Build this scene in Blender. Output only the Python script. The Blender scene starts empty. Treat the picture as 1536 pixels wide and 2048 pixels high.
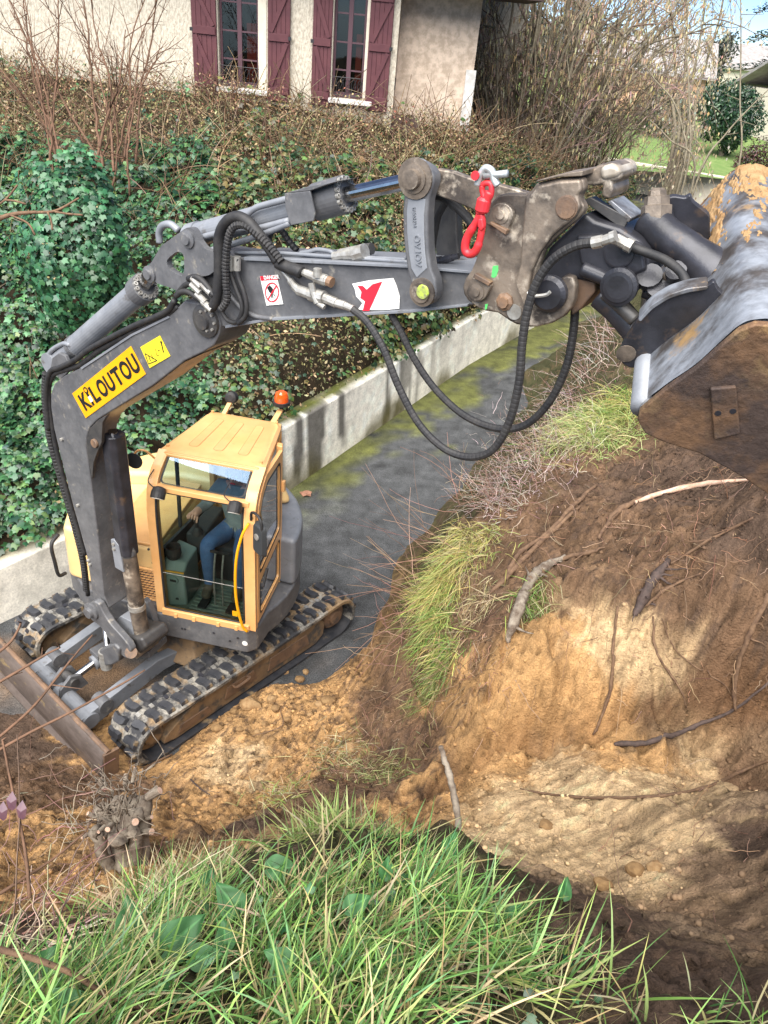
import bpy, bmesh, math, random
import numpy as np
from mathutils import Vector, Matrix
random.seed(7)
rng = np.random.default_rng(7)
sc = bpy.context.scene
COL = sc.collection

# ------------------------------------------------------------------ camera
PITCH, ROLL, CAM_H, FPX = 33.488, 5.819, 6.0, 1500.0
_p, _r = math.radians(PITCH), math.radians(ROLL)
_fw = np.array([0, math.cos(_p), -math.sin(_p)])
_rt = np.array([1.0, 0, 0])
_dn = np.cross(_fw, _rt)
CAM_X = _rt * math.cos(_r) - _dn * math.sin(_r)      # image right
CAM_Y = _rt * math.sin(_r) + _dn * math.cos(_r)      # image down
CAM_O = np.array([0, 0, CAM_H])
cam = bpy.data.cameras.new('camera')
cam_o = bpy.data.objects.new('camera', cam)
COL.objects.link(cam_o)
cam.sensor_fit = 'VERTICAL'
cam.sensor_height = 36.0
cam.lens = FPX / 2048 * 36.0
cam.clip_start, cam.clip_end = 0.05, 2000
_m = Matrix.Identity(4)
for i in range(3):
    _m[i][0], _m[i][1], _m[i][2], _m[i][3] = CAM_X[i], -CAM_Y[i], -_fw[i], CAM_O[i]
cam_o.matrix_world = _m
sc.camera = cam_o

# ------------------------------------------------------------------ sky, sun, exposure
SUN_EL, SUN_AZ = 55, 200           # azimuth: compass degrees from +Y towards +X, where the sun stands
w = bpy.data.worlds.new('World'); sc.world = w; w.use_nodes = True
nt = w.node_tree
bg = nt.nodes['Background']
sky = nt.nodes.new('ShaderNodeTexSky')
sky.sky_type = 'NISHITA'; sky.sun_disc = False
sky.sun_elevation = math.radians(SUN_EL); sky.sun_rotation = math.radians(SUN_AZ)
sky.air_density = 0.42; sky.dust_density = 0.0; sky.ozone_density = 4.0
nt.links.new(sky.outputs[0], bg.inputs[0])
bg.inputs[1].default_value = 0.07
sd = bpy.data.lights.new('sun', 'SUN'); so = bpy.data.objects.new('sun', sd); COL.objects.link(so)
sd.energy = 4.6; sd.angle = math.radians(75); sd.color = (1.0, 0.965, 0.91)
_a, _e = math.radians(SUN_AZ), math.radians(SUN_EL)
_sunv = Vector((math.sin(_a) * math.cos(_e), math.cos(_a) * math.cos(_e), math.sin(_e)))
so.rotation_euler = (-_sunv).to_track_quat('-Z', 'Y').to_euler()
sc.view_settings.view_transform = 'Standard'
sc.view_settings.look = 'None'
sc.view_settings.exposure = 1.4
sc.view_settings.gamma = 1.0
sc.render.resolution_x, sc.render.resolution_y = 768, 1024
sc.cycles.max_bounces = 6
sc.cycles.transparent_max_bounces = 12
sc.cycles.use_denoising = True

# ------------------------------------------------------------------ picture <-> place helpers (the camera's own geometry)
def ray(px, py):
    return CAM_X * ((px - 768) / FPX) + CAM_Y * ((py - 1024) / FPX) + _fw
def at_z(px, py, z):
    d = ray(px, py); return CAM_O + d * ((z - CAM_H) / d[2])
def at_y(px, py, y):
    d = ray(px, py); return CAM_O + d * (y / d[1])
def at_d(px, py, dist):
    return CAM_O + ray(px, py) * dist
def at_pl(px, py, P, n):
    d = ray(px, py); return CAM_O + d * (((P - CAM_O) @ n) / (d @ n))

# ------------------------------------------------------------------ materials
MATS = {}
def rgb(*c): return (c[0], c[1], c[2], 1.0)
def material(name, col, rough=0.6, metal=0.0, col2=None, scale=6.0, mixlo=0.35, mixhi=0.65, bump=0.0, bscale=30.0,
             spec=0.5, col3=None, scale3=2.0, lo3=0.5, hi3=0.7, attr=None, detail=6.0, coat=0.0, bump2=0.0, bscale2=4.0, sheen=0.0,
             rough2=None, stretch=None, subsurf=0.0, dist=0.0, grain=0.0, gscale=80.0, grain2=0.0, gscale2=14.0):
    m = bpy.data.materials.new(name); m.use_nodes = True
    N, L = m.node_tree.nodes, m.node_tree.links
    b = N['Principled BSDF']
    b.inputs['Roughness'].default_value = rough
    b.inputs['Metallic'].default_value = metal
    b.inputs['Specular IOR Level'].default_value = spec
    b.inputs['Coat Weight'].default_value = coat
    tc = N.new('ShaderNodeTexCoord')
    src = tc.outputs['Object']
    if stretch:
        mp = N.new('ShaderNodeMapping'); mp.inputs['Scale'].default_value = stretch
        L.new(src, mp.inputs[0]); src = mp.outputs[0]
    def noise(s, det=detail, di=dist):
        n = N.new('ShaderNodeTexNoise'); n.inputs['Scale'].default_value = s; n.inputs['Detail'].default_value = det
        n.inputs['Roughness'].default_value = 0.62; n.inputs['Distortion'].default_value = di
        L.new(src, n.inputs['Vector']); return n.outputs['Fac']
    def ramp(f, lo, hi):
        r = N.new('ShaderNodeMapRange'); r.inputs[1].default_value = lo; r.inputs[2].default_value = hi
        L.new(f, r.inputs[0]); return r.outputs[0]
    def mix(a, bb, f):
        x = N.new('ShaderNodeMix'); x.data_type = 'RGBA'
        if isinstance(f, float): x.inputs[0].default_value = f
        else: L.new(f, x.inputs[0])
        for k, v in ((6, a), (7, bb)):
            if isinstance(v, tuple): x.inputs[k].default_value = rgb(*v)
            else: L.new(v, x.inputs[k])
        return x.outputs[2]
    cur = tuple(col)
    if attr:
        at = N.new('ShaderNodeAttribute'); at.attribute_name = attr
        cur = at.outputs['Color']
    f1 = None
    if col2:
        f1 = ramp(noise(scale), mixlo, mixhi)
        cur = mix(cur, tuple(col2), f1)
        if rough2 is not None:
            rr = N.new('ShaderNodeMapRange'); rr.inputs[3].default_value = rough; rr.inputs[4].default_value = rough2
            L.new(f1, rr.inputs[0]); L.new(rr.outputs[0], b.inputs['Roughness'])
    if col3:
        f3 = ramp(noise(scale3), lo3, hi3)
        cur = mix(cur, tuple(col3), f3)
    for gr_, gs_ in ((grain2, gscale2), (grain, gscale)):
        if gr_:
            mr_ = N.new('ShaderNodeMapRange'); mr_.inputs[1].default_value = .25; mr_.inputs[2].default_value = .75; mr_.inputs[3].default_value = 1 - gr_; mr_.inputs[4].default_value = 1 + gr_
            L.new(noise(gs_), mr_.inputs[0])
            vm = N.new('ShaderNodeVectorMath'); vm.operation = 'SCALE'
            if isinstance(cur, tuple): vm.inputs[0].default_value = cur
            else: L.new(cur, vm.inputs[0])
            L.new(mr_.outputs[0], vm.inputs['Scale']); cur = vm.outputs[0]
    if isinstance(cur, tuple): b.inputs['Base Color'].default_value = rgb(*cur)
    else: L.new(cur, b.inputs['Base Color'])
    nrm = None
    for st, s in ((bump2, bscale2), (bump, bscale)):
        if st:
            bp = N.new('ShaderNodeBump'); bp.inputs['Strength'].default_value = 1.0; bp.inputs['Distance'].default_value = st
            L.new(noise(s, 8.0), bp.inputs['Height'])
            if nrm: L.new(nrm, bp.inputs['Normal'])
            nrm = bp.outputs[0]
    if nrm: L.new(nrm, b.inputs['Normal'])
    if subsurf:
        b.inputs['Transmission Weight'].default_value = 0.0
        b.inputs['Subsurface Weight'].default_value = subsurf
        b.inputs['Subsurface Radius'].default_value = (0.02, 0.02, 0.01)
    MATS[name] = m
    return m
def leaf_material(name, attr='tint', rough=0.45, trans=0.25, spec=0.5, var=0.0):
    m = bpy.data.materials.new(name); m.use_nodes = True
    N, L = m.node_tree.nodes, m.node_tree.links
    b = N['Principled BSDF']; out = N['Material Output']
    at = N.new('ShaderNodeAttribute'); at.attribute_name = attr
    b.inputs['Roughness'].default_value = rough; b.inputs['Specular IOR Level'].default_value = spec
    L.new(at.outputs['Color'], b.inputs['Base Color'])
    if trans:
        tr = N.new('ShaderNodeBsdfTranslucent'); L.new(at.outputs['Color'], tr.inputs[0])
        mx = N.new('ShaderNodeMixShader'); mx.inputs[0].default_value = trans
        L.new(b.outputs[0], mx.inputs[1]); L.new(tr.outputs[0], mx.inputs[2]); L.new(mx.outputs[0], out.inputs[0])
    MATS[name] = m
    return m
def glass_material(name, tint, gl=0.9, rough=0.02, ior=1.5):
    m = bpy.data.materials.new(name); m.use_nodes = True
    N, L = m.node_tree.nodes, m.node_tree.links
    for n in list(N): N.remove(n)
    out = N.new('ShaderNodeOutputMaterial'); t = N.new('ShaderNodeBsdfTransparent'); g = N.new('ShaderNodeBsdfGlossy')
    t.inputs[0].default_value = rgb(*tint); g.inputs['Roughness'].default_value = rough; g.inputs[0].default_value = rgb(*(gl if isinstance(gl, tuple) else (gl, gl, gl)))
    fr = N.new('ShaderNodeFresnel'); fr.inputs[0].default_value = ior
    mx = N.new('ShaderNodeMixShader')
    L.new(fr.outputs[0], mx.inputs[0]); L.new(t.outputs[0], mx.inputs[1]); L.new(g.outputs[0], mx.inputs[2]); L.new(mx.outputs[0], out.inputs[0])
    MATS[name] = m
    return m

# ------------------------------------------------------------------ object helpers
def tag(o, label=None, cat=None, group=None, kind=None):
    if label: o['label'] = label
    if cat: o['category'] = cat
    if group: o['group'] = group
    if kind: o['kind'] = kind
    return o
def thing(name, label, cat, loc=(0, 0, 0), group=None):
    o = bpy.data.objects.new(name, None); COL.objects.link(o); o.location = loc
    o.empty_display_size = 0.1
    return tag(o, label, cat, group)
def org(o):
    v = np.zeros(3)
    while o is not None:
        v += np.array(o.location); o = o.parent
    return v
def mesh_obj(name, V, F, mat, parent=None, smooth=False, bevel=0.0, mats=None, fmat=None, seg=2, origin=None):
    """V in world coordinates; the object's origin is that of its parent, or `origin`"""
    V = np.asarray(V, dtype=float).reshape(-1, 3)
    base = org(parent)
    o0 = base if origin is None else np.asarray(origin, float)
    me = bpy.data.meshes.new(name)
    me.from_pydata([tuple(v) for v in (V - o0)], [], [tuple(int(i) for i in f) for f in F])
    me.update()
    o = bpy.data.objects.new(name, me); COL.objects.link(o)
    if mats:
        for k in mats: me.materials.append(MATS[k])
        if fmat is not None: me.polygons.foreach_set('material_index', list(fmat))
    elif mat: me.materials.append(MATS[mat] if isinstance(mat, str) else mat)
    if parent is not None: o.parent = parent
    o.location = Vector(o0 - base)
    if smooth: me.polygons.foreach_set('use_smooth', [True] * len(me.polygons))
    if bevel:
        md = o.modifiers.new('bevel', 'BEVEL'); md.width = bevel; md.segments = seg; md.limit_method = 'ANGLE'; md.angle_limit = math.radians(35)
        if not smooth:
            me.polygons.foreach_set('use_smooth', [True] * len(me.polygons))
            md.harden_normals = True
    return o
def big_mesh(name, V, tris_or_quads, mat, parent=None, tint=None, smooth=False, attr='tint', corner=None):
    """fast path for large arrays: V (n,3), faces (m,k) all of one size"""
    V = np.asarray(V, np.float32); Fc = np.asarray(tris_or_quads, np.int32)
    m, k = Fc.shape
    base = org(parent)
    me = bpy.data.meshes.new(name)
    me.vertices.add(len(V)); me.vertices.foreach_set('co', (V - base.astype(np.float32)).ravel())
    me.loops.add(m * k); me.loops.foreach_set('vertex_index', Fc.ravel())
    me.polygons.add(m); me.polygons.foreach_set('loop_start', np.arange(m, dtype=np.int32) * k)
    me.update(calc_edges=True)
    me.validate()
    if tint is not None:
        a = me.color_attributes.new(attr, 'FLOAT_COLOR', 'POINT')
        t = np.ones((len(V), 4), np.float32); t[:, :3] = tint
        a.data.foreach_set('color', t.ravel())
    if smooth: me.polygons.foreach_set('use_smooth', np.ones(m, bool))
    o = bpy.data.objects.new(name, me); COL.objects.link(o)
    me.materials.append(MATS[mat])
    if parent is not None: o.parent = parent
    return o
class MB:
    """collects shapes of one part"""
    def __init__(s): s.V = []; s.F = []; s.n = 0
    def add(s, V, F):
        V = np.asarray(V, float).reshape(-1, 3)
        s.V.append(V); s.F += [tuple(int(i) + s.n for i in f) for f in F]; s.n += len(V); return s
    def box(s, c, ax, half):
        ax = np.asarray(ax, float); c = np.asarray(c, float)
        V = [c + ax[0] * half[0] * i + ax[1] * half[1] * j + ax[2] * half[2] * k for i in (-1, 1) for j in (-1, 1) for k in (-1, 1)]
        return s.add(V, [(0, 1, 3, 2), (4, 6, 7, 5), (0, 4, 5, 1), (2, 3, 7, 6), (0, 2, 6, 4), (1, 5, 7, 3)])
    def bar(s, a, b, w, h, up=(0, 0, 1)):
        a = np.asarray(a, float); b = np.asarray(b, float); d = b - a; L = np.linalg.norm(d); d /= L
        u = np.asarray(up, float); u = u - d * (u @ d); u /= np.linalg.norm(u); v = np.cross(d, u)
        return s.box((a + b) / 2, (d, v, u), (L / 2, w / 2, h / 2))
    def prism(s, P, Q):
        """outline P (k,3) and its copy Q"""
        P = np.asarray(P, float); Q = np.asarray(Q, float); k = len(P)
        F = [tuple(range(k))[::-1], tuple(range(k, 2 * k))] + [(i, (i + 1) % k, k + (i + 1) % k, k + i) for i in range(k)]
        return s.add(np.vstack([P, Q]), F)
    def cyl(s, a, b, r, r2=None, n=16, caps=True):
        return s.tube([a, b], [r, r if r2 is None else r2], n, caps)
    def tube(s, pts, rad, n=8, caps=True, up=None):
        V, F = tube_geo(pts, rad, n, caps); return s.add(V, F)
    def lathe(s, a, axis, prof, n=20):
        """prof: (distance along axis, radius)"""
        axis = np.asarray(axis, float); axis /= np.linalg.norm(axis); a = np.asarray(a, float)
        return s.tube([a + axis * h for h, _ in prof], [max(r, 1e-4) for _, r in prof], n, True, straight=True) if False else s.add(*lathe_geo(a, axis, prof, n))
    def build(s, name, mat, parent=None, **kw):
        return mesh_obj(name, np.vstack(s.V), s.F, mat, parent, **kw)
def frame_of(d):
    d = np.asarray(d, float); d = d / np.linalg.norm(d)
    u = np.array([0, 0, 1.0]) if abs(d[2]) < 0.9 else np.array([1.0, 0, 0])
    a = np.cross(d, u); a /= np.linalg.norm(a); return a, np.cross(d, a)
def lathe_geo(a, axis, prof, n):
    u, v = frame_of(axis); ang = np.arange(n) * 2 * math.pi / n
    ring = np.outer(np.cos(ang), u) + np.outer(np.sin(ang), v)
    V = []; F = []
    for h, r in prof: V.append(a + axis * h + ring * max(r, 1e-4))
    k = len(prof)
    for i in range(k - 1):
        for j in range(n):
            F.append((i * n + j, i * n + (j + 1) % n, (i + 1) * n + (j + 1) % n, (i + 1) * n + j))
    F.append(tuple(range(n))[::-1]); F.append(tuple(range((k - 1) * n, k * n)))
    return np.vstack(V), F
def tube_geo(pts, rad, n=8, caps=True):
    P = np.asarray(pts, float); k = len(P)
    R = np.full(k, rad, float) if np.isscalar(rad) else np.asarray(rad, float)
    T = np.gradient(P, axis=0) if k > 2 else np.tile(P[1] - P[0], (2, 1))
    T /= np.linalg.norm(T, axis=1)[:, None] + 1e-12
    u, _ = frame_of(T[0]); V = []
    ang = np.arange(n) * 2 * math.pi / n
    for i in range(k):
        u = u - T[i] * (u @ T[i]); u /= np.linalg.norm(u) + 1e-12; v = np.cross(T[i], u)
        V.append(P[i] + R[i] * (np.outer(np.cos(ang), u) + np.outer(np.sin(ang), v)))
    F = []
    for i in range(k - 1):
        for j in range(n): F.append((i * n + j, i * n + (j + 1) % n, (i + 1) * n + (j + 1) % n, (i + 1) * n + j))
    if caps: F.append(tuple(range(n))[::-1]); F.append(tuple(range((k - 1) * n, k * n)))
    return np.vstack(V), F
def spline(pts, m=8):
    """Catmull-Rom through pts"""
    P = np.asarray(pts, float)
    if len(P) < 3: return np.array([P[0] + (P[-1] - P[0]) * t for t in np.linspace(0, 1, m + 1)])
    E = np.vstack([2 * P[0] - P[1], P, 2 * P[-1] - P[-2]]); out = []
    for i in range(1, len(E) - 2):
        for t in np.arange(m) / m:
            a, b, c, d = E[i - 1], E[i], E[i + 1], E[i + 2]
            out.append(0.5 * (2 * b + (c - a) * t + (2 * a - 5 * b + 4 * c - d) * t * t + (3 * b - a - 3 * c + d) * t ** 3))
    out.append(E[-2]); return np.array(out)
def round_poly(pts, r, seg=4):
    """round the corners of a closed planar polygon (any dimension)"""
    P = [np.asarray(p, float) for p in pts]; k = len(P); out = []
    for i in range(k):
        a, b, c = P[i - 1], P[i], P[(i + 1) % k]
        d1, d2 = a - b, c - b; l1, l2 = np.linalg.norm(d1), np.linalg.norm(d2)
        q = min(r, 0.45 * l1, 0.45 * l2); p1, p2 = b + d1 / l1 * q, b + d2 / l2 * q
        for t in np.linspace(0, 1, seg + 1): out.append((1 - t) ** 2 * p1 + 2 * t * (1 - t) * b + t * t * p2)
    return np.array(out)
# value noise (numpy) for relief
_tab = np.random.default_rng(3).random((256, 256)).astype(np.float32)
def vnoise(x, y):
    xi, yi = np.floor(x).astype(int), np.floor(y).astype(int); fx, fy = x - xi, y - yi
    fx = fx * fx * (3 - 2 * fx); fy = fy * fy * (3 - 2 * fy)
    g = lambda i, j: _tab[i & 255, j & 255]
    return (g(xi, yi) * (1 - fx) + g(xi + 1, yi) * fx) * (1 - fy) + (g(xi, yi + 1) * (1 - fx) + g(xi + 1, yi + 1) * fx) * fy - 0.5
def fbm(x, y, octv=5, lac=2.03, gain=0.5):
    s = 0; a = 1.0
    for i in range(octv): s = s + a * vnoise(x * lac ** i + 17.3 * i, y * lac ** i + 9.1 * i); a *= gain
    return s
# ================================================================== SETTING
def tps_fit(P, z, lam=1e-3):
    P = np.asarray(P, float); n = len(P)
    d = np.linalg.norm(P[:, None] - P[None], axis=2); K = np.where(d > 0, d * d * np.log(d + 1e-9), 0) + lam * np.eye(n)
    A = np.zeros((n + 3, n + 3)); A[:n, :n] = K; A[:n, n] = 1; A[:n, n + 1:] = P; A[n, :n] = 1; A[n + 1:, :n] = P.T
    b = np.zeros((n + 3,) + np.asarray(z).shape[1:]); b[:n] = z
    return P, np.linalg.solve(A, b)
def tps_eval(m, x, y):
    P, c = m; out = np.zeros(x.shape)
    for i, p in enumerate(P):
        d2 = (x - p[0]) ** 2 + (y - p[1]) ** 2
        out += c[i] * 0.5 * d2 * np.log(d2 + 1e-12)
    return out + c[-3] + c[-2] * x + c[-1] * y

material('soil', (0.2, 0.12, 0.06), rough=0.95, attr='soil', spec=0.15, bump=0.02, bscale=55, bump2=0.05, bscale2=13, grain=.32, gscale=90, grain2=.2, gscale2=11)
material('asphalt', (0.05, 0.05, 0.05), rough=0.8, attr='soil', spec=0.3, bump=0.004, bscale=160, grain=.9, gscale=70, grain2=.45, gscale2=6)
material('ground_litter', (0.022, 0.019, 0.012), rough=0.95, col2=(0.045, 0.032, 0.02), scale=5, bump=0.02, bscale=20, spec=0.1)
material('lawn_green', (0.12, 0.20, 0.06), rough=0.9, col2=(0.19, 0.25, 0.09), scale=3, bump=0.03, bscale=40, spec=0.1)
material('wall_concrete', (0.52, 0.49, 0.43), rough=0.9, attr='soil', bump=0.004, bscale=60, spec=0.2, grain=.25, gscale=40, grain2=.25, gscale2=7)
material('render_wall', (0.64, 0.58, 0.47), rough=0.95, col2=(0.44, 0.385, 0.30), scale=26, mixlo=0.42, mixhi=0.62, bump=0.03, bscale=26, spec=0.1, stretch=(1, 1, 0.45))

# ---- near bank: a height field through surveyed points (picture point, height)
BANK = [(0,2048,4.25),(400,2048,4.35),(768,2048,4.4),(1150,2048,4.38),(1536,2048,4.3),
 (0,1930,3.75),(300,1850,3.75),(500,1740,3.62),(700,1670,3.55),(850,1690,3.6),(1000,1770,3.7),(1150,1850,3.85),(1300,1920,3.95),(1536,1975,3.95),
 (1200,1700,2.0),(1400,1800,2.5),(1536,1880,2.95),(1000,1610,1.6),(1250,1550,1.9),(1536,1600,2.45),(900,1650,1.5),(800,1650,1.2),
 (800,1600,1.0),(900,1530,1.2),(1050,1470,1.45),(1250,1425,1.72),(1400,1385,1.95),(1536,1360,2.15),
 (1000,1400,1.72),(1000,1300,1.95),(1150,1390,1.75),(1150,1300,2.05),(1150,1150,2.3),(1300,1200,2.45),(1450,1250,2.6),(1536,1150,2.9),(1400,1330,2.15),
 (1300,1000,2.6),(1450,1000,2.85),(1536,960,3.1),(1200,1000,2.4),(1100,1050,2.25),(1250,880,2.45),(1050,1100,2.15),(1100,950,2.15),
 (880,1100,1.75),(840,1200,1.4),(950,990,1.8),(1040,900,1.85),(1100,820,1.85),(1150,750,1.8),(1200,670,1.75),(1240,600,1.7),
 (900,1300,1.5),(850,1400,1.1),(760,1350,.6),(700,1400,.42),(780,1480,.72),(850,1520,.98),(940,1400,1.5),
 (640,1400,.22),(560,1480,.28),(450,1510,.25),(350,1600,.55),(500,1580,.55),(600,1600,.75),(700,1580,.9),
 (200,1650,1.25),(100,1700,1.5),(0,1650,1.1),(0,1560,.5),(100,1560,.35),(250,1560,.3),(0,1800,2.3),(200,1790,2.45),(380,1700,2.0),(560,1660,1.9)]
BW = [(-4,-1,4.2),(0,-1.5,4.5),(4,-1,4.7),(5,3,4.2),(5.5,7,3.9),(6.5,12,3.6),(8,18,3.0),(11,26,2.0),(-4,1,2.6),(-5.5,3,.4),(-3.5,-.5,3.9),(3,1,4.3),(3.4,4.5,3.6),(4,8,3.2),(-8,-1,4.0),(-8,2,.8),(14,36,.6)]
ROADPX = [(650,1350),(735,1290),(775,1190),(850,1060),(920,975),(990,895),(1050,815),(1120,715),(1180,635),(1225,575)]
P3 = [at_z(*q) for q in BANK] + [np.array(q, float) for q in BW]
for q in ROADPX:
    a = at_z(*q, 0.0); P3.append(np.array([a[0], a[1], -0.04]))
    b = at_z(q[0] - 60, q[1] - 0, 0.0); P3.append(np.array([b[0] - .15, b[1], -0.25]))
for q in ((300,1540),(420,1455),(560,1370),(120,1470),(0,1440),(230,1440),(-200,1450)):
    a = at_z(*q, 0.0); P3.append(np.array([a[0], a[1], 0.03]))
for xy in ((-2,6),(-3.5,6.5),(-1,7.6),(0,10),(2,14),(5,20),(-6,5),(8,30),(-9,4)): P3.append(np.array([xy[0], xy[1], -0.35]))
P3 = np.array(P3)
BANK_M = tps_fit(P3[:, :2], P3[:, 2], 2e-3)
def bank_h(x, y): return tps_eval(BANK_M, np.asarray(x, float), np.asarray(y, float))
# soil kinds at picture points: sand, ochre, brown, dark humus, turf
SAND, OCHRE, BROWN, HUMUS, TURF = (0.60, 0.425, 0.24), (0.50, 0.295, 0.13), (0.165, 0.10, 0.06), (0.10, 0.066, 0.047), (0.06, 0.06, 0.028)
SOILPX = [(1100,1600,SAND),(1000,1680,SAND),(1250,1650,SAND),(1150,1540,SAND),(1400,1480,SAND),(1300,1740,SAND),(1450,1560,BROWN),(1536,1650,HUMUS),(1450,1750,(.24,.16,.10)),(1400,1850,(.20,.135,.085)),(1250,1830,(.2,.14,.09)),(1150,1800,HUMUS),(1536,1800,(.17,.115,.075)),(1380,1640,SAND),(1350,1790,(.3,.2,.12)),
 (900,1570,OCHRE),(800,1640,OCHRE),(1000,1500,OCHRE),(1200,1450,OCHRE),(1350,1410,BROWN),(1500,1390,BROWN),(1536,1340,BROWN),
 (1050,1350,OCHRE),(1150,1330,OCHRE),(1200,1250,SAND),(1100,1250,OCHRE),(1300,1320,SAND),(1250,1160,BROWN),(1400,1150,BROWN),(1500,1250,BROWN),(1350,1050,BROWN),(1500,1050,HUMUS),(1200,1050,BROWN),(1300,970,HUMUS),(1450,980,HUMUS),
 (950,1400,OCHRE),(900,1430,OCHRE),(850,1480,BROWN),(760,1530,BROWN),(700,1580,BROWN),(640,1620,BROWN),(560,1650,HUMUS),(780,1600,BROWN),
 (640,1420,OCHRE),(560,1500,OCHRE),(480,1540,SAND),(420,1580,OCHRE),(350,1600,OCHRE),(520,1600,OCHRE),(620,1540,OCHRE),(700,1450,OCHRE),(760,1400,BROWN),(330,1520,OCHRE),
 (100,1720,OCHRE),(40,1800,OCHRE),(150,1640,OCHRE),(30,1560,BROWN),(120,1560,BROWN),(250,1580,BROWN),(60,1480,HUMUS),(0,1860,HUMUS),(100,1880,HUMUS),(200,1480,OCHRE),(300,1360,OCHRE),(280,1400,OCHRE),
 (900,1250,BROWN),(870,1150,TURF),(950,1000,TURF),(1000,1050,BROWN),(1050,900,TURF),(1150,780,TURF),(1200,650,TURF),(1150,900,BROWN),(840,1350,BROWN),(1000,1200,BROWN),(1080,1180,BROWN),
 (300,1850,TURF),(500,1740,TURF),(700,1680,TURF),(900,1720,TURF),(1050,1830,HUMUS),(768,1950,TURF),(400,2000,TURF),(1200,1950,HUMUS),(1450,1980,HUMUS),(768,2048,TURF),(0,2048,TURF)]
SP = np.array([[*at_z(q[0], q[1], 2.0)[:2]] for q in SOILPX])
def bank_grid():
    xs = np.concatenate([np.linspace(-8, -3.6, 30, endpoint=False), np.linspace(-3.6, 3.6, 330, endpoint=False), np.linspace(3.6, 14, 40)])
    ys = np.concatenate([np.linspace(-1.2, 0.3, 20, endpoint=False), np.linspace(0.3, 7.5, 330, endpoint=False), np.linspace(7.5, 14, 130, endpoint=False), np.linspace(14, 36, 60)])
    X, Y = np.meshgrid(xs, ys, indexing='ij'); return X, Y
X, Y = bank_grid()
Zb = bank_h(X, Y)
near = np.clip(1.2 - Y / 40, .3, 1)
act = np.clip((Zb + 0.05) / 0.35, 0, 1)
# cut-face streaks, lumps and crumbs
lump = fbm(X * 2.3, Y * 2.3, 4) * 0.10 + fbm(X * 9, Y * 9, 4) * 0.05 + fbm(X * 31, Y * 31, 3) * 0.020
clod_ = np.abs(fbm(X * 11 + 3, Y * 11, 4, gain=.55)); clod2 = np.abs(fbm(X * 26, Y * 26 + 7, 3))
ridg = np.abs(fbm(X * 3.1 + Y * 1.7 + 5, Y * 5.0 - X * 1.2, 4))
gx, gy = np.gradient(Zb, X[:, 0], Y[0, :]); slope = np.hypot(gx, gy); steep = np.clip((slope - .55) / .6, 0, 1) * (Y > 2.0) * (Y < 9)
gully = fbm(X * 5.5 + Y * 2.0, Zb * 2.2 + X * .8, 4); crack = np.abs(fbm(X * 4.5 - Y * 2.5 + 9, Y * 6 + X * 2.0, 4))
terr = fbm(X * 1.6, Y * 3.2 + X * .9 + 31, 4); step_ = (terr * 9 - np.floor(terr * 9)); step_ = np.clip((step_ - .75) * 4, 0, 1)
Zn = Zb + act * (lump + .085 * clod_ + .035 * clod2 - 0.07 * ridg + steep * gully * .20 - np.clip(.10 - crack, 0, .1) * .5 - step_ * .022 * (Y > 2) * (Y < 8))
# the cut's toe: a crisp groove; the torn topsoil lip above the sandy face: a step
_gs = np.arange(0.7, 24, 0.03)
def on_tps(px, py):
    L = CAM_O + ray(px, py) * _gs[:, None]; hit = np.nonzero(L[:, 2] < bank_h(L[:, 0], L[:, 1]))[0]
    return L[hit[0] if len(hit) else -1]
def poly_dist(line, x, y):
    """distance to a polyline in plan, and which side of it (positive: to its right)"""
    best = np.full(x.shape, 1e9); sg = np.zeros(x.shape)
    for (x0, y0), (x1, y1) in zip(line[:-1], line[1:]):
        dx, dy = x1 - x0, y1 - y0; L2 = dx * dx + dy * dy; t = np.clip(((x - x0) * dx + (y - y0) * dy) / L2, 0, 1)
        d = np.hypot(x - x0 - t * dx, y - y0 - t * dy); s_ = np.sign((x - x0) * dy - (y - y0) * dx)
        m = d < best; best = np.where(m, d, best); sg = np.where(m, s_, sg)
    return best, sg
wob = fbm(X * 4, Y * 4, 5, gain=.6) * .16; wob2 = fbm(X * 4 + 50, Y * 4 + 9, 5, gain=.6) * .16
TOE = [on_tps(*q)[:2] for q in ((770,1670),(840,1600),(930,1530),(1050,1472),(1180,1440),(1300,1412),(1420,1385),(1560,1360))]
dt, st = poly_dist(TOE, X + wob * .5, Y + wob2 * .5)
toe = np.exp(-(dt / .10) ** 2); Zn = Zn - .10 * toe + .05 * np.exp(-((dt - .22) / .12) ** 2)
LIP = [on_tps(*q)[:2] for q in ((985,1330),(1020,1255),(1075,1180),(1150,1165),(1230,1205),(1300,1235),(1380,1270),(1450,1300),(1560,1290))]
dl, sl = poly_dist(LIP, X + wob, Y + wob2)
below = (sl > 0)                                          # the side facing the camera
Zn = Zn - np.where(below, .13 * np.clip(dl / .05, 0, 1) * np.clip(1.15 - dl / .75, 0, 1), -.035 * np.exp(-(dl / .12) ** 2))
# scrape marks of the bucket teeth on the sandy floor
sd0, sd1 = on_tps(820, 1660), on_tps(1350, 1500); sdir = (sd1 - sd0)[:2]; sdir /= np.linalg.norm(sdir)
al, ac = X * sdir[0] + Y * sdir[1], -X * sdir[1] + Y * sdir[0]
floor_ = np.clip((dt - .12) / .2, 0, 1) * (st > 0) * (Y > 1.9) * (Y < 5) * (X > .1)
scr = fbm(al * .7, ac * 17, 5, gain=.6); Zn = Zn + floor_ * (scr * .020) - floor_ * (lump + .085 * clod_ + .02 * clod2) * act * .85
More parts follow.
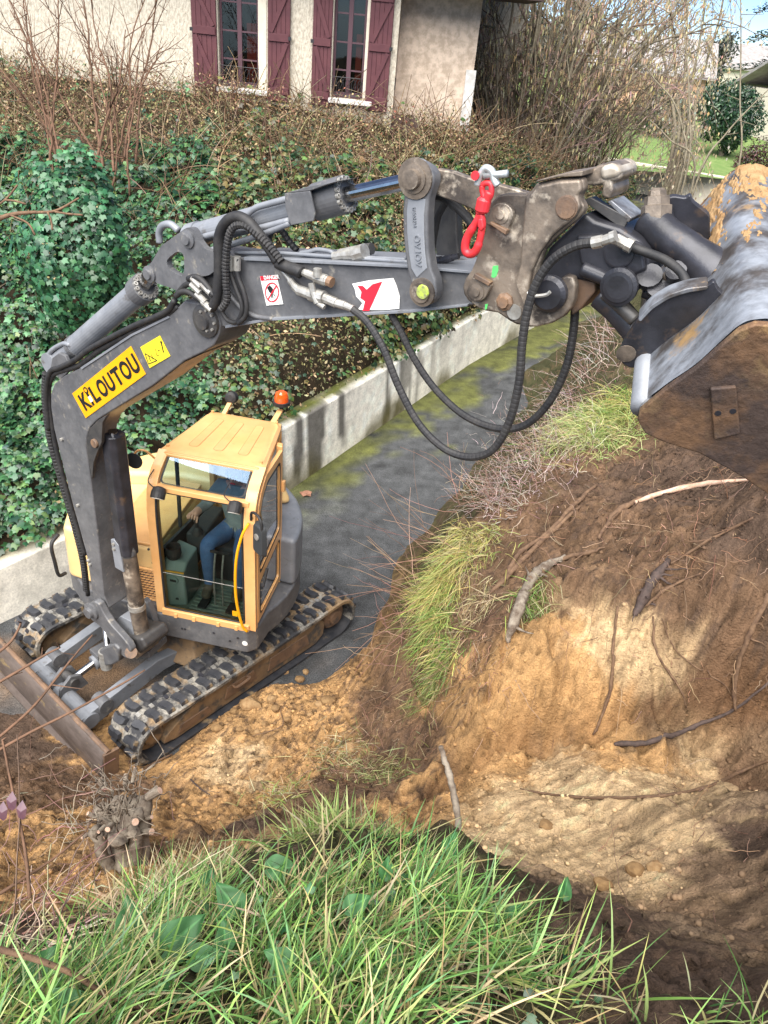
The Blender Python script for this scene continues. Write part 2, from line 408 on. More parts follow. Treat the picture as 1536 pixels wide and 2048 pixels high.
# soil colour: blend of soil samples taken where they lie on the surface
num = np.zeros(X.shape + (3,)); den = np.zeros(X.shape)
wX = X + fbm(X * 2.7, Y * 2.7, 7, gain=.66) * .42; wY = Y + fbm(X * 2.7 + 40, Y * 2.7 + 11, 7, gain=.66) * .42
for (qx, qy, c) in SOILPX:
    q = on_tps(qx, qy); rr_ = np.linalg.norm(q - CAM_O)
    wgt = 1.0 / (((wX - q[0]) ** 2 + (wY - q[1]) ** 2 + (Zn - q[2]) ** 2) / rr_ ** 2 + 8e-5) ** 3.0
    num += wgt[..., None] * np.array(c); den += wgt
soilc = num / den[..., None]
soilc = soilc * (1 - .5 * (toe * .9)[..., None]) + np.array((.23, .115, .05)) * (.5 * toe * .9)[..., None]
soilc = soilc * (1 + floor_ * np.clip(scr, -.5, .2) * .6)[..., None]
speck = np.clip((fbm(X * 23, Y * 23, 4, gain=.65) - .12) * 5, 0, 1) * np.where(floor_ > .3, .06, np.where(below & (dl < .8), .12, .75)); soilc = soilc * (1 - speck[..., None]) + np.array(HUMUS) * speck[..., None]
far_ = (Y > 12) | (Y < .2) | (X > 5) | (X < -4.5)
soilc = np.where(far_[..., None], np.array(TURF), soilc)
v1 = fbm(X * 6 + 3, Y * 6, 5)[..., None]; v2 = fbm(X * 40, Y * 40, 2)[..., None]
soilc = soilc * (1 + 0.45 * v1 + 0.3 * v2)
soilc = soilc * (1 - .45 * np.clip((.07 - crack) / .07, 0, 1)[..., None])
hum = np.clip((fbm(X * 8 + 60, Y * 8 + 3, 4) - .22) * 6, 0, 1)[..., None] * .3; soilc = soilc * (1 - hum) + np.array(BROWN) * hum
soilc = np.clip(soilc, 0.015, 0.7)
BX, BY, BZ = X, Y, Zn
n0, n1 = X.shape
idx = np.arange(n0 * n1).reshape(n0, n1)
Q = np.stack([idx[:-1, :-1], idx[1:, :-1], idx[1:, 1:], idx[:-1, 1:]], -1).reshape(-1, 4)
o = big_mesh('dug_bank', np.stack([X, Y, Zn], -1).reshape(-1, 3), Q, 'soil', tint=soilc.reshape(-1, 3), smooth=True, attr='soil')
tag(o, kind='structure')
from bisect import bisect
_xs, _ys = BX[:, 0], BY[0, :]
def bank_z(x, y):
    i = min(max(int(np.searchsorted(_xs, x)) - 1, 0), n0 - 2); j = min(max(int(np.searchsorted(_ys, y)) - 1, 0), n1 - 2)
    fx = (x - _xs[i]) / (_xs[i + 1] - _xs[i]); fy = (y - _ys[j]) / (_ys[j + 1] - _ys[j])
    return float((BZ[i, j] * (1 - fx) + BZ[i + 1, j] * fx) * (1 - fy) + (BZ[i, j + 1] * (1 - fx) + BZ[i + 1, j + 1] * fx) * fy)
def bank_zv(x, y):
    i = np.clip(np.searchsorted(_xs, x) - 1, 0, n0 - 2); j = np.clip(np.searchsorted(_ys, y) - 1, 0, n1 - 2)
    fx = (x - _xs[i]) / (_xs[i + 1] - _xs[i]); fy = (y - _ys[j]) / (_ys[j + 1] - _ys[j])
    return (BZ[i, j] * (1 - fx) + BZ[i + 1, j] * fx) * (1 - fy) + (BZ[i, j + 1] * (1 - fx) + BZ[i + 1, j + 1] * fx) * fy
_ss = np.arange(0.7, 24, 0.02)
def on_bank(px, py, lift=0.0):
    """where the line of sight through a picture point meets the bank"""
    L = CAM_O + ray(px, py) * _ss[:, None]
    hit = np.nonzero(L[:, 2] < np.maximum(bank_zv(L[:, 0], L[:, 1]), 0.0))[0]
    k = hit[0] if len(hit) else len(_ss) - 1
    return L[k] - ray(px, py) * .01 + np.array([0, 0, lift])

# ---- road: one asphalt sheet between the wall and the bank
xs = np.linspace(-14, 26, 220); ys = np.linspace(1.5, 62, 300)
X, Y = np.meshgrid(xs, ys, indexing='ij')
WALLB = np.array([(-7.0, 1.6), (-5.2, 4.4), (-4.12, 6.05), (-3.35, 7.0), (-1.42, 9.4), (1.47, 15.0), (4.9, 20.7), (7.6, 29.0), (9.2, 36.4)])
wl = np.interp(Y, WALLB[:, 1], WALLB[:, 0])
dwall = X - wl
n1_ = fbm(X * .9, Y * .9, 4); n2_ = fbm(X * 5, Y * 5, 4); n3_ = fbm(X * 22, Y * 22, 2)
moss = np.clip((.72 + n1_ * 1.6 + n2_ * 1.1 + n3_ * .5 - dwall * 0.95 + np.clip((Y - 12) * .07, 0, .5)) * 1.5, 0, 1) * np.clip((Y - 8.2) / 1.5, 0, 1)
moss *= np.clip((42 - Y) / 8, 0, 1)
asp = np.array((0.062, 0.064, 0.066)) * (1 + 0.5 * n2_ + 0.5 * n3_)[..., None]
mud = np.clip((0.25 + n1_ * 1.6 - np.abs(Y - 4.5) * .35) * 2, 0, 1)[..., None] * (Y < 7)[..., None]
asp = asp * (1 - mud) + np.array((0.17, 0.10, 0.05)) * mud
mc = np.array((0.090, 0.095, 0.022)) * (1 + n3_ * .8 + n2_ * .6)[..., None]
c = asp * (1 - moss[..., None] * .9) + mc * moss[..., None] * .9
idx = np.arange(X.size).reshape(X.shape); Q = np.stack([idx[:-1, :-1], idx[1:, :-1], idx[1:, 1:], idx[:-1, 1:]], -1).reshape(-1, 4)
o = big_mesh('road', np.stack([X, Y, 0 * X + 0.006 * n2_], -1).reshape(-1, 3), Q, 'asphalt', tint=np.clip(c, .01, .5).reshape(-1, 3), smooth=True, attr='soil')
tag(o, kind='structure')

# ---- ground sheet out to the horizon
o = MB().add([(-400, -60, -.6), (400, -60, -.6), (400, 900, -.6), (-400, 900, -.6)], [(0, 1, 2, 3)]).build('ground', 'ground_litter'); tag(o, kind='structure')

# ---- concrete retaining wall beside the road
WT = np.array([.55, .6, .66, .72, 1.05, 1.0, 1.0, 1.0, 1.05])
def wall_mesh():
    t = np.concatenate([[0], np.cumsum(np.linalg.norm(np.diff(WALLB, axis=0), axis=1))])
    s = np.linspace(0, t[-1], 420)
    bx, by, h = np.interp(s, t, WALLB[:, 0]), np.interp(s, t, WALLB[:, 1]), np.interp(s, t, WT)
    dx, dy = np.gradient(bx, s), np.gradient(by, s); ln = np.hypot(dx, dy); nx, ny = -dy / ln, dx / ln     # towards the garden
    rows = []; cols = []
    K = 26
    for k in range(K):
        z = h * k / (K - 1); batter = 0.06 * k / (K - 1)
        rows.append(np.stack([bx + nx * batter, by + ny * batter, z], 1))
        a = s * 1.0; zz = z
        blot = fbm(a * 1.1, zz * .5, 4); streak = fbm(a * 5.0, zz * .45 + 3, 4)
        top = k / (K - 1)
        dark = np.clip((streak * 3.0 + .30 + blot * 1.6 - (1 - top) * .35) * 3.2, 0, 1) * np.clip((s - 6.8) / 2, 0, 1)
        dark *= np.clip((15.5 - s) / 3, 0.15, 1)
        mossb = np.clip((blot * 1.6 + .35 - top * 1.5) * 1.6, 0, 1) * np.clip((s - 6) / 3, 0, 1)
        base = np.array((.80, .76, .67)) * (1 + .3 * blot + .18 * fbm(a * 9, zz * 9, 3))[:, None]
        base = base * np.where(s < 7.5, .82, 1.05)[:, None]
        cc = base * (1 - dark[:, None] * .85) + np.array((.055, .05, .045)) * dark[:, None] * .85
        cc = cc * (1 - mossb[:, None] * .8) + np.array((.10, .085, .022)) * mossb[:, None] * .8
        cols.append(cc)
    for k, (bk, zl) in enumerate(((.16, 0), (.30, -.0), (.30, -1.2))):
        rows.append(np.stack([bx + nx * (.06 + bk), by + ny * (.06 + bk), h + zl], 1))
        mossy = np.clip(.9 + fbm(s * 3, s * 0 + k, 3) * 1.2, 0, 1) * np.clip((s - 5) / 3, .25, 1)
        cols.append(np.array((.30, .27, .2)) * (1 - mossy[:, None]) + np.array((.10, .11, .025)) * mossy[:, None])
    V = np.stack(rows, 1); C = np.stack(cols, 1); n, m = V.shape[:2]
    idx = np.arange(n * m).reshape(n, m); Q = np.stack([idx[:-1, :-1], idx[1:, :-1], idx[1:, 1:], idx[:-1, 1:]], -1).reshape(-1, 4)
    return V.reshape(-1, 3), Q, C.reshape(-1, 3)
V, Q, C_ = wall_mesh()
o = big_mesh('retaining_wall', V, Q, 'wall_concrete', tint=np.clip(C_, .01, .8), attr='soil')
tag(o, 'long low stained concrete retaining wall with mossy top beside the road', 'wall')

# ---- ivy bank between wall and house (a ruled, bulging slope)
WTOP = np.array([(-7.3, 1.8, .5), (-5.5, 4.6, .55), (-4.42, 6.25, .62), (-3.6, 7.2, .7), (-1.7, 9.6, 1.02), (1.2, 15.2, .97), (4.6, 20.9, .97), (7.3, 29.2, .97), (9.0, 36.6, 1.0)])
HTOP = np.array([(-16, 15, 4.3), (-13, 16.2, 4.35), (-10.5, 16.9, 4.4), (-8, 17.0, 4.4), (-3.2, 17.0, 4.3), (1.2, 17.4, 4.1), (4.6, 24.5, 2.5), (7.2, 31, 1.5), (9.0, 37.0, 1.1)])
_ts = np.linspace(0, 1, len(WTOP))
def slope_pt(s, t):
    s = np.asarray(s, float); t = np.asarray(t, float)
    a = np.stack([np.interp(s, _ts, WTOP[:, k]) for k in range(3)], -1); b = np.stack([np.interp(s, _ts, HTOP[:, k]) for k in range(3)], -1)
    p = a + (b - a) * t[..., None]
    bulge = np.sin(np.clip(t, 0, 1) ** .6 * math.pi)
    p[..., 2] += bulge * 0.55 + fbm(p[..., 0] * .8, p[..., 1] * .8, 4) * .5 * np.clip(t * 8, 0, 1) * np.clip((1 - t) * 6, 0, 1)
    return p
S, T = np.meshgrid(np.linspace(0, 1, 160), np.linspace(0, 1, 90), indexing='ij')
G = slope_pt(S, T); idx = np.arange(S.size).reshape(S.shape); Q = np.stack([idx[:-1, :-1], idx[1:, :-1], idx[1:, 1:], idx[:-1, 1:]], -1).reshape(-1, 4)
o = big_mesh('overgrown_slope', G.reshape(-1, 3), Q, 'ground_litter', smooth=True); tag(o, kind='structure')
# garden behind the house and lawn beyond the bend
xs = np.linspace(3, 60, 60); ys = np.linspace(36.2, 110, 60); X, Y = np.meshgrid(xs, ys, indexing='ij')
Zl = 1.15 + np.clip((Y - 37) * .035, 0, 1.2) + fbm(X * .2, Y * .2, 3) * .25 - np.clip((X - 24) * .05, 0, .8)
idx = np.arange(X.size).reshape(X.shape); Q = np.stack([idx[:-1, :-1], idx[1:, :-1], idx[1:, 1:], idx[:-1, 1:]], -1).reshape(-1, 4)
# ================================================================== EXCAVATOR
material('paint_grey', (0.085, 0.086, 0.092), rough=0.42, col2=(0.125, 0.125, 0.13), scale=7, col3=(0.24, 0.22, 0.19), scale3=13, lo3=0.60, hi3=0.72, grain=.18, gscale=30, bump=0.0008, bscale=120, spec=0.5)
material('paint_grey_light', (0.16, 0.17, 0.19), rough=0.4, col2=(0.22, 0.23, 0.25), scale=6, col3=(0.10, 0.09, 0.08), scale3=11, lo3=0.6, hi3=0.72, bump=0.0006, bscale=90)
material('paint_dark', (0.035, 0.034, 0.036), rough=0.45, col2=(0.07, 0.066, 0.062), scale=9, col3=(0.13, 0.10, 0.075), scale3=13, lo3=0.62, hi3=0.75, bump=0.001, bscale=70)
material('paint_orange', (0.74, 0.385, 0.14), rough=0.36, col2=(0.75, 0.43, 0.18), scale=3, col3=(0.50, 0.24, 0.09), scale3=11, lo3=0.64, hi3=0.8, grain=.08, gscale=8, spec=0.5, coat=0.15)
material('paint_cream', (0.80, 0.56, 0.26), rough=0.42, col2=(0.78, 0.50, 0.20), scale=2.5, spec=0.5)
material('worn_steel', (0.25, 0.20, 0.155), rough=0.45, metal=0.35, col2=(0.07, 0.058, 0.05), scale=6, mixlo=0.4, mixhi=0.62, col3=(0.58, 0.50, 0.40), scale3=9, lo3=0.56, hi3=0.70, bump=0.002, bscale=45)
material('rust_brown', (0.12, 0.075, 0.05), rough=0.6, col2=(0.22, 0.13, 0.075), scale=5, col3=(0.06, 0.05, 0.045), scale3=8, bump=0.002, bscale=50)
material('bright_steel', (0.55, 0.56, 0.58), rough=0.22, metal=1.0, col2=(0.38, 0.38, 0.39), scale=12)
material('bare_steel', (0.50, 0.46, 0.40), rough=0.5, metal=0.2, col2=(0.34, 0.29, 0.23), scale=9)
material('paint_seam', (0.42, 0.22, 0.08), rough=0.6)
material('zinc', (0.46, 0.45, 0.42), rough=0.42, metal=0.5, col2=(0.28, 0.26, 0.23), scale=25)
material('rubber', (0.017, 0.017, 0.019), rough=0.6, col2=(0.035, 0.033, 0.032), scale=18, spec=0.4, bump=0.001, bscale=80)
material('track_belt', (0.03, 0.03, 0.033), rough=0.7, col2=(0.27, 0.25, 0.215), scale=5, mixlo=0.42, mixhi=0.60, grain=.4, gscale=40, col3=(0.24, 0.16, 0.085), scale3=3.0, lo3=0.50, hi3=0.60, bump=0.004, bscale=50)
material('track_lug', (0.022, 0.024, 0.030), rough=0.55, col2=(0.05, 0.05, 0.055), scale=9, col3=(0.27, 0.19, 0.10), scale3=4.5, lo3=0.58, hi3=0.68, bump=0.002, bscale=60)
material('muddy_metal', (0.13, 0.085, 0.05), rough=0.8, col2=(0.26, 0.17, 0.09), scale=4, col3=(0.06, 0.055, 0.05), scale3=6, lo3=0.5, hi3=0.62, bump=0.003, bscale=40)
material('blade_steel', (0.15, 0.12, 0.105), rough=0.5, metal=0.3, col2=(0.09, 0.07, 0.06), scale=5, col3=(0.30, 0.22, 0.10), scale3=4, lo3=0.60, hi3=0.70, bump=0.002, bscale=40, stretch=(1, 1, 3))
material('bucket_back', (0.28, 0.30, 0.335), rough=0.42, metal=0.35, col2=(0.085, 0.075, 0.07), scale=5, mixlo=0.42, mixhi=0.60, grain=.35, gscale=16, stretch=(1.0, 1.4, 1.0), col3=(0.36, 0.23, 0.11), scale3=4.0, lo3=0.57, hi3=0.66, bump=0.0006, bscale=30)
material('bucket_side', (0.13, 0.07, 0.035), rough=0.75, col2=(0.36, 0.22, 0.09), scale=7, mixlo=0.52, mixhi=0.60, col3=(0.05, 0.032, 0.025), scale3=3.5, lo3=0.45, hi3=0.6, grain=.4, gscale=26, bump=0.006, bscale=30, bump2=0.01, bscale2=10)
material('tilt_black', (0.022, 0.022, 0.026), rough=0.35, metal=0.2, col2=(0.045, 0.045, 0.055), scale=7, col3=(0.12, 0.08, 0.055), scale3=8, lo3=0.6, hi3=0.75, bump=0.001, bscale=50)
material('hook_red', (0.70, 0.035, 0.05), rough=0.4, col2=(0.5, 0.03, 0.03), scale=30)
material('shackle_galv', (0.55, 0.58, 0.58), rough=0.4, metal=0.5, col2=(0.4, 0.42, 0.42), scale=30)
material('sticker_yellow', (0.80, 0.385, 0.004), rough=0.5, col2=(0.76, 0.34, 0.004), scale=9)
material('sticker_lemon', (0.74, 0.58, 0.03), rough=0.45)
material('sticker_white', (0.78, 0.77, 0.74), rough=0.5, col2=(0.62, 0.6, 0.56), scale=30, mixlo=.5, mixhi=.7)
material('sticker_red', (0.72, 0.02, 0.04), rough=0.45)
material('ink_black', (0.012, 0.012, 0.013), rough=0.5, col2=(0.05, 0.045, 0.03), scale=60, mixlo=.6, mixhi=.7)
material('cab_dark', (0.03, 0.033, 0.036), rough=0.7, bump=0.001, bscale=90)
material('cab_green_grey', (0.20, 0.26, 0.24), rough=0.65)
material('cab_floor', (0.11, 0.15, 0.13), rough=0.6, col2=(0.22, 0.26, 0.21), scale=12)
material('seat_fabric', (0.025, 0.026, 0.03), rough=0.9, bump=0.002, bscale=120)
material('lens_clear', (0.9, 0.88, 0.8), rough=0.2)
material('beacon_orange', (0.85, 0.10, 0.01), rough=0.12, spec=0.8, coat=0.6)
material('green_dab', (0.10, 0.55, 0.14), rough=0.5)
material('lime_dab', (0.45, 0.6, 0.06), rough=0.5, col2=(0.2, 0.2, 0.1), scale=40)
glass_material('cab_glass', (0.80, 0.92, 0.87)); glass_material('roof_glass', (0.50, 0.68, 0.85), gl=(.50, .72, 1.0), ior=1.9); glass_material('door_glass', (0.13, 0.20, 0.175), gl=.8, ior=1.5)

HEAD, SWING = -127.926, 29.583
CEN = np.array([-1.985, 6.136, 0.0]); ZV = np.array([0, 0, 1.0])
_h = math.radians(HEAD); UF = np.array([math.cos(_h), math.sin(_h), 0]); UL = np.array([-math.sin(_h), math.cos(_h), 0])
_h = math.radians(HEAD + SWING); CX_ = np.array([math.cos(_h), math.sin(_h), 0]); CY_ = np.array([-math.sin(_h), math.cos(_h), 0])
def ug(f, l, z): return CEN + UF * f + UL * l + ZV * z          # undercarriage
def up_(x, y, z): return CEN + CX_ * x + CY_ * y + ZV * z         # upper structure
EX = thing('excavator', 'orange and grey tracked excavator with its boom and bucket raised over the road', 'excavator', CEN)

# ---------------------------------------------------------------- tracks
TW, WID, LT, HT = 0.45, 2.245, 2.87, 0.50
def track_path(n=240):
    rf, rr = 0.235, 0.25
    xf, xr = LT / 2 - rf, -LT / 2 + rr
    pts = []
    L1 = xf - xr
    segs = [('l', (xr, 2 * rr), (xf, 2 * rf + .0)), ('a', (xf, rf), rf, 90, -90), ('l', (xf, 0), (xr, 0)), ('a', (xr, rr), rr, -90, -270)]
    for s in segs:
        if s[0] == 'l':
            for t in np.linspace(0, 1, 60, endpoint=False):
                sag = -0.018 * math.sin(math.pi * t) if s[1][1] > .1 else 0
                pts.append((s[1][0] + (s[2][0] - s[1][0]) * t, s[1][1] + (s[2][1] - s[1][1]) * t + sag))
        else:
            for a in np.radians(np.linspace(s[3], s[4], 24, endpoint=False)): pts.append((s[1][0] + s[2] * math.cos(a), s[1][1] + s[2] * math.sin(a)))
    return np.array(pts)
TP = track_path()
def lug_mesh():
    # one chevron rubber block: width along y, length along x, height z
    o = [(-.042, -.085), (.038, -.085), (.052, -.03), (.040, .045), (.010, .085), (-.055, .085), (-.052, .03), (-.030, -.02)]
    P = [(x, y, -.004) for x, y in o]; Qp = [(x * .8, y * .88, .034) for x, y in o]
    me = bpy.data.meshes.new('lug'); k = len(o)
    F = [tuple(range(k))[::-1], tuple(range(k, 2 * k))] + [(i, (i + 1) % k, k + (i + 1) % k, k + i) for i in range(k)]
    me.from_pydata(P + Qp, [], F); me.update(); me.materials.append(MATS['track_lug']); return me
LUG = lug_mesh()
for side in (1, -1):
    lc = side * (WID / 2 - TW / 2)
    rows = []; n = len(TP); th = .035
    Tn = np.roll(TP, -1, 0) - np.roll(TP, 1, 0); Tn /= np.linalg.norm(Tn, axis=1)[:, None]; Nn = np.stack([-Tn[:, 1], Tn[:, 0]], 1)
    cross = [(-TW / 2, 0.0), (-TW / 2 + .03, .012), (-.05, .012), (-.03, .004), (.03, .004), (.05, .012), (TW / 2 - .03, .012), (TW / 2, 0.0), (TW / 2, -th), (-TW / 2, -th)]
    V = []; F = []
    for i in range(n):
        for (w_, h_) in cross:
            q = TP[i] + Nn[i] * h_; V.append(ug(q[0], lc + w_, q[1] + 0.004))
    k = len(cross)
    for i in range(n):
        for j in range(k): F.append((i * k + j, i * k + (j + 1) % k, ((i + 1) % n) * k + (j + 1) % k, ((i + 1) % n) * k + j))
    tr = mesh_obj('track', V, F, None, EX, mats=['track_belt', 'track_lug'], fmat=[1 if (TP[i][1] < .1 and TP[i][0] < 1.35) else 0 for i in range(n) for j in range(k)])
    # rubber lugs and drive-link windows along the visible run
    cum = np.concatenate([[0], np.cumsum(np.linalg.norm(np.diff(np.vstack([TP, TP[:1]]), axis=0), axis=1))]); tot = cum[-1]
    npit = 44
    for i in range(npit * 2):
        half = i % 2; sd = (i // 2 + (0.5 if half else 0.0)) / npit * tot % tot
        j = int(np.searchsorted(cum, sd)) - 1; j = max(0, min(j, n - 1)); t = (sd - cum[j]) / max(cum[j + 1] - cum[j], 1e-6)
        q = TP[j] * (1 - t) + TP[(j + 1) % n] * t
        if q[1] < 0.06 and abs(q[0]) < LT / 2 - .25: continue
        if side < 0 and q[0] < -0.2 and q[1] > .3: continue
        T_, N_ = Tn[j], Nn[j]
        pos = ug(q[0] + N_[0] * .012, lc + (.118 if half else -.118), q[1] + N_[1] * .012 + .004)
        ax = UF * T_[0] + ZV * T_[1]; az = UF * N_[0] + ZV * N_[1]; ay = np.cross(az, ax)
        if half: ay = -ay; ax = -ax
        M4 = Matrix(((ax[0], ay[0], az[0], 0), (ax[1], ay[1], az[1], 0), (ax[2], ay[2], az[2], 0), (0, 0, 0, 1)))
        o = bpy.data.objects.new('lug', LUG); COL.objects.link(o); o.parent = tr
        M4.translation = Vector(pos - CEN); o.matrix_local = M4
    if True:   # steel link windows along the middle of the belt
        for i in range(npit):
            sd = (i + .25) / npit * tot; j = int(np.searchsorted(cum, sd)) - 1; q = TP[max(j, 0)]; T_, N_ = Tn[j], Nn[j]
            if q[1] < .06: continue
            if side < 0 and q[0] < -0.2: continue
            MB().box(ug(q[0] + N_[0] * .006, lc, q[1] + N_[1] * .006 + .004), (UF * T_[0] + ZV * T_[1], UL, UF * N_[0] + ZV * N_[1]), (.018, .026, .006)).build('link_window', 'zinc' if i % 3 else 'tilt_black', tr)
    # side frame
    so_ = side * (WID / 2)
    oy = so_ - side * .055
    prof = [(-.92, .40), (.55, .40), (.86, .33), (1.12, .17), (1.14, .10), (1.0, .065), (-.86, .065), (-.98, .14), (-1.0, .30)]
    fr = MB().prism([ug(f, oy, z) for f, z in prof], [ug(f, oy - side * .34, z) for f, z in prof]).build('track_frame', 'muddy_metal', EX, bevel=.012)
    for f0, f1, z0, z1 in ((-.75, -.15, .15, .31), (.0, .42, .16, .30), (.58, .98, .12, .22)):
        MB().prism([ug(f, oy + side * .012, z) for f, z in ((f0, z0), (f1, z0), (f1 - .04, z1), (f0 + .04, z1))], [ug(f, oy - side * .01, z) for f, z in ((f0, z0), (f1, z0), (f1 - .04, z1), (f0 + .04, z1))]).build('frame_plate', 'rust_brown', fr, bevel=.006)
    MB().lathe(ug(-LT / 2 + .25, so_ - side * .20, .254), UL * side, [(0, .19), (.05, .19), (.06, .15), (.10, .15), (.11, .09), (.145, .085), (.15, .03)], 24).build('sprocket', 'rust_brown', EX)
    MB().lathe(ug(LT / 2 - .235, so_ - side * .3, .24), UL * side, [(0, .18), (.16, .18), (.17, .12), (.2, .1)], 24).build('idler', 'muddy_metal', EX)
    for f in (-.6, -.2, .2, .6):
        MB().cyl(ug(f, so_ - side * .12, .09), ug(f, so_ - side * .34, .09), .055).build('roller', 'muddy_metal', EX)
    MB().tube(spline([ug(.16, so_ - side * .02, .33), ug(.14, so_ - side * .0, .30), ug(.30, so_ - side * .0, .29), ug(.34, so_ - side * .02, .33)]), .014, 6).build('frame_handle', 'rust_brown', EX)
# car body and slew ring
MB().prism([ug(f, l, .36) for f, l in ((-.5, -.72), (.5, -.72), (.62, -.4), (.62, .4), (.5, .72), (-.5, .72))], [ug(f * .8, l * .8, .62) for f, l in ((-.5, -.72), (.5, -.72), (.62, -.4), (.62, .4), (.5, .72), (-.5, .72))]).build('undercarriage_body', 'muddy_metal', EX, bevel=.02)
MB().lathe(ug(0, 0, .6), ZV, [(0, .5), (.1, .5), (.1, .44), (.2, .44)], 40).build('slew_ring', 'paint_dark', EX)

# ---------------------------------------------------------------- dozer blade
bl = MB()
prof = [(1.78, .50), (1.83, .52), (1.86, .49), (1.90, .36), (1.905, .22), (1.88, .10), (1.93, .03), (1.88, .03), (1.80, .12), (1.80, .40)]
BH = 1.08
bl.prism([ug(f - .13, BH, z * .93) for f, z in prof], [ug(f - .13, -BH, z * .93) for f, z in prof])
BLD = bl.build('blade', 'blade_steel', EX, bevel=.008)
MB().tube([ug(1.68, BH, .47), ug(1.68, -BH, .47)], .028, 10).build('blade_top_tube', 'rust_brown', BLD)
for s in (1, -1):
    MB().prism([ug(f, s * (BH - .02), z) for f, z in ((1.58, .46), (1.73, .48), (1.77, .1), (1.64, .08))], [ug(f, s * (BH + .012), z) for f, z in ((1.58, .46), (1.73, .48), (1.77, .1), (1.64, .08))]).build('end_plate', 'rust_brown', BLD, bevel=.006)
    arm = MB().prism([ug(f, s * .42 - .055, z) for f, z in ((.45, .46), (.75, .50), (1.72, .30), (1.74, .14), (1.55, .14), (.7, .33), (.45, .32))], [ug(f, s * .42 + .055, z) for f, z in ((.45, .46), (.75, .50), (1.72, .30), (1.74, .14), (1.55, .14), (.7, .33), (.45, .32))]).build('blade_arm', 'paint_grey_light', EX, bevel=.01)
    MB().cyl(ug(1.35, s * .42 - .08, .33), ug(1.35, s * .42 + .08, .33), .075, n=20).build('arm_eye', 'paint_grey', arm)
MB().cyl(ug(1.52, -.5, .26), ug(1.52, .5, .26), .085, n=20).build('blade_cross_tube', 'paint_grey_light', EX, smooth=False)
lc_ = MB().cyl(ug(.62, 0, .50), ug(1.18, 0, .42), .075, n=20).build('blade_cylinder', 'paint_grey_light', EX, smooth=False)
MB().cyl(ug(1.16, 0, .425), ug(1.46, 0, .36), .035).build('cylinder_rod', 'bright_steel', lc_)
MB().box(ug(1.05, 0, .52), (UF, UL, ZV), (.11, .075, .03)).build('valve_block', 'paint_grey', lc_, bevel=.006)
for s in (-1, 1): MB().prism([ug(f, s * .075 - .018, z) for f, z in ((1.30, .30), (1.36, .46), (1.46, .50), (1.58, .40), (1.6, .26))], [ug(f, s * .075 + .018, z) for f, z in ((1.30, .30), (1.36, .46), (1.46, .50), (1.58, .40), (1.6, .26))]).build('blade_lug', 'paint_grey', EX, bevel=.006)
MB().cyl(ug(1.44, -.12, .42), ug(1.44, .12, .42), .045).build('blade_pin', 'paint_dark', EX)

# ---------------------------------------------------------------- upper structure
CXF, CYR, CZ, CW, CH = 0.813, 0.053, 1.093, 0.98, 1.60
def rot_prism(name, outline, z0, z1, mat, parent=EX, bev=.02, top_in=0.0):
    o = np.array(outline, float); c = o.mean(0)
    P = [up_(x, y, z0) for x, y in o]; Qp = [up_(c[0] + (x - c[0]) * (1 - top_in), c[1] + (y - c[1]) * (1 - top_in), z1) for x, y in o]
    return MB().prism(P, Qp).build(name, mat, parent, bevel=bev, seg=3)
arc = lambda r, a0, a1, n=12, cx=0, cy=0: [(cx + r * math.cos(math.radians(a)), cy + r * math.sin(math.radians(a))) for a in np.linspace(a0, a1, n)]
skirt = [(CXF + .02, .05), (CXF + .02, .95), (CXF - .06, 1.03)] + arc(1.17, 64, 180, 16) + arc(1.22, 180, 262, 10) + [(.45, -1.08), (.72, -.75), (.78, -.2)]
rot_prism('revolving_frame', skirt, .80, 1.085, 'paint_grey', bev=.03)
# counterweight: rounded grey tail behind the cab, rising to the hood
cw = arc(1.18, 86, 250, 26) + arc(0.72, 250, 86, 14)
rot_prism('counterweight', cw, 1.09, 1.66, 'paint_grey_light', bev=.05)
# engine hood and right-hand side cover
rot_prism('engine_hood', arc(1.1, 118, 245, 20) + [(-.2, -1.0), (-.42, -.3), (-.42, .75)], 1.665, 1.84, 'paint_cream', bev=.06, top_in=.1)
side = [(.60, -.98), (.66, -.55), (.66, .035), (-.45, .035), (-.95, -.75), (-.2, -1.08), (.35, -1.08)]
HOOD = rot_prism('side_cover', side, 1.09, 1.70, 'paint_cream', bev=.05, top_in=.03)
MB().prism([up_(.64, y, z) for y, z in ((-.50, 1.705), (.02, 1.705), (.02, 1.74), (-.50, 1.73))], [up_(-.4, y, z) for y, z in ((-.50, 1.705), (.02, 1.705), (.02, 1.80), (-.50, 1.78))]).build('hood_lid', 'paint_orange', HOOD, bevel=.02)
# air grille in front of the cover
gr = MB().box(up_(.672, -.105, 1.28), (CX_, CY_, ZV), (.008, .115, .18)).build('air_grille', 'rust_brown', EX)
for i in range(11):
    for j in range(5):
        yy = -.19 + j * .043 + (.02 if i % 2 else 0); zz = 1.125 + i * .031
        MB().bar(up_(.684, yy - .02, zz), up_(.684, yy + .018, zz + .006), .01, .009).build('grille_slat', 'paint_orange', gr)
for a, b in (((-.225, 1.1), (-.225, 1.465)), ((.012, 1.1), (.012, 1.465)), ((-.225, 1.1), (.012, 1.1)), ((-.225, 1.465), (.012, 1.465))):
    MB().bar(up_(.682, *a), up_(.682, *b), .022, .022, up=CX_).build('grille_frame', 'paint_orange', gr, bevel=.004)
for x, y, z in ((.668, -.05, 1.70), (.668, -.02, 1.55), (.668, -.4, 1.62)):
    MB().cyl(up_(x, y, z), up_(x + .012, y, z), .012, n=8).build('cover_bolt', 'paint_dark', HOOD)
MB().box(up_(.669, -.28, 1.56), (CX_, CY_, ZV), (.003, .05, .06)).build('notice_plate', 'sticker_white', HOOD)
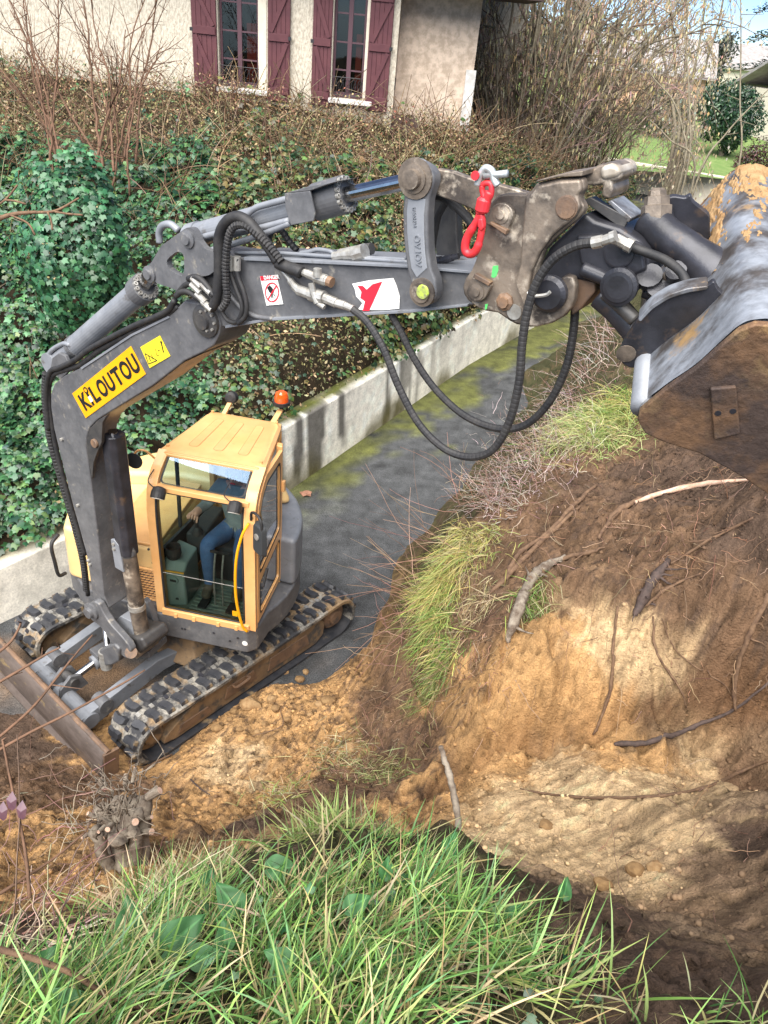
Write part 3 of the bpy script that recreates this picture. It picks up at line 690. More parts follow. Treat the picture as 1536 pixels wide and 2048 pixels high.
MB().tube(spline([up_(.62, -1.0, 1.15), up_(.70, -1.02, 1.18), up_(.72, -1.02, 1.35), up_(.72, -1.02, 1.56), up_(.62, -1.0, 1.62)], 6), .018, 8).build('grab_handle', 'rubber', EX, smooth=True)

# ---------------------------------------------------------------- cab
def cabp(x, y, z): return up_(CXF + x, CYR + y, CZ + z)      # x<0 backwards from the windscreen, y 0..CW to the left, z up
CAB = bpy.data.objects.new('cab', None); COL.objects.link(CAB); CAB.parent = EX
# side profile of the cab shell
side_prof = [(0, 0), (.0, 1.05), (-.012, 1.22), (-.05, 1.38), (-.13, 1.49), (-.31, 1.60), (-1.13, 1.60), (-1.16, 1.45), (-1.16, 0)]
def taper(x, y):   # the roof narrows slightly to the rear
    t = min(max(-x / .8, 0), 1) * .01 + min(max((-x - .8) / .36, 0), 1) * .13
    return t + y * (1 - 2 * t / CW)
cp = lambda x, y, z: cabp(x, taper(x, y), z)
def pillar(pts, y, w=.05, d=.06, name='pillar', mat='paint_orange'):
    m = MB()
    P = spline(pts, 5) if len(pts) > 2 else np.array(pts, float)
    m.add(*sweep([(x, y, z) for x, z in P], w, d)); return m.build(name, mat, CAB, bevel=.008)
def sweep(P, w, d):
    """rectangular section swept in the cab's x-z plane; P in cab coordinates"""
    P = np.array(P, float); T = np.gradient(P, axis=0); T /= np.linalg.norm(T, axis=1)[:, None]
    V = []; F = []
    for p, t in zip(P, T):
        nx, nz = -t[2], t[0]
        for a, b in ((-1, -1), (1, -1), (1, 1), (-1, 1)):
            V.append(cp(p[0] + nx * d / 2 * b, p[1] + w / 2 * a, p[2] + nz * d / 2 * b))
    for i in range(len(P) - 1):
        for j in range(4): F.append((i * 4 + j, i * 4 + (j + 1) % 4, (i + 1) * 4 + (j + 1) % 4, (i + 1) * 4 + j))
    F += [(3, 2, 1, 0), tuple(range(len(P) * 4 - 4, len(P) * 4))]
    return V, F
front = [(-.03, .0), (-.03, .6), (-.03, 1.05), (-.04, 1.22), (-.075, 1.36), (-.15, 1.465), (-.32, 1.565)]
pillar(front, .045, .09, .07); pillar(front, CW - .045, .09, .07)
# right side: rear pillar and waist rail; left side: door frame
pillar([(-1.12, 0), (-1.12, 1.56)], .04, .07, .09); pillar([(-1.12, 0), (-1.12, 1.56)], CW - .04, .07, .09)
pillar([(-.78, .0), (-.79, .8), (-.82, 1.56)], CW - .03, .06, .07)
for y in (.035, CW - .035):
    MB().add(*sweep([(-.02, y, .035), (-1.15, y, .035)], .06, .07)).build('sill_beam', 'paint_orange', CAB, bevel=.008)
    MB().add(*sweep([(-.30, y, 1.555), (-1.15, y, 1.555)], .07, .08)).build('roof_rail', 'paint_orange', CAB, bevel=.01)
def cross(x, z, name, w=.06, h=.06, y0=.06, y1=CW - .06, mat='paint_orange'):
    return MB().prism([cp(x + a, y0, z + b) for a, b in ((-w / 2, -h / 2), (w / 2, -h / 2), (w / 2, h / 2), (-w / 2, h / 2))], [cp(x + a, y1, z + b) for a, b in ((-w / 2, -h / 2), (w / 2, -h / 2), (w / 2, h / 2), (-w / 2, h / 2))]).build(name, mat, CAB, bevel=.006)
cross(-.005, .03, 'front_sill', .07, .07)
for y in (.2, .38, .62, .80): MB().box(cp(.035, y, .02), (CX_, CY_, ZV), (.008, .015, .022)).build('sill_clip', 'paint_orange', CAB)
cross(-.06, 1.375, 'windscreen_header', .06, .05); cross(-.33, 1.575, 'skylight_header', .10, .05); cross(-1.12, 1.52, 'rear_header', .08, .1); cross(-1.13, .55, 'rear_panel', .03, 1.0)
# roof skin with a down-turned rim and three pressed ribs
def rim(k, z): return [(-.30 - k * .0, .02 + k), (-.30, CW - .02 - k), (-1.14 + k, CW - .02 - k), (-1.16 + k, CW - .1), (-1.16 + k, .1), (-1.14 + k, .02 + k)]
ro = round_poly([(-.27, .01), (-.27, CW - .01), (-1.16, CW - .01), (-1.16, .01)], .09, 5)
ri = round_poly([(-.33, .05), (-.33, CW - .05), (-1.12, CW - .05), (-1.12, .05)], .08, 5)
rm = MB(); k = len(ro)
V = [cp(x, y, 1.555 - (.0 if x < -.3 else .0)) for x, y in ro] + [cp(x, y, 1.585) for x, y in ro] + [cp(x, y, 1.612) for x, y in ri]
rm.add(V, [(i, (i + 1) % k, k + (i + 1) % k, k + i) for i in range(k)] + [(k + i, k + (i + 1) % k, 2 * k + (i + 1) % k, 2 * k + i) for i in range(k)] + [tuple(range(2 * k, 3 * k)), tuple(range(k))[::-1]])
ROOF = rm.build('roof', 'paint_orange', CAB, smooth=False, bevel=.006)
for y in (.26, .49, .72):
    P = round_poly([(-.43, y - .045), (-.43, y + .045), (-1.0, y + .045), (-1.0, y - .045)], .045, 6)
    MB().tube([cp(a, b, 1.6125) for a, b in list(P) + [P[0]]], .0035, 5).build('rib_groove', 'paint_seam', ROOF)
    rb = MB().prism([cp(a, b, 1.604) for a, b in P], [cp(a, b, 1.6155) for a, b in P]).build('roof_rib', 'paint_orange', ROOF, bevel=.003)
for a, b in ((-.36, .06), (-.36, CW - .06), (-1.1, .07), (-1.1, CW - .07)): MB().cyl(cp(a, b, 1.60), cp(a, b, 1.632), .013, n=8).build('roof_bolt', 'paint_orange', ROOF)
# front corner panels beside the windscreen and skylight (curved orange skin)
def strip(P0, P1, y0, y1, name, mat, thick=.012):
    m = MB(); a = np.array(P0, float); m2 = len(a); V = []
    for (x, z) in a: V += [cp(x, y0, z), cp(x, y1, z)]
    F = [(2 * i, 2 * i + 1, 2 * i + 3, 2 * i + 2) for i in range(m2 - 1)]
    m.add(V, F); return m.build(name, mat, CAB, smooth=True)
cs = spline([(.006, .0), (.006, .6), (.006, 1.05), (-.008, 1.23), (-.05, 1.385), (-.135, 1.497), (-.31, 1.605)], 6)
strip(cs, None, .0, .075, 'corner_skin', 'paint_orange'); strip(cs, None, CW - .10, CW, 'corner_skin', 'paint_orange')
# glass
gl = [(-.01, .07), (-.01, 1.05), (-.02, 1.22), (-.045, 1.345)]
strip(gl, None, .075, CW - .10, 'windscreen', 'cab_glass')
MB().add(*sweep([(.0, CW / 2 - .01, .49), (.001, CW / 2 - .01, .493)], CW - .19, .004)).build('glass_joint', 'zinc', CAB)
P = round_poly([(-.068, 1.40, .10), (-.068, 1.40, CW - .11), (-.315, 1.585, CW - .11), (-.315, 1.585, .10)], .05, 4)
MB().add([cp(a, y, b + .012) for a, b, y in P], [tuple(range(len(P)))]).build('skylight', 'roof_glass', CAB)
V = [cp(a, y, b + .016) for a, b, y in P]; c0 = np.mean(V, 0); V2 = [c0 + (np.array(v) - c0) * .955 for v in V]; k = len(V)
MB().add(V + V2, [(i, (i + 1) % k, k + (i + 1) % k, k + i) for i in range(k)]).build('skylight_gasket', 'rubber', CAB)
# black gasket round the windscreen
for a, b, y in ((.05, 1.34, .085), (.05, 1.34, CW - .112)): pillar([(.0, .07), (.0, .6), (.0, 1.05), (-.012, 1.22), (-.036, 1.34)], y, .02, .02, 'gasket', 'rubber')
cross(.004, .075, 'gasket', .012, .016, .08, CW - .11, 'rubber'); cross(-.046, 1.345, 'gasket', .016, .02, .08, CW - .11, 'rubber')
# right side window: rail, glass, lower panel
MB().add(*sweep([(-.05, .02, .62), (-1.1, .02, .62)], .03, .05)).build('waist_rail', 'cab_dark', CAB)
MB().add(*sweep([(-.55, .02, .62), (-.58, .02, 1.52)], .025, .035)).build('window_divider', 'cab_dark', CAB)
MB().add([cp(-.05, .015, .62), cp(-1.1, .015, .62), cp(-1.1, .015, 1.54), cp(-.28, .015, 1.54), cp(-.1, .015, 1.42), cp(-.05, .015, 1.2)], [(0, 1, 2, 3, 4, 5)]).build('side_window', 'cab_glass', CAB)
MB().add(*sweep([(-.05, .025, .33), (-1.1, .025, .33)], .02, .56)).build('side_panel', 'cab_dark', CAB)
# door on the left: orange leaf with upper and lower panes
DY = CW + .006
door_out = [(-.055, .06), (-.055, 1.06), (-.07, 1.22), (-.105, 1.34), (-.17, 1.44), (-.30, 1.53), (-.77, 1.53), (-.76, .06)]
up_pane = round_poly([(-.10, .60), (-.10, 1.05), (-.125, 1.22), (-.19, 1.36), (-.33, 1.46), (-.70, 1.46), (-.71, .70)], .05, 3)
lo_pane = round_poly([(-.10, .12), (-.10, .50), (-.70, .60), (-.70, .12)], .05, 3)
def plate_with_holes(name, outer, holes, y0, y1, mat):
    bm = bmesh.new()
    loops = []
    for poly in [outer] + holes:
        vs = [bm.verts.new(Vector(cp(a, y1, b) - CEN)) for a, b in poly]
        loops += [bm.edges.new((vs[i], vs[(i + 1) % len(vs)])) for i in range(len(vs))]
    r = bmesh.ops.triangle_fill(bm, edges=loops, use_beauty=True, use_dissolve=False)
    fs = [f for f in bm.faces]
    ex = bmesh.ops.extrude_face_region(bm, geom=fs)
    dv = Vector(cp(-.4, y0, .5) - cp(-.4, y1, .5))
    bmesh.ops.translate(bm, verts=[v for v in ex['geom'] if isinstance(v, bmesh.types.BMVert)], vec=dv)
    bmesh.ops.recalc_face_normals(bm, faces=bm.faces)
    me = bpy.data.meshes.new(name); bm.to_mesh(me); bm.free(); me.materials.append(MATS[mat])
    o = bpy.data.objects.new(name, me); COL.objects.link(o); o.parent = CAB; return o
DOOR = plate_with_holes('door', door_out, [up_pane, lo_pane], CW - .03, DY, 'paint_orange')
for nm, pn in (('door_pane', up_pane), ('door_pane', lo_pane)):
    MB().add([cp(a, CW - .008, b) for a, b in pn], [tuple(range(len(pn)))]).build(nm, 'door_glass', DOOR)
    c0 = pn.mean(0); inn = c0 + (pn - c0) * .94; k = len(pn)
    MB().add([cp(a, DY + .003, b) for a, b in pn] + [cp(a, DY + .003, b) for a, b in inn], [(i, (i + 1) % k, k + (i + 1) % k, k + i) for i in range(k)]).build('pane_gasket', 'rubber', DOOR)
MB().bar(cp(-.13, DY + .02, .44), cp(-.26, DY + .02, .56), .02, .03).build('door_handle', 'rubber', DOOR)
for z in (.35, 1.15): MB().box(cp(-.775, DY + .012, z), (CX_, CY_, ZV), (.022, .014, .055)).build('door_hinge', 'paint_orange', DOOR, bevel=.004)
# the rear quarter window
MB().add([cp(-.84, CW - .01, .62), cp(-1.09, CW - .01, .62), cp(-1.09, CW - .01, 1.5), cp(-.86, CW - .01, 1.5)], [(0, 1, 2, 3)]).build('quarter_window', 'door_glass', CAB)
MB().add(*sweep([(-.8, CW - .02, .32), (-1.12, CW - .02, .32)], .02, .56)).build('quarter_panel', 'paint_orange', CAB)
# yellow grab rail in front of the left pillar
MB().tube(spline([cp(.05, CW - .07, .02), cp(.07, CW - .11, .12), cp(.09, CW - .15, .45), cp(.09, CW - .14, .85), cp(.07, CW - .09, 1.12), cp(.03, CW - .04, 1.24)], 8), .013, 8).build('grab_rail', 'sticker_yellow', CAB, smooth=True)
# work lamps on the header
for y in (.14, CW - .16):
    m = MB().lathe(cp(.035, y, 1.365), CX_ * .62 - ZV * .78, [(-.07, .02), (-.06, .05), (-.02, .062), (.02, .062), (.035, .06)], 16).build('work_lamp', 'rubber', CAB, smooth=False)
    MB().lathe(cp(.035, y, 1.365) + (CX_ * .62 - ZV * .78) * .033, CX_ * .62 - ZV * .78, [(0, .055), (.006, .05)], 16).build('lamp_lens', 'lens_clear', m)
    MB().tube(spline([cp(.0, y - .05, 1.40), cp(-.02, y - .11, 1.45), cp(-.10, y - .09, 1.52)]), .005, 5).build('lamp_wire', 'rubber', m)
# mirrors
mr = MB().tube(spline([cp(.0, CW - .03, 1.26), cp(.04, CW - .01, 1.36), cp(.10, CW + .05, 1.40), cp(.15, CW + .11, 1.37), cp(.16, CW + .12, 1.24)], 6), .012, 8).build('mirror', 'rubber', CAB, smooth=True)
P = round_poly([(-.085, -.17), (.085, -.17), (.075, .16), (-.075, .16)], .05, 4)
mu = CY_ * .80 + CX_ * .6; mn = CX_ * .8 - CY_ * .6; mn /= np.linalg.norm(mn); mu /= np.linalg.norm(mu)
mc = cp(.10, CW + .10, 1.17)
MB().prism([mc + mu * a + ZV * b for a, b in P], [mc + mn * .05 + mu * a * .8 + ZV * b * .85 for a, b in P]).build('mirror_housing', 'cab_dark', mr, bevel=.01)
MB().lathe(mc + mn * .05 + ZV * .03, mn, [(0, .03), (.01, .03), (.012, .02)], 14).build('mirror_clamp', 'zinc', mr)
ml = MB().tube(spline([cp(-.25, -.0, 1.52), cp(-.20, -.06, 1.62), cp(-.18, -.12, 1.63), cp(-.18, -.17, 1.58)], 6), .010, 8).build('side_mirror', 'paint_orange', CAB, smooth=True)
MB().lathe(cp(-.18, -.17, 1.52), CX_, [(-.02, .05), (.0, .075), (.012, .075)], 20).build('mirror_glass', 'cab_dark', ml)
# beacon and rear lamp on brackets at the back of the roof
bk_ = MB().bar(cp(-1.12, .86, 1.60), cp(-1.30, .90, 1.66), .05, .02).build('beacon_bracket', 'paint_orange', CAB)
MB().lathe(cp(-1.32, .90, 1.66), ZV, [(0, .02), (.05, .025), (.052, .085), (.085, .085)], 20).build('beacon_base', 'rubber', bk_)
MB().lathe(cp(-1.32, .90, 1.745), ZV, [(0, .068), (.05, .066), (.085, .055), (.10, .03)], 24).build('beacon', 'beacon_orange', bk_, smooth=False)
bk_ = MB().bar(cp(-1.12, .20, 1.60), cp(-1.24, .22, 1.68), .04, .02).build('lamp_bracket', 'paint_orange', CAB)
MB().lathe(cp(-1.26, .22, 1.72), -CX_ * .9 - ZV * .3, [(-.03, .03), (-.02, .055), (.05, .06), (.055, .05)], 16).build('rear_lamp', 'rubber', bk_)
# inside: floor, consoles, seat, levers, pedals
MB().prism([cp(-.03, .06, .0), cp(-.03, CW - .06, .0), cp(-1.1, CW - .06, .0), cp(-1.1, .06, .0)], [cp(-.03, .06, .03), cp(-.03, CW - .06, .03), cp(-1.1, CW - .06, .03), cp(-1.1, .06, .03)]).build('floor', 'cab_floor', CAB)
for i in range(9): MB().bar(cp(-.10 - i * .05, .28, .036), cp(-.10 - i * .05, .84, .036), .018, .012).build('floor_rib', 'cab_floor', CAB)
cn = MB().prism([cp(a, .05, b) for a, b in ((-.06, .03), (-.05, .46), (-.14, .56), (-.42, .58), (-.42, .03))], [cp(a, .25, b) for a, b in ((-.12, .03), (-.10, .42), (-.18, .50), (-.42, .52), (-.42, .03))]).build('right_console', 'cab_green_grey', CAB, bevel=.02)
MB().tube([cp(-.04, .06, .475), cp(-.095, .25, .44)], .009, 6).build('console_trim', 'sticker_yellow', cn)
MB().lathe(cp(-.16, .13, .56), ZV, [(0, .06), (.05, .075), (.12, .07), (.12, .06), (.06, .055)], 18).build('monitor_pod', 'rubber', cn)
for z in (.35, .12):
    MB().lathe(cp(-.085 + (.0 if z > .2 else -.02), .15, z), CX_, [(0, .045), (.012, .045), (.014, .036)], 20).build('air_vent', 'cab_green_grey', cn)
    MB().box(cp(-.068 + (.0 if z > .2 else -.02), .15, z), (CX_, CY_, ZV), (.002, .03, .012)).build('vent_slot', 'rubber', cn)
for y in (.20, .80):
    MB().prism([cp(a, y - .09, b) for a, b in ((-.45, .40), (-.47, .62), (-.95, .66), (-.95, .40))], [cp(a, y + .09, b) for a, b in ((-.45, .40), (-.47, .62), (-.95, .66), (-.95, .40))]).build('armrest_console', 'cab_dark', CAB, bevel=.02)
    j = MB().lathe(cp(-.50, y + .02, .62), ZV * .98 + CX_ * .1, [(0, .06), (.03, .05), (.06, .035), (.08, .02), (.14, .018), (.15, .028), (.19, .03), (.21, .02)], 14).build('joystick', 'rubber', CAB)
se = MB().prism([cp(a, .30, b) for a, b in ((-.50, .40), (-.50, .50), (-.95, .47), (-.95, .36))], [cp(a, .76, b) for a, b in ((-.50, .40), (-.50, .50), (-.95, .47), (-.95, .36))]).build('seat', 'seat_fabric', CAB, bevel=.04)
MB().prism([cp(a, .31, b) for a, b in ((-.88, .46), (-.98, 1.10), (-1.08, 1.10), (-1.0, .42))], [cp(a, .75, b) for a, b in ((-.88, .46), (-.98, 1.10), (-1.08, 1.10), (-1.0, .42))]).build('seat_back', 'seat_fabric', se, bevel=.04)
MB().box(cp(-.75, .53, .2), (CX_, CY_, ZV), (.16, .18, .17)).build('seat_base', 'cab_dark', se)
for y in (.50, .58):
    MB().tube(spline([cp(-.20, y, .04), cp(-.20, y, .40), cp(-.26, y, .62)], 4), .009, 6).build('travel_lever', 'zinc', CAB)
    MB().bar(cp(-.26, y - .05, .63), cp(-.26, y + .05, .63), .02, .02).build('lever_grip', 'rubber', CAB)
for y in (.40, .68): MB().box(cp(-.17, y, .06), (CX_, CY_, ZV), (.07, .04, .012)).build('pedal', 'rubber', CAB)
# stickers on the cab
MB().box(cp(.004, CW - .20, .17), (CX_, CY_, ZV), (.0015, .025, .03)).build('glass_sticker', 'sticker_yellow', CAB)
MB().lathe(up_(CXF + .022, .93, .93), CX_, [(0, .028), (.003, .028)], 16).build('round_sticker', 'sticker_white', EX)
for x, z in ((.30, .95), (.33, .95), (.62, .98), (.78, .92), (.86, .98)): MB().lathe(up_(CXF + .022, x, z), CX_, [(0, .012), (.004, .012)], 8).build('frame_hole', 'tilt_black', EX)
# ---------------------------------------------------------------- boom, arm, bucket: plates lie in the boom's vertical plane
def unit_(v): return v / np.linalg.norm(v)
def font_mesh(cu, name):
    ob = bpy.data.objects.new('tmp_text', cu); COL.objects.link(ob)
    bpy.context.view_layer.update()
    me = bpy.data.meshes.new_from_object(ob.evaluated_get(bpy.context.evaluated_depsgraph_get()))
    bpy.data.objects.remove(ob); bpy.data.curves.remove(cu); me.name = name
    o2 = bpy.data.objects.new(name, me); COL.objects.link(o2); return o2
BP0 = np.array([-2.62, 5.17, 1.15]); BD = np.array([math.cos(-math.pi / 6), math.sin(-math.pi / 6), 0]); BN = np.array([.5, math.sqrt(3) / 2, 0])
def bp(px, py, off=0.0): return at_pl(px, py, BP0 + BN * off, BN)
def plate(name, pts, off, thick, mat, parent=EX, bev=.008, r=0, **kw):
    P = np.array([bp(x, y, off) for x, y in pts])
    if r: P = round_poly(P, r, 3)
    return MB().prism(P, P + BN * thick).build(name, mat, parent, bevel=bev, **kw)
def ring(px, py, off, r, h, mat, name, parent, prof=None, n=24):
    """round boss on the near face, axis along the pin"""
    return MB().lathe(bp(px, py, off), -BN, prof or [(0, r), (h * .8, r), (h, r * .92)], n).build(name, mat, parent)
def hose(name, pts, off, r, mat='rubber', parent=EX, m=8, ribbed=0.0, pitch=.03, n=8):
    P = spline([bp(p[0], p[1], p[2] if len(p) > 2 else off) for p in pts], m)
    R = r
    if ribbed:
        L = np.concatenate([[0], np.cumsum(np.linalg.norm(np.diff(P, axis=0), axis=1))]); k = int(L[-1] / pitch * 4)
        s = np.linspace(0, L[-1], k); P = np.stack([np.interp(s, L, P[:, i]) for i in range(3)], 1)
        R = r * (1 + ribbed * np.where((np.arange(k) % 4) == 0, -1.0, 0.3))
    return MB().tube(P, R, n).build(name, mat, parent, smooth=not ribbed)
BWID = .30
boom_px = [(369,601),(336,632),(262,668),(161,735),(125,753),(108,768),(101,788),(101,812),(107,855),(119,905),(145,1009),(172,1106),(185,1188),(190,1202),(206,1220),(218,1216),(207,1189),(197,1086),(182,966),(172,895),(173,874),(179,855),(195,839),(235,815),(306,771),(369,722),(407,704),(428,690),(438,668),(440,648),(434,630),(420,618),(398,606)]
BOOM = plate('boom', boom_px, 0, BWID, 'paint_grey', bev=.012, seg=3)
# welded edge strips along the boom's top and bottom
plate('edge_strip', [(161,735),(262,668),(336,632),(338,636),(264,672),(163,739)], -.008, .012, 'paint_grey_light', BOOM, bev=0)
# cylinder bracket under the bend (near and far cheek)
for off in (.035, .225):
    plate('cylinder_bracket', [(179,857),(195,841),(228,822),(206,838),(204,862),(203,888),(192,905),(186,930),(183,960),(175,905),(173,880)] if False else [(180,856),(196,840),(215,829),(205,845),(203,885),(194,905),(187,925),(184,958),(174,905),(173,878)], off - .04, .03, 'paint_dark', BOOM, bev=.004)
material('cab_reflection_brown', (0.20, 0.125, 0.085), rough=.45, col2=(0.10, 0.075, 0.065), scale=4, col3=(0.30, 0.19, 0.11), scale3=3, lo3=.52, hi3=.66)  # brown colour painting the orange cab's reflection onto the boom's underside
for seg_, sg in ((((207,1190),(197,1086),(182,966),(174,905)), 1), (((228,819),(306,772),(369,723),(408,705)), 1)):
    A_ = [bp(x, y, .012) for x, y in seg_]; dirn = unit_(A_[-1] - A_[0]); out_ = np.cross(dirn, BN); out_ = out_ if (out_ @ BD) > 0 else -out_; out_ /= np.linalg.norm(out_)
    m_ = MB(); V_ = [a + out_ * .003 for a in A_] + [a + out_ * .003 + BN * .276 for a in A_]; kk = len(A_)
    m_.add(V_, [(i, i + 1, kk + i + 1, kk + i) for i in range(kk - 1)]).build('belly_reflection', 'cab_reflection_brown', BOOM)  # thin sheet added to carry that painted reflection
ring(191, 886, -.008, .035, .02, 'rust_brown', 'bracket_pin', BOOM)
# boom tip pin
bt = ring(414, 641, 0, .085, .035, 'paint_dark', 'boom_tip_boss', BOOM, [(0, .10), (.02, .10), (.03, .075), (.032, .05), (.05, .045)])
for k in range(8):
    a = k * math.pi / 4; c = bp(414, 641, -.03)
    MB().cyl(c + (BD * math.cos(a) + ZV * math.sin(a)) * .062, c + (BD * math.cos(a) + ZV * math.sin(a)) * .062 - BN * .012, .009, n=6).build('boss_bolt', 'zinc', bt)
for q in ((125, 878), (157, 1010), (178, 1120), (181, 1128)): ring(q[0], q[1], 0, .014, .02, 'zinc', 'boom_bolt', BOOM, n=8)
# boom foot and swing bracket
foot = lambda z: [(90 + x / 4.6545, 880 + y / 4.6545) for x, y in z]
SB = plate('swing_bracket', foot([(398,1560),(415,1515),(455,1500),(500,1530),(545,1620),(610,1720),(700,1820),(770,1900),(800,1960),(790,2020),(745,2035),(660,1960),(600,1870),(560,1800),(500,1730),(430,1680),(405,1640)]), -.075, .07, 'paint_grey', bev=.015)
plate('bracket_cheek', foot([(905,1480),(950,1520),(990,1620),(1035,1760),(1040,1850),(990,1860),(950,1760),(925,1640)]), .33, .06, 'paint_grey', SB, bev=.01)
ring(184.5, 1221, -.075, .075, .04, 'paint_grey', 'foot_boss', SB, [(0, .085), (.02, .085), (.03, .055), (.06, .05)])
MB().cyl(bp(184.5, 1221, -.02), bp(184.5, 1221, .42), .06).build('foot_pin', 'paint_dark', SB)
MB().cyl(bp(262, 1305, -.07), bp(262, 1305, .42), .055).build('cylinder_foot_pin', 'rust_brown', SB)
# casting between the bracket and the nose of the frame
PK = up_(.98, -.02, 0)
body = [foot([(640,1800),(760,1890),(950,1850),(1120,1900),(1260,1840),(1240,1690),(1030,1640),(900,1640),(760,1620)])]
plate('bracket_body', foot([(590,1790),(690,1780),(770,1830),(890,1850),(940,1940),(880,2000),(780,2010),(680,1930)]), .02, .30, 'paint_dark', SB, bev=.03)
for z0, z1 in ((.70, .78), (.90, .98)):
    MB().prism([up_(*q, z0) for q in ((.80, -.30), (1.02, -.26), (1.10, -.12), (1.06, .06), (.80, .12))], [up_(*q, z1) for q in ((.80, -.30), (1.02, -.26), (1.10, -.12), (1.06, .06), (.80, .12))]).build('nose_lug', 'paint_grey', EX, bevel=.015)
MB().cyl(up_(.97, -.12, .66), up_(.97, -.12, 1.01), .085, n=24).build('swing_pin', 'rust_brown', EX)
MB().prism([up_(*q, .80) for q in ((.84, -.28), (1.0, -.22), (1.06, -.1), (1.0, .0), (.84, .06))], [up_(*q, .88) for q in ((.84, -.28), (1.0, -.22), (1.06, -.1), (1.0, .0), (.84, .06))]).build('bracket_tongue', 'paint_dark', SB, bevel=.01)
# swing cylinder clevis at the bracket's toe
cv = plate('toe_clevis', foot([(500,1960),(560,1930),(640,1900),(690,1950),(690,2060),(620,2100),(520,2110),(495,2040)]), -.10, .12, 'paint_grey', SB, bev=.02)
MB().cyl(bp(210, 1313, -.06) + ZV * .07, bp(210, 1313, -.06) - ZV * .14, .055, n=18).build('clevis_pin', 'zinc', cv)
MB().cyl(bp(216, 1303, -.04), bp(208, 1235, .12), .028).build('swing_rod', 'bright_steel', SB)
# valve block beside the cylinder
vb = [bp(*q, .06) for q in foot([(650,1690), (700,1640), (800,1690), (840,1850), (800,1900), (690,1880)])]
MB().prism(vb, [v + BN * .14 for v in vb]).build('valve_block', 'paint_grey_light', SB, bevel=.006)
# boom cylinder with rod guard
mo = .13
b0, b1, b2 = bp(287, 1290, mo), bp(256, 1105, mo), bp(226, 862, mo)
BC = MB().cyl(b0, b1, .070, n=28).build('boom_cylinder', 'worn_steel', EX)
MB().lathe(b1, b1 - b0, [(-.02, .070), (0, .080), (.11, .080), (.12, .06)], 24).build('cylinder_head', 'paint_grey', BC)
MB().cyl(b0 + (b1 - b0) * .42, b0 + (b1 - b0) * .47, .077, n=24).build('cylinder_clamp', 'zinc', BC)
MB().cyl(b1, b2, .04).build('cylinder_rod', 'bright_steel', BC)
MB().lathe(b0, BN, [(-.12, .07), (.12, .07)], 20).build('cylinder_eye', 'worn_steel', BC)
d = (b2 - b1); d /= np.linalg.norm(d); e1 = np.cross(d, BN); e1 /= np.linalg.norm(e1); e2 = BN
if e1 @ BD < 0: e1 = -e1
gd = [(-.055, -.08), (.04, -.08), (.075, -.04), (.075, .05), (.04, .08), (-.055, .08)]
g0, g1 = b1 + d * .0, b2 - d * .02
MB().prism([g0 + e1 * a + e2 * b for a, b in gd], [g1 + e1 * a + e2 * b for a, b in gd]).build('rod_guard', 'tilt_black', BC, bevel=.012)
gp = b1 + e2 * -.085 - e1 * .03
MB().prism([gp + d * a + e1 * b for a, b in ((-.16, -.06), (.14, -.07), (.16, -.02), (.12, .03), (-.16, .05))], [gp + d * a + e1 * b - e2 * -.03 for a, b in ((-.16, -.06), (.14, -.07), (.16, -.02), (.12, .03), (-.16, .05))]).build('guard_clamp', 'paint_grey_light', BC, bevel=.008)
for a in (.06, .11): MB().cyl(gp + d * a - e1 * .03, gp + d * a - e1 * .03 - e2 * .016, .014, n=8).build('guard_bolt', 'zinc', BC)
# arm (stick)
arm_px = [(390,536),(396,514),(410,504),(440,510),(487,516),(600,521),(811,532),(960,546),(972,575),(962,608),(935,612),(820,624),(538,640),(452,655),(430,650),(405,620),(392,575)]
ARM = plate('arm', arm_px, .02, .26, 'paint_grey', bev=.01, seg=3)
plate('top_flange', [(487,514),(600,519),(811,530),(955,543),(955,549),(811,536),(600,526),(487,521)], -.005, .31, 'paint_grey_light', ARM, bev=.003)
plate('bottom_flange', [(450,651),(538,636),(820,620),(935,608),(935,613),(820,626),(538,642),(450,657)], -.005, .31, 'paint_grey_light', ARM, bev=.003)
z5 = lambda L: [(290 + x / 2.898, 330 + y / 2.898) for x, y in L]
for off in (-.035, .30):
    bmx = bmesh.new(); loops = []
    for poly in (z5([(92,470),(205,388),(240,362),(275,366),(296,400),(310,440),(350,490),(420,505),(420,600),(370,640),(300,650),(240,700),(200,735),(150,712),(80,690),(20,652),(8,620),(14,590),(40,560)]), z5([(122,560),(140,535),(185,500),(215,508),(226,530),(228,610),(216,650),(180,632),(135,600)])):
        P = round_poly([bp(x, y, off) for x, y in poly], .02, 2)
        vs = [bmx.verts.new(Vector(p - CEN)) for p in P]; loops += [bmx.edges.new((vs[i], vs[(i + 1) % len(vs)])) for i in range(len(vs))]
    bmesh.ops.triangle_fill(bmx, edges=loops, use_beauty=True)
    ex = bmesh.ops.extrude_face_region(bmx, geom=list(bmx.faces)); bmesh.ops.translate(bmx, verts=[v for v in ex['geom'] if isinstance(v, bmesh.types.BMVert)], vec=Vector(BN * .04))
    bmesh.ops.recalc_face_normals(bmx, faces=bmx.faces)
    me = bpy.data.meshes.new('ear_plate'); bmx.to_mesh(me); bmx.free(); me.materials.append(MATS['paint_grey'])
    o = bpy.data.objects.new('ear_plate', me); COL.objects.link(o); o.parent = ARM
for q in ((300, 548), (377, 478)):
    ring(*q, -.035, .045, .02, 'paint_grey', 'ear_pin', ARM, [(0, .05), (.012, .05), (.018, .032), (.03, .028)])
    MB().cyl(bp(*q, 0), bp(*q, .32), .04).build('pin', 'paint_dark', ARM)
# round cover strip at arm's root
hose('root_bead', z5([(280,610),(285,560),(310,525),(350,515),(440,520)]), -.01, .018, 'paint_grey', ARM)
hose('root_bead', z5([(480,740),(560,830),(640,875),(740,892)]), .0, .014, 'paint_grey', ARM)
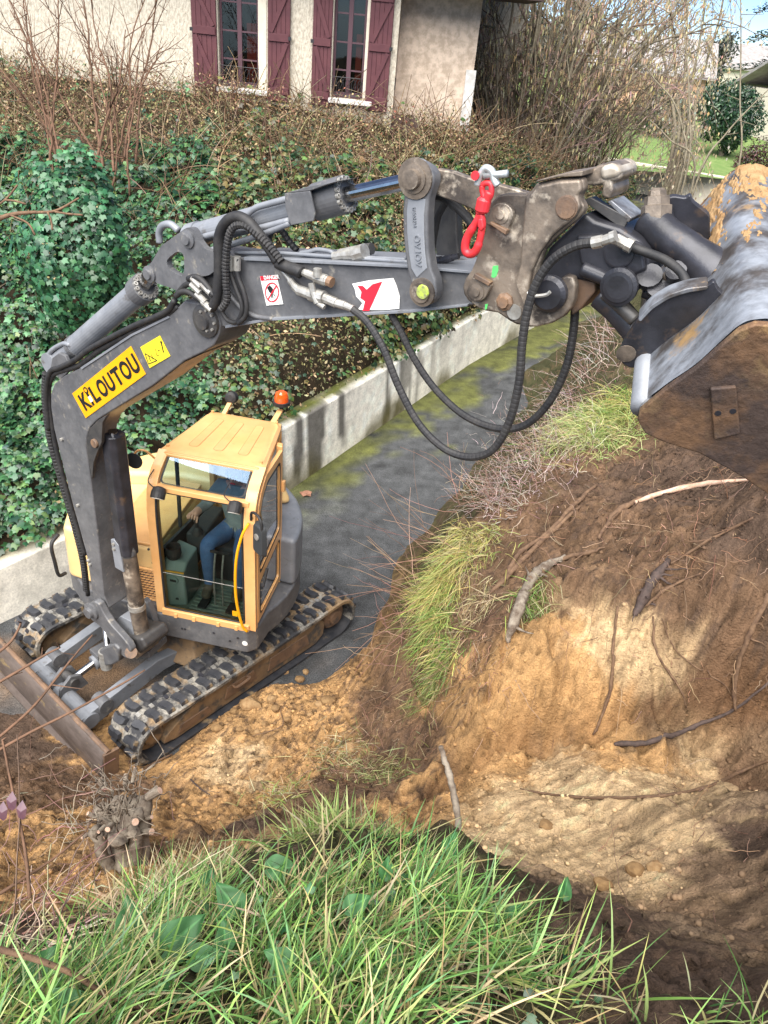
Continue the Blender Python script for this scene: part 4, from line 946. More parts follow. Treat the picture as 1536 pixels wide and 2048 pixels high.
# arm cylinder
a0, a1, a2 = bp(117, 722, mo), bp(283, 580, mo), bp(300, 548, mo)
AC = MB().cyl(a0 + (a1 - a0) * .05, a1, .078, n=28).build('arm_cylinder', 'paint_grey_light', EX)
MB().lathe(a1, a1 - a0, [(-.05, .078), (-.04, .095), (.05, .095), (.055, .05)], 28).build('cylinder_head', 'paint_grey', AC)
d = (a1 - a0) / np.linalg.norm(a1 - a0); u_, v_ = frame_of(d)
for k in range(14):
    an = k * 2 * math.pi / 14; c = a1 + d * .05 + (u_ * math.cos(an) + v_ * math.sin(an)) * .074
    MB().lathe(c, d, [(0, .015), (.018, .015), (.018, .008), (.008, .007)], 8).build('head_bolt', 'zinc', AC)
MB().cyl(a1, a2, .045).build('cylinder_rod', 'bright_steel', AC)
MB().lathe(a0, BN, [(-.09, .085), (.09, .085)], 24).build('cylinder_eye', 'paint_grey_light', AC)
for off in (.0, .24): plate('cylinder_ear', [(100,738),(104,716),(117,706),(130,712),(142,738),(120,760)], off, .03, 'paint_grey', BOOM, bev=.006)
MB().tube(spline([a0 + ZV * .1, a0 + ZV * .16 + BD * .1, a0 + (a1 - a0) * .2 + ZV * .08]), .014, 6).build('cylinder_pipe', 'zinc', AC)
MB().cyl(a0 + (a1 - a0) * .22, a0 + (a1 - a0) * .25, .085, n=24).build('cylinder_band', 'paint_grey', AC)
# bucket cylinder
c0, c1, c2 = bp(378, 474, mo), bp(665, 396, mo), bp(836, 358, mo)
d = (c1 - c0) / np.linalg.norm(c1 - c0)
BK = MB().cyl(c0, c1, .066, n=28).build('bucket_cylinder', 'paint_grey_light', EX)
MB().lathe(c1, d, [(-.11, .066), (-.10, .092), (.085, .092), (.09, .045)], 30).build('cylinder_head', 'paint_grey', BK)
u_, v_ = frame_of(d)
for k in range(16):
    an = k * 2 * math.pi / 16; c = c1 + d * .085 + (u_ * math.cos(an) + v_ * math.sin(an)) * .076
    MB().lathe(c, d, [(0, .0135), (.016, .0135), (.016, .008), (.006, .007)], 8).build('head_bolt', 'zinc', BK)
MB().cyl(c1, c2, .038, n=20).build('cylinder_rod', 'bright_steel', BK)
MB().cyl(c0 + d * .02, c0 + d * .1, .074, n=24).build('cylinder_band', 'paint_grey_light', BK)
# guard plate over the cylinder pipes
GP = z5([(808,165),(955,150),(985,280),(975,325),(845,350),(812,250)])
plate('pipe_guard', GP, .0, .012, 'paint_grey', BK, bev=.004)
plate('pipe_guard_top', z5([(808,165),(955,150),(1110,95),(960,120)]), .0, .2, 'paint_grey', BK, bev=.004)
for off, L in ((.04, [(580,300),(640,250),(720,225),(830,195)]), (.03, [(300,425),(470,385),(640,370),(840,320)]), (.03, [(360,500),(520,455),(680,400),(840,335)])):
    hose('steel_pipe', z5(L), off, .017, 'paint_grey_light', BK)
# hose bundle and pipes on top of the arm
for i, off in enumerate((.04, .09, .14, .19)):
    hose('arm_pipe', [(470 + i * 3, 505), (560, 506), (650, 512), (740, 518), (820, 524)], off, .010, 'paint_grey_light', ARM)
hose('black_hose', z5([(380,830),(405,800),(425,700),(430,560),(430,420),(470,330),(540,300),(600,330),(650,390),(720,480),(770,560)]), -.06, .030, 'rubber')
hose('coil_hose', z5([(440,840),(475,780),(470,680),(468,560),(485,420),(520,355),(580,350),(640,395),(700,450),(760,520),(790,560)]), -.075, .021, 'rubber', ribbed=.22, pitch=.02)
hose('black_hose', z5([(770,565),(820,590),(880,610),(905,625)]), -.05, .034, 'rubber')
hose('grey_loop', z5([(85,450),(82,390),(105,350),(150,345),(195,380)]), .10, .022, 'paint_grey_light')
hose('grey_loop', z5([(715,440),(730,390),(760,372),(800,390),(840,450),(880,495)]), .16, .018, 'rubber', ribbed=.2, pitch=.025)
for L, off, r in (([(495,545),(495,600),(500,640),(530,720),(560,800),(560,860),(530,910),(480,900),(445,850)], -.03, .014), ([(535,540),(533,600),(545,660),(575,740),(590,820),(580,880),(540,920)], -.035, .014)):
    hose('arm_hose', z5(L), off, r, 'rubber')
for x in (495, 535): MB().cyl(bp(*z5([(x, 530)])[0], -.03), bp(*z5([(x, 610)])[0], -.03), .02, n=10).build('hose_fitting', 'zinc', ARM)
for i, L in enumerate(([(190,745),(230,700),(270,690),(340,720),(390,770),(410,810)], [(180,760),(215,735),(260,740),(330,790),(380,835)], [(250,660),(300,650),(350,690),(400,760)])):
    hose('joint_hose', z5(L), -.05 - i * .012, .018, 'rubber')
for q in ((275, 655), (270, 690), (300, 745), (335, 790), (330, 690)):
    c = bp(*z5([q])[0], -.075); MB().cyl(c, c + BD * .07 - ZV * .035, .021, n=8).build('hose_fitting', 'zinc', ARM)
for k, L in enumerate(([(350,600),(330,625),(262,655),(185,695),(150,720),(120,735),(100,745),(92,790),(98,860)], [(357,612),(330,632),(270,662),(200,700),(160,730),(125,742),(106,752),(97,785),(106,860),(120,930),(150,1040),(170,1110)])):
    hose('boom_hose', L, -.01 + k * .02, .020, 'rubber')
hose('boom_hose', [(91,745),(90,800),(100,880),(122,960),(148,1050),(165,1120),(172,1180)], .05, .026, 'rubber', ribbed=.15, pitch=.03)
hose('boom_hose', [(97,760),(95,810),(104,880),(125,955),(152,1050),(168,1120),(176,1190)], .11, .022, 'rubber')
hose('boom_hose', [(95,735),(100,705),(125,688),(140,690)], .06, .018, 'paint_grey_light')
# valves and couplings on the arm's flank
def fitting(name, pts, off, r, mat='zinc', parent=ARM, n=10):
    P = [bp(x, y, off) for x, y in pts]; m = MB()
    for i in range(len(P) - 1): m.cyl(P[i], P[i + 1], r[i], n=n)
    return m.build(name, mat, parent)
fitting('ball_valve', z5([(795,610),(840,665),(865,700),(890,725),(960,750),(1040,770),(1110,800),(1160,815),(1205,835)]), -.035, (.013, .020, .024, .028, .036, .026, .022, .019))
fitting('valve_lever', z5([(965,685),(975,740),(1000,800),(1040,825)]), -.055, (.018, .020, .014))
fitting('stub_valve', z5([(905,615),(940,630),(990,650),(1050,670),(1080,680)]), -.03, (.020, .022, .030, .026))
fitting('stub_cap', z5([(1060,672),(1085,682)]), -.03, (.027,), 'rust_brown')
fitting('stub_tap', z5([(1000,600),(1000,650)]), -.05, (.022,))
fitting('quick_coupler', z5([(1095,530),(1160,520),(1215,518),(1275,500)]), .05, (.024, .030, .040))
fitting('blue_cap', z5([(1120,500),(1200,482),(1275,470)]), .10, (.010, .010))
fitting('quick_coupler', z5([(1270,490),(1315,485)]), .12, (.030,), 'paint_dark')
for L in ([(900,510),(960,500),(1000,490),(1070,500),(1100,520)], [(1000,545),(1050,545),(1095,530)], [(1275,540),(1400,545),(1510,550)]): hose('arm_pipe', z5(L), .06, .012, 'paint_grey_light', ARM)
# stickers on boom and arm
def decal(name, corners, off, mat, parent, thick=.003):
    P = np.array([bp(x, y, off) for x, y in corners]); return MB().prism(P - BN * thick, P).build(name, mat, parent)
def text_on(txt, o_px, x_px, y_px, off, size_h, mat, name, parent, bold=0.0, sx=1.0, ext=.0008, ital=0):
    o_, xx, yy = bp(*o_px, off), bp(*x_px, off), bp(*y_px, off)
    ax = xx - o_; ax /= np.linalg.norm(ax); ay = yy - o_; ay -= ax * (ay @ ax); ay /= np.linalg.norm(ay); az = np.cross(ax, ay)
    cu = bpy.data.curves.new(name, 'FONT'); cu.body = txt; cu.size = size_h; cu.extrude = ext; cu.offset = bold; cu.shear = ital
    cu.materials.append(MATS[mat]); ob = font_mesh(cu, name)
    M4 = Matrix.Identity(4)
    for i in range(3): M4[i][0], M4[i][1], M4[i][2], M4[i][3] = ax[i] * sx, ay[i], az[i], (o_ - CEN)[i]
    ob.parent = parent; ob.matrix_local = M4 if parent is not None else M4
    return ob
STK = decal('name_sticker', [(145, 787), (262, 692), (292, 748), (172, 836)], -.003, 'sticker_yellow', BOOM)
_a, _b = np.array((170., 826.)), np.array((287., 740.))
def letters(word, o_px, x_px, y_px, off, width, height, mat, parent, bold):
    o_, xx, yy = bp(*o_px, off), bp(*x_px, off), bp(*y_px, off)
    ax = xx - o_; ax /= np.linalg.norm(ax); ay = yy - o_; ay -= ax * (ay @ ax); ay /= np.linalg.norm(ay); az = np.cross(ax, ay)
    n = len(word); x = 0.0
    wts = [.45 if ch == 'I' else .95 if ch in 'LT' else 1.0 for ch in word]; unit = width / sum(wts)
    for ch, wt in zip(word, wts):
        if ch != ' ':
            cu = bpy.data.curves.new('letter', 'FONT'); cu.body = ch; cu.size = height / .70; cu.extrude = .0006; cu.offset = bold
            csz = cu.size; cu.materials.append(MATS[mat]); ob = font_mesh(cu, 'letter')
            cw_ = {'K': .66, 'I': .28, 'L': .56, 'O': .78, 'U': .72, 'T': .61}.get(ch, .66) * csz
            sx = unit * wt * .90 / cw_; p = o_ + ax * (x + unit * wt * .04) - CEN
            M4 = Matrix.Identity(4)
            for i in range(3): M4[i][0], M4[i][1], M4[i][2], M4[i][3] = ax[i] * sx, ay[i], az[i], p[i]
            ob.parent = parent; ob.matrix_local = M4
        x += unit * wt
    return o_, ax, ay, az, unit
o_, ax, ay, az, unit = letters('KILOUTOU', (170, 822), (284, 737), (152, 790), -.0075, np.linalg.norm(bp(284, 737) - bp(170, 822)), np.linalg.norm(bp(170, 822) - bp(155, 793)), 'ink_black', STK, .006)
# the little figure standing in for the dot and stem of the second letter
fx = o_ + ax * unit * 1.26
MB().lathe(fx + ay * .115, -BN, [(0, .026), (.002, .026)], 14).build('figure_head', 'ink_black', STK)
MB().lathe(fx + ay * .115 - BN * .002, -BN, [(0, .014), (.001, .014)], 14).build('figure_face', 'sticker_yellow', STK)
MB().box(fx + ay * .045 - BN * .002, (ax, ay, BN), (.018, .022, .001)).build('figure_shirt', 'sticker_white', STK)
WRN = decal('warning_sticker', [(281, 694), (320, 671), (341, 712), (300, 736)], -.003, 'sticker_lemon', BOOM)
def stroke(parent, pts, off, w, mat='ink_black', closed=False):
    P = [bp(x, y, off) for x, y in pts]; m = MB()
    for i in range(len(P) - (0 if closed else 1)): m.bar(P[i], P[(i + 1) % len(P)], w, .0015, up=BN)
    return m.build('print_mark', mat, parent)
stroke(WRN, [(290, 707), (297, 728), (314, 721)], -.0065, .006, closed=True); stroke(WRN, [(297, 711), (301, 722)], -.0065, .006); stroke(WRN, [(303, 709), (306, 719)], -.0065, .005)
stroke(WRN, [(323, 687), (327, 705)], -.0065, .010); stroke(WRN, [(319, 700), (316, 702)], -.0065, .005); stroke(WRN, [(311, 698), (314, 712), (318, 710)], -.0065, .003)
MB().lathe(bp(322.5, 684.5, -.006), -BN, [(0, .009), (.0015, .009)], 10).build('print_dot', 'ink_black', WRN)
dz = lambda L: [(290 + x / 2.898, 330 + y / 2.898) for x, y in L]
DGR = decal('danger_sticker', dz([(667, 645), (765, 638), (802, 806), (706, 814)]), .017, 'sticker_white', ARM)
decal('danger_band', dz([(667, 645), (765, 638), (771, 664), (673, 671)]), .0135, 'sticker_red', DGR, .001)
text_on('DANGER', dz([(690, 664)])[0], dz([(760, 659)])[0], dz([(685, 640)])[0], .0115, .028, 'sticker_white', 'danger_lettering', DGR, .0008)
stroke(DGR, [dz([(736 + 38 * math.cos(t), 738 + 54 * math.sin(t))])[0] for t in np.linspace(0, 2 * math.pi, 24, endpoint=False)], .0125, .007, 'sticker_red', True)
stroke(DGR, dz([(762, 698), (712, 780)]), .0115, .007, 'sticker_red')
P = np.array([bp(*q, .0125) for q in dz([(708, 712), (722, 697), (740, 715), (748, 735), (738, 748), (722, 738)])]); MB().prism(P - BN * .001, P).build('print_hand', 'ink_black', DGR)
for a in ((738, 748, 742, 768), (745, 745, 755, 765), (732, 750, 735, 772)): stroke(DGR, dz([a[:2], a[2:]]), .0115, .004)
WHS = decal('hazard_sticker', dz([(1202, 688), (1300, 668), (1440, 655), (1460, 700), (1478, 760), (1475, 832), (1380, 840), (1235, 838), (1262, 800), (1225, 760), (1218, 720)]), .017, 'sticker_white', ARM)
decal('hazard_band', dz([(1232, 700), (1262, 700), (1285, 722), (1320, 690), (1376, 675), (1300, 845), (1262, 845), (1275, 790), (1248, 770), (1255, 735)]), .0135, 'sticker_red', WHS, .001)
# bucket links
z6 = lambda L: [(780 + x / 3.2, 290 + y / 3.2) for x, y in L]
link = z6([(52,215),(60,165),(90,120),(140,103),(200,110),(250,140),(280,190),(282,240),(262,300),(248,345),(240,440),(240,560),(246,680),(262,790),(290,860),(298,930),(290,985),(258,1020),(210,1028),(165,1010),(140,970),(132,900),(108,800),(92,690),(80,560),(78,420),(85,330),(62,275)])
LK = plate('rocker_link', link, -.10, .07, 'paint_grey', bev=.014, seg=3)
plate('link_relief', z6([(115,345),(225,345),(215,450),(215,560),(222,690),(235,790),(170,850),(135,790),(118,680),(108,560),(106,420)]), -.104, .006, 'paint_grey_light', LK, bev=.003)
plate('rocker_link', [(x + 0, y) for x, y in z6([(262,330),(300,300),(410,330),(425,420),(428,560),(440,700),(452,800),(440,880),(330,880),(310,800),(285,650),(265,480)])], .27, .07, 'paint_dark', bev=.012)
ring(831.6, 357, -.10, .08, .03, 'worn_steel', 'link_pin', LK, [(0, .085), (.012, .085), (.014, .06), (.022, .06), (.024, .042), (.05, .04), (.052, .012)])
ring(845.6, 584, -.10, .07, .03, 'worn_steel', 'link_pin', LK, [(0, .066), (.012, .066), (.014, .048), (.026, .046)])
ring(845.6, 584, -.126, .04, .01, 'lime_dab', 'paint_mark', LK, [(0, .034), (.008, .03)])
MB().cyl(bp(831.6, 357, -.03), bp(831.6, 357, .33), .06, n=20).build('link_shaft', 'paint_grey_light', LK)
for o2 in (.04, .11, .18, .25): MB().cyl(bp(833, 356, o2), bp(833, 356, o2 + .05), .085, n=24).build('link_spacer', 'paint_grey_light', LK)
MB().cyl(bp(845.6, 584, -.03), bp(845.6, 584, .33), .055, n=20).build('link_shaft', 'paint_dark', LK)
# raised maker's lettering down the link
text_on('VOLVO', (832, 533), (828, 465), (838, 532), -.107, .042, 'paint_grey_light', 'link_lettering', LK, .0008, 1.0, .003)
text_on('14550807', (827, 455), (824, 408), (832, 455), -.107, .022, 'paint_grey_light', 'link_lettering', LK, .0003, 1.0, .003)
for off in (-.03, .24):
    plate('tipping_link', z6([(240,330),(235,250),(290,150),(400,170),(560,230),(700,255),(880,305),(860,420),(700,520),(540,420),(420,370),(290,318)]), off, .045, 'worn_steel' if off < 0 else 'paint_dark', EX, bev=.008)
hose('link_hose', z6([(270,320),(340,335),(430,400),(490,460),(530,510)]), .06, .022, 'rubber')
hose('link_hose', z6([(360,360),(310,450),(285,560),(270,660),(275,720),(300,745)]), .14, .018, 'rubber')
fitting('hose_clip', z6([(275, 745), (330, 740), (400, 720), (440, 710)]), .10, (.022, .018, .014), 'tilt_black', EX)
# quick hitch
hitch = z6([(606,470),(610,420),(640,372),(690,322),(740,312),(860,314),(905,292),(938,245),(1080,212),(1215,205),(1240,222),(1246,282),(1218,322),(1222,350),(1246,392),(1240,430),(1200,475),(1120,540),(1050,602),(985,680),(945,770),(928,830),(920,880),(940,960),(985,1030),(1040,1055),(1090,1010),(1112,950),(1108,890),(1088,852),(1130,836),(1172,846),(1186,900),(1180,985),(1160,1040),(1110,1100),(1040,1140),(940,1165),(880,1165),(850,1155),(810,1150),(770,1130),(738,1108),(690,1075),(610,1062),(560,1040),(500,1000),(470,955),(464,910),(478,860),(520,800),(545,740),(560,690),(590,600),(612,540)])
QH = plate('quick_hitch', hitch, -.115, .05, 'worn_steel', bev=.01, seg=2)
plate('hitch_cheek', hitch, .31, .05, 'worn_steel', QH, bev=.008)
plate('hitch_rib', z6([(860,330),(905,310),(945,262),(1080,230),(1215,222),(1225,290),(1200,325),(1215,395),(1185,460),(1040,580),(960,690),(905,810),(890,900),(870,1060),(820,960),(795,880),(830,760),(838,600),(850,480)]), -.150, .036, 'worn_steel', QH, bev=.012)
plate('hitch_rib', z6([(930,240),(1080,205),(1230,200),(1235,165),(1180,172),(1070,190),(940,225)]), -.14, .20, 'worn_steel', QH, bev=.01)
plate('hitch_hook', z6([(1150,178),(1300,150),(1330,128),(1410,112),(1460,128),(1476,170),(1470,220),(1420,235),(1428,300),(1400,350),(1350,330),(1360,250),(1300,262),(1240,260),(1235,205)]), -.02, .22, 'worn_steel', QH, bev=.014)
plate('hook_tip', z6([(1335,140),(1410,118),(1462,134),(1472,175),(1462,212),(1400,222),(1345,235)]), -.035, .20, 'bare_steel', QH, bev=.02)
def tab(c, ang, w, h, name):
    a = math.radians(ang); P = [(c[0] + math.cos(t) * w, c[1] + math.sin(t) * w) for t in np.linspace(math.pi, 2 * math.pi, 10)] + [(c[0] + w, c[1] + h), (c[0] - w, c[1] + h)]
    P = [(c[0] + (x - c[0]) * math.cos(a) - (y - c[1]) * math.sin(a), c[1] + (x - c[0]) * math.sin(a) + (y - c[1]) * math.cos(a)) for x, y in P]
    t_ = plate(name, z6(P), -.145, .03, 'worn_steel', QH, bev=.006)
    ring(*z6([c])[0], -.145, .02, .012, 'worn_steel', 'pin_stud', t_, [(0, .036), (.006, .036), (.007, .02), (.016, .018)], 16)
    return t_, P
t1, P1 = tab((712, 445), 22, 75, 95, 'pin_keeper'); plate('keeper_bar', z6([(632,505),(640,490),(748,545),(738,578)]), -.165, .03, 'rust_brown', t1, bev=.004)
t2, P2 = tab((556, 940), 205, 66, 75, 'pin_keeper'); plate('keeper_bar', z6([(528,850),(540,822),(645,880),(630,905)]), -.165, .03, 'rust_brown', t2, bev=.004)
ring(*z6([(738, 1002)])[0], -.115, .04, .02, 'rust_brown', 'hitch_nut', QH, [(0, .04), (.012, .04), (.018, .026), (.03, .024)], 8)
ring(*z6([(1132, 400)])[0], -.150, .05, .01, 'rust_brown', 'hitch_boss', QH, [(0, .046), (.005, .046), (.006, .040), (.012, .040)], 20)
ring(*z6([(796, 1068)])[0], -.117, .04, .004, 'zinc', 'hitch_hole', QH, [(0, .034), (.004, .034)], 20)
plate('paint_dab', z6([(658,775),(690,772),(692,800),(680,840),(665,850),(648,845)]), -.1185, .004, 'green_dab', QH, bev=0)
plate('paint_dab', z6([(608,1020),(625,1018),(618,1050),(608,1055)]), -.1185, .004, 'green_dab', QH, bev=0)
# bucket pin carried by the hook
bpn = MB().lathe(bp(*z6([(1005, 960)])[0], -.16), BN, [(0, .06), (.015, .076), (.04, .076), (.05, .05), (.40, .05)], 28).build('pin_cap', 'tilt_black', QH)
MB().tube(spline([bp(*z6([q])[0], -.20) for q in ((880, 945), (930, 965), (1000, 958), (1025, 940))], 5), .008, 6).build('pin_clip', 'zinc', QH)
# tilt unit between hitch and bucket
TU = plate('tilt_unit', [(1080,560),(1078,530),(1098,495),(1140,455),(1168,425),(1190,440),(1240,455),(1278,480),(1300,505),(1300,545),(1275,570),(1255,600),(1200,572),(1150,560),(1130,620),(1100,610)], -.04, .28, 'tilt_black', bev=.02)
plate('tilt_side', [(1150,470),(1230,468),(1285,490),(1292,540),(1260,560),(1225,560),(1160,530)], -.07, .04, 'tilt_black', TU, bev=.015)
plate('tilt_underside', [(1150,545),(1190,560),(1190,585),(1160,620),(1142,632),(1140,580)], -.03, .24, 'rust_brown', TU, bev=.01)
# square tube socket pointing at the hook
sk = [bp(1200, 412, .05), bp(1255, 430, .05)]
for a, b, c, d_ in (((1168, 400), (1188, 390), (1262, 445), (1240, 462)),):
    plate('socket_wall', [(1165,402),(1180,394),(1258,436),(1246,460)], .0, .02, 'paint_dark', TU, bev=.004); plate('socket_wall', [(1165,402),(1180,394),(1258,436),(1246,460)], .14, .02, 'bucket_back', TU, bev=.004)
    plate('socket_wall', [(1165,402),(1172,398),(1250,452),(1246,460)], .02, .12, 'paint_dark', TU, bev=.004); plate('socket_wall', [(1214,404),(1222,400),(1264,436),(1256,446)], .0, .16, 'bucket_back', TU, bev=.004)
ring(1240, 572, -.10, .07, .05, 'tilt_black', 'tilt_knuckle', TU, [(0, .075), (.02, .075), (.025, .06), (.03, .06), (.032, .045)])
ring(1238, 505, -.075, .07, .01, 'tilt_black', 'tilt_cover', TU, [(0, .06), (.006, .06), (.008, .052)])
hose('tilt_rib', [(1165, 538), (1200, 553), (1225, 566)], -.07, .03, 'tilt_black', TU)
hose('tilt_strut', [(1200, 590), (1232, 618), (1262, 652), (1275, 672)], .0, .06, 'tilt_black', TU); hose('tilt_strut', [(1210, 586), (1240, 612), (1270, 640)], -.055, .03, 'paint_dark', TU)
# ---------------------------------------------------------------- bucket, tilted sideways
_t, _yw = math.radians(15), math.radians(-18)
BA = (BN * math.cos(_yw) + BD * math.sin(_yw)) * math.cos(_t) + ZV * math.sin(_t)      # its width axis, from the near cheek to the far one
BKP = bp(1275, 838, -.5)
def kp(px, py, off=0.0): return at_pl(px, py, BKP + BA * off, BA)
BKW = 1.2
cheek_px = [(1275,838),(1280,818),(1330,776),(1390,735),(1440,690),(1478,657),(1510,645),(1560,648),(1640,690),(1720,790),(1720,930),(1650,1010),(1580,1010),(1536,985),(1480,948),(1400,904),(1330,882),(1290,864)]
CK = np.array([kp(*q) for q in cheek_px])
BUCKET = MB().prism(CK - BA * .012, CK + BA * .018).build('bucket', 'bucket_side', EX, bevel=.008)
MB().prism(CK + BA * (BKW - .02), CK + BA * (BKW + .012)).build('far_cheek', 'bucket_side', BUCKET, bevel=.008)
shell_px = spline([np.array(kp(*q)) for q in ((1275,840),(1281,816),(1330,776),(1390,735),(1440,690),(1478,657),(1510,645),(1560,648),(1640,690),(1720,790))], 4)
cen = CK.mean(0); inner = np.array([p + (cen - p) / np.linalg.norm(cen - p) * .022 for p in shell_px])
nseg = 24; V = []; k = len(shell_px)
for j in range(nseg + 1):
    for p in shell_px: V.append(p + BA * (.018 + (BKW - .036) * j / nseg))
for j in range(nseg + 1):
    for p in inner: V.append(p + BA * (.018 + (BKW - .036) * j / nseg))
F = []; O2 = (nseg + 1) * k
for j in range(nseg):
    for i in range(k - 1):
        F.append((j * k + i, j * k + i + 1, (j + 1) * k + i + 1, (j + 1) * k + i)); F.append((O2 + j * k + i, O2 + (j + 1) * k + i, O2 + (j + 1) * k + i + 1, O2 + j * k + i + 1))
    F.append((j * k, (j + 1) * k, O2 + (j + 1) * k, O2 + j * k))
mesh_obj('bucket_shell', V, F, 'bucket_back', BUCKET, smooth=True)
# rolled lip bar and worn patch plates
MB().tube([kp(1285, 822) + BA * .02, kp(1285, 822) + BA * (BKW - .02)], .045, 14).build('lip_bar', 'paint_grey_light', BUCKET, smooth=True)
wp = [kp(*q, -.012) for q in ((1420, 772), (1472, 768), (1480, 862), (1428, 874))]; WPL = MB().prism(wp, [p - BA * .018 for p in wp]).build('wear_plate', 'bucket_side', BUCKET, bevel=.006)
for q in ((1436, 826), (1466, 822)): MB().lathe(kp(*q, -.0295), -BA, [(0, .011), (.003, .011)], 12).build('plate_hole', 'tilt_black', WPL)
# hanger ears on the back of the bucket
def ear(name, px, off, th, mat='tilt_black'):
    P = round_poly([kp(x, y, off) for x, y in px], .015, 2); return MB().prism(P, P + BA * th).build(name, mat, BUCKET, bevel=.006)
near_ear = [(1236,706),(1246,686),(1275,640),(1300,612),(1335,590),(1375,577),(1416,572),(1428,560),(1436,580),(1462,600),(1480,660),(1440,712),(1380,752),(1330,775),(1300,770),(1284,735),(1262,738),(1243,728)]
ear('hanger_ear', near_ear, .30, .03)
ear('ear_rim', [(1275,640),(1300,612),(1335,590),(1375,577),(1416,572),(1416,580),(1376,586),(1338,598),(1305,619),(1281,645)], .28, .07, 'bucket_back')
ear('hanger_ear', [(1300,430),(1318,404),(1345,392),(1372,397),(1380,388),(1386,404),(1420,430),(1420,500),(1350,520),(1310,480)], .80, .03)
MB().lathe(kp(1252, 707, .295), -BA, [(0, .038), (.004, .038)], 16).build('ear_eye', 'worn_steel', BUCKET)
MB().cyl(kp(1335, 620, .33) , kp(1335, 620, .80), .055, n=20).build('hanger_shaft', 'tilt_black', BUCKET)
# tilt pivot barrel with its big nut
pb0, pb1 = bp(1312, 425, .0), bp(1432, 545, -.02)
PV = MB().tube(spline([bp(1306, 442, .10), bp(1330, 470, .06), bp(1380, 505, .03), bp(1440, 560, .02)], 6), [.085, .082, .075] + [.07] * 10 + [.075, .08, .085, .09, .09, .09], 16).build('pivot_barrel', 'tilt_black', EX, smooth=True)
nt_ = bp(1312, 428, .08); nd = -BD * .25 + ZV * .95 + BN * .15
MB().lathe(nt_, nd, [(-.02, .06), (.03, .06), (.034, .05), (.065, .048), (.068, .036), (.085, .034), (.095, .022)], 6).build('pivot_nut', 'worn_steel', PV)
for px_, off, r_ in ((((1330, 545), (1352, 560), (1372, 552)), -.02, .03), (((1290, 580), (1320, 590), (1345, 585)), .0, .035), (((1338, 520), (1360, 540), (1350, 575)), .06, .03), (((1360, 470), (1395, 485), (1390, 520)), .14, .03)):
    hose('pivot_link', px_, off, r_, 'worn_steel' if r_ < .033 else 'tilt_black', PV)
for q, rr_ in (((1352, 550), .04), ((1318, 582), .045), ((1300, 560), .05)): MB().lathe(bp(*q, -.03), -BN * .6 + ZV * .5, [(0, rr_), (.04, rr_), (.042, rr_ * .5)], 14).build('pivot_boss', 'tilt_black', PV)
# earth stuck on the bucket's back
def clod_geo(c, r, seed, sq=(1, 1, 1), sub=2):
    bm = bmesh.new(); bmesh.ops.create_icosphere(bm, subdivisions=sub, radius=1.0); rr = np.random.default_rng(seed)
    V = np.array([v.co[:] for v in bm.verts]); F = [tuple(v.index for v in f.verts) for f in bm.faces]; bm.free()
    ax_ = rr.normal(size=(7, 3)); ax_ /= np.linalg.norm(ax_, axis=1)[:, None]; lim = rr.uniform(.62, .95, 7)
    for a, l in zip(ax_, lim):
        dd = V @ a; V = V - np.outer(np.maximum(dd - l, 0), a)
    V *= 1 + rr.normal(0, .05, (len(V), 1))
    return np.asarray(c) + V * r * np.array(sq), F
gi, gt = np.meshgrid(np.linspace(.30, .86, 120), np.linspace(.42, .995, 150), indexing='ij')
_pi = gi * (k - 1); _lo = np.clip(_pi.astype(int), 0, k - 2); _fr = (_pi - _lo)[..., None]
gp_ = shell_px[_lo] * (1 - _fr) + shell_px[_lo + 1] * _fr; on_ = gp_ - cen; on_ /= np.linalg.norm(on_, axis=-1, keepdims=True)
hh = fbm(gi * 9 + 3, gt * 6, 5) * 1.6 + fbm(gi * 30, gt * 22, 3) * 1.1 + (gt - .82) * 1.5 - .16 + fbm(gi * 70, gt * 60, 2) * .9; hh = hh - .6 * np.clip(np.abs(gi - .56) - .2, 0, 1)
gp_ = gp_ + BA * (BKW * gt)[..., None] + on_ * (np.clip(hh, -.05, .6) * .014 + .0005)[..., None]
material('sand_clod', (0.36, 0.24, 0.125), rough=0.95, col2=(0.24, 0.14, 0.065), scale=20, bump=0.006, bscale=60, spec=0.1)
material('earth_clod', (0.30, 0.19, 0.09), rough=0.95, col2=(0.17, 0.10, 0.05), scale=14, bump=0.006, bscale=60, spec=0.1)
_id = np.arange(gi.size).reshape(gi.shape); _q = np.stack([_id[:-1, :-1], _id[1:, :-1], _id[1:, 1:], _id[:-1, 1:]], -1).reshape(-1, 4)
_q = _q[(hh.reshape(-1)[_q] > -.04).any(1)]
mesh_obj('caked_earth', gp_.reshape(-1, 3), _q, 'sand_clod', BUCKET, smooth=True)
# hoses hanging under the arm and over the hitch
hose('hanging_hose', [(705,618),(735,645),(768,700),(798,775),(838,848),(888,897),(938,914),(985,900),(1018,845),(1038,765),(1044,690),(1054,625),(1072,568),(1105,520),(1150,492),(1195,484)], -.20, .019, 'rubber', ribbed=.045, pitch=.022, n=10)
hose('hanging_hose', [(782,628),(800,660),(830,720),(872,780),(930,832),(995,857),(1050,850),(1098,805),(1132,735),(1147,660),(1150,600),(1148,560)], .05, .019, 'rubber', ribbed=.045, pitch=.022, n=10)
hose('bucket_hose', [(1235,482,-.12),(1280,500,-.10),(1330,520,-.12),(1362,545,-.15),(1375,572,-.18)], -.12, .018, 'rubber')
fitting('hose_end', [(1185, 486), (1205, 482), (1222, 476), (1232, 472)], -.20, (.024, .02, .024), 'zinc', EX); fitting('hose_end', [(1232, 478), (1252, 488), (1264, 494)], -.13, (.022, .026), 'zinc', EX)
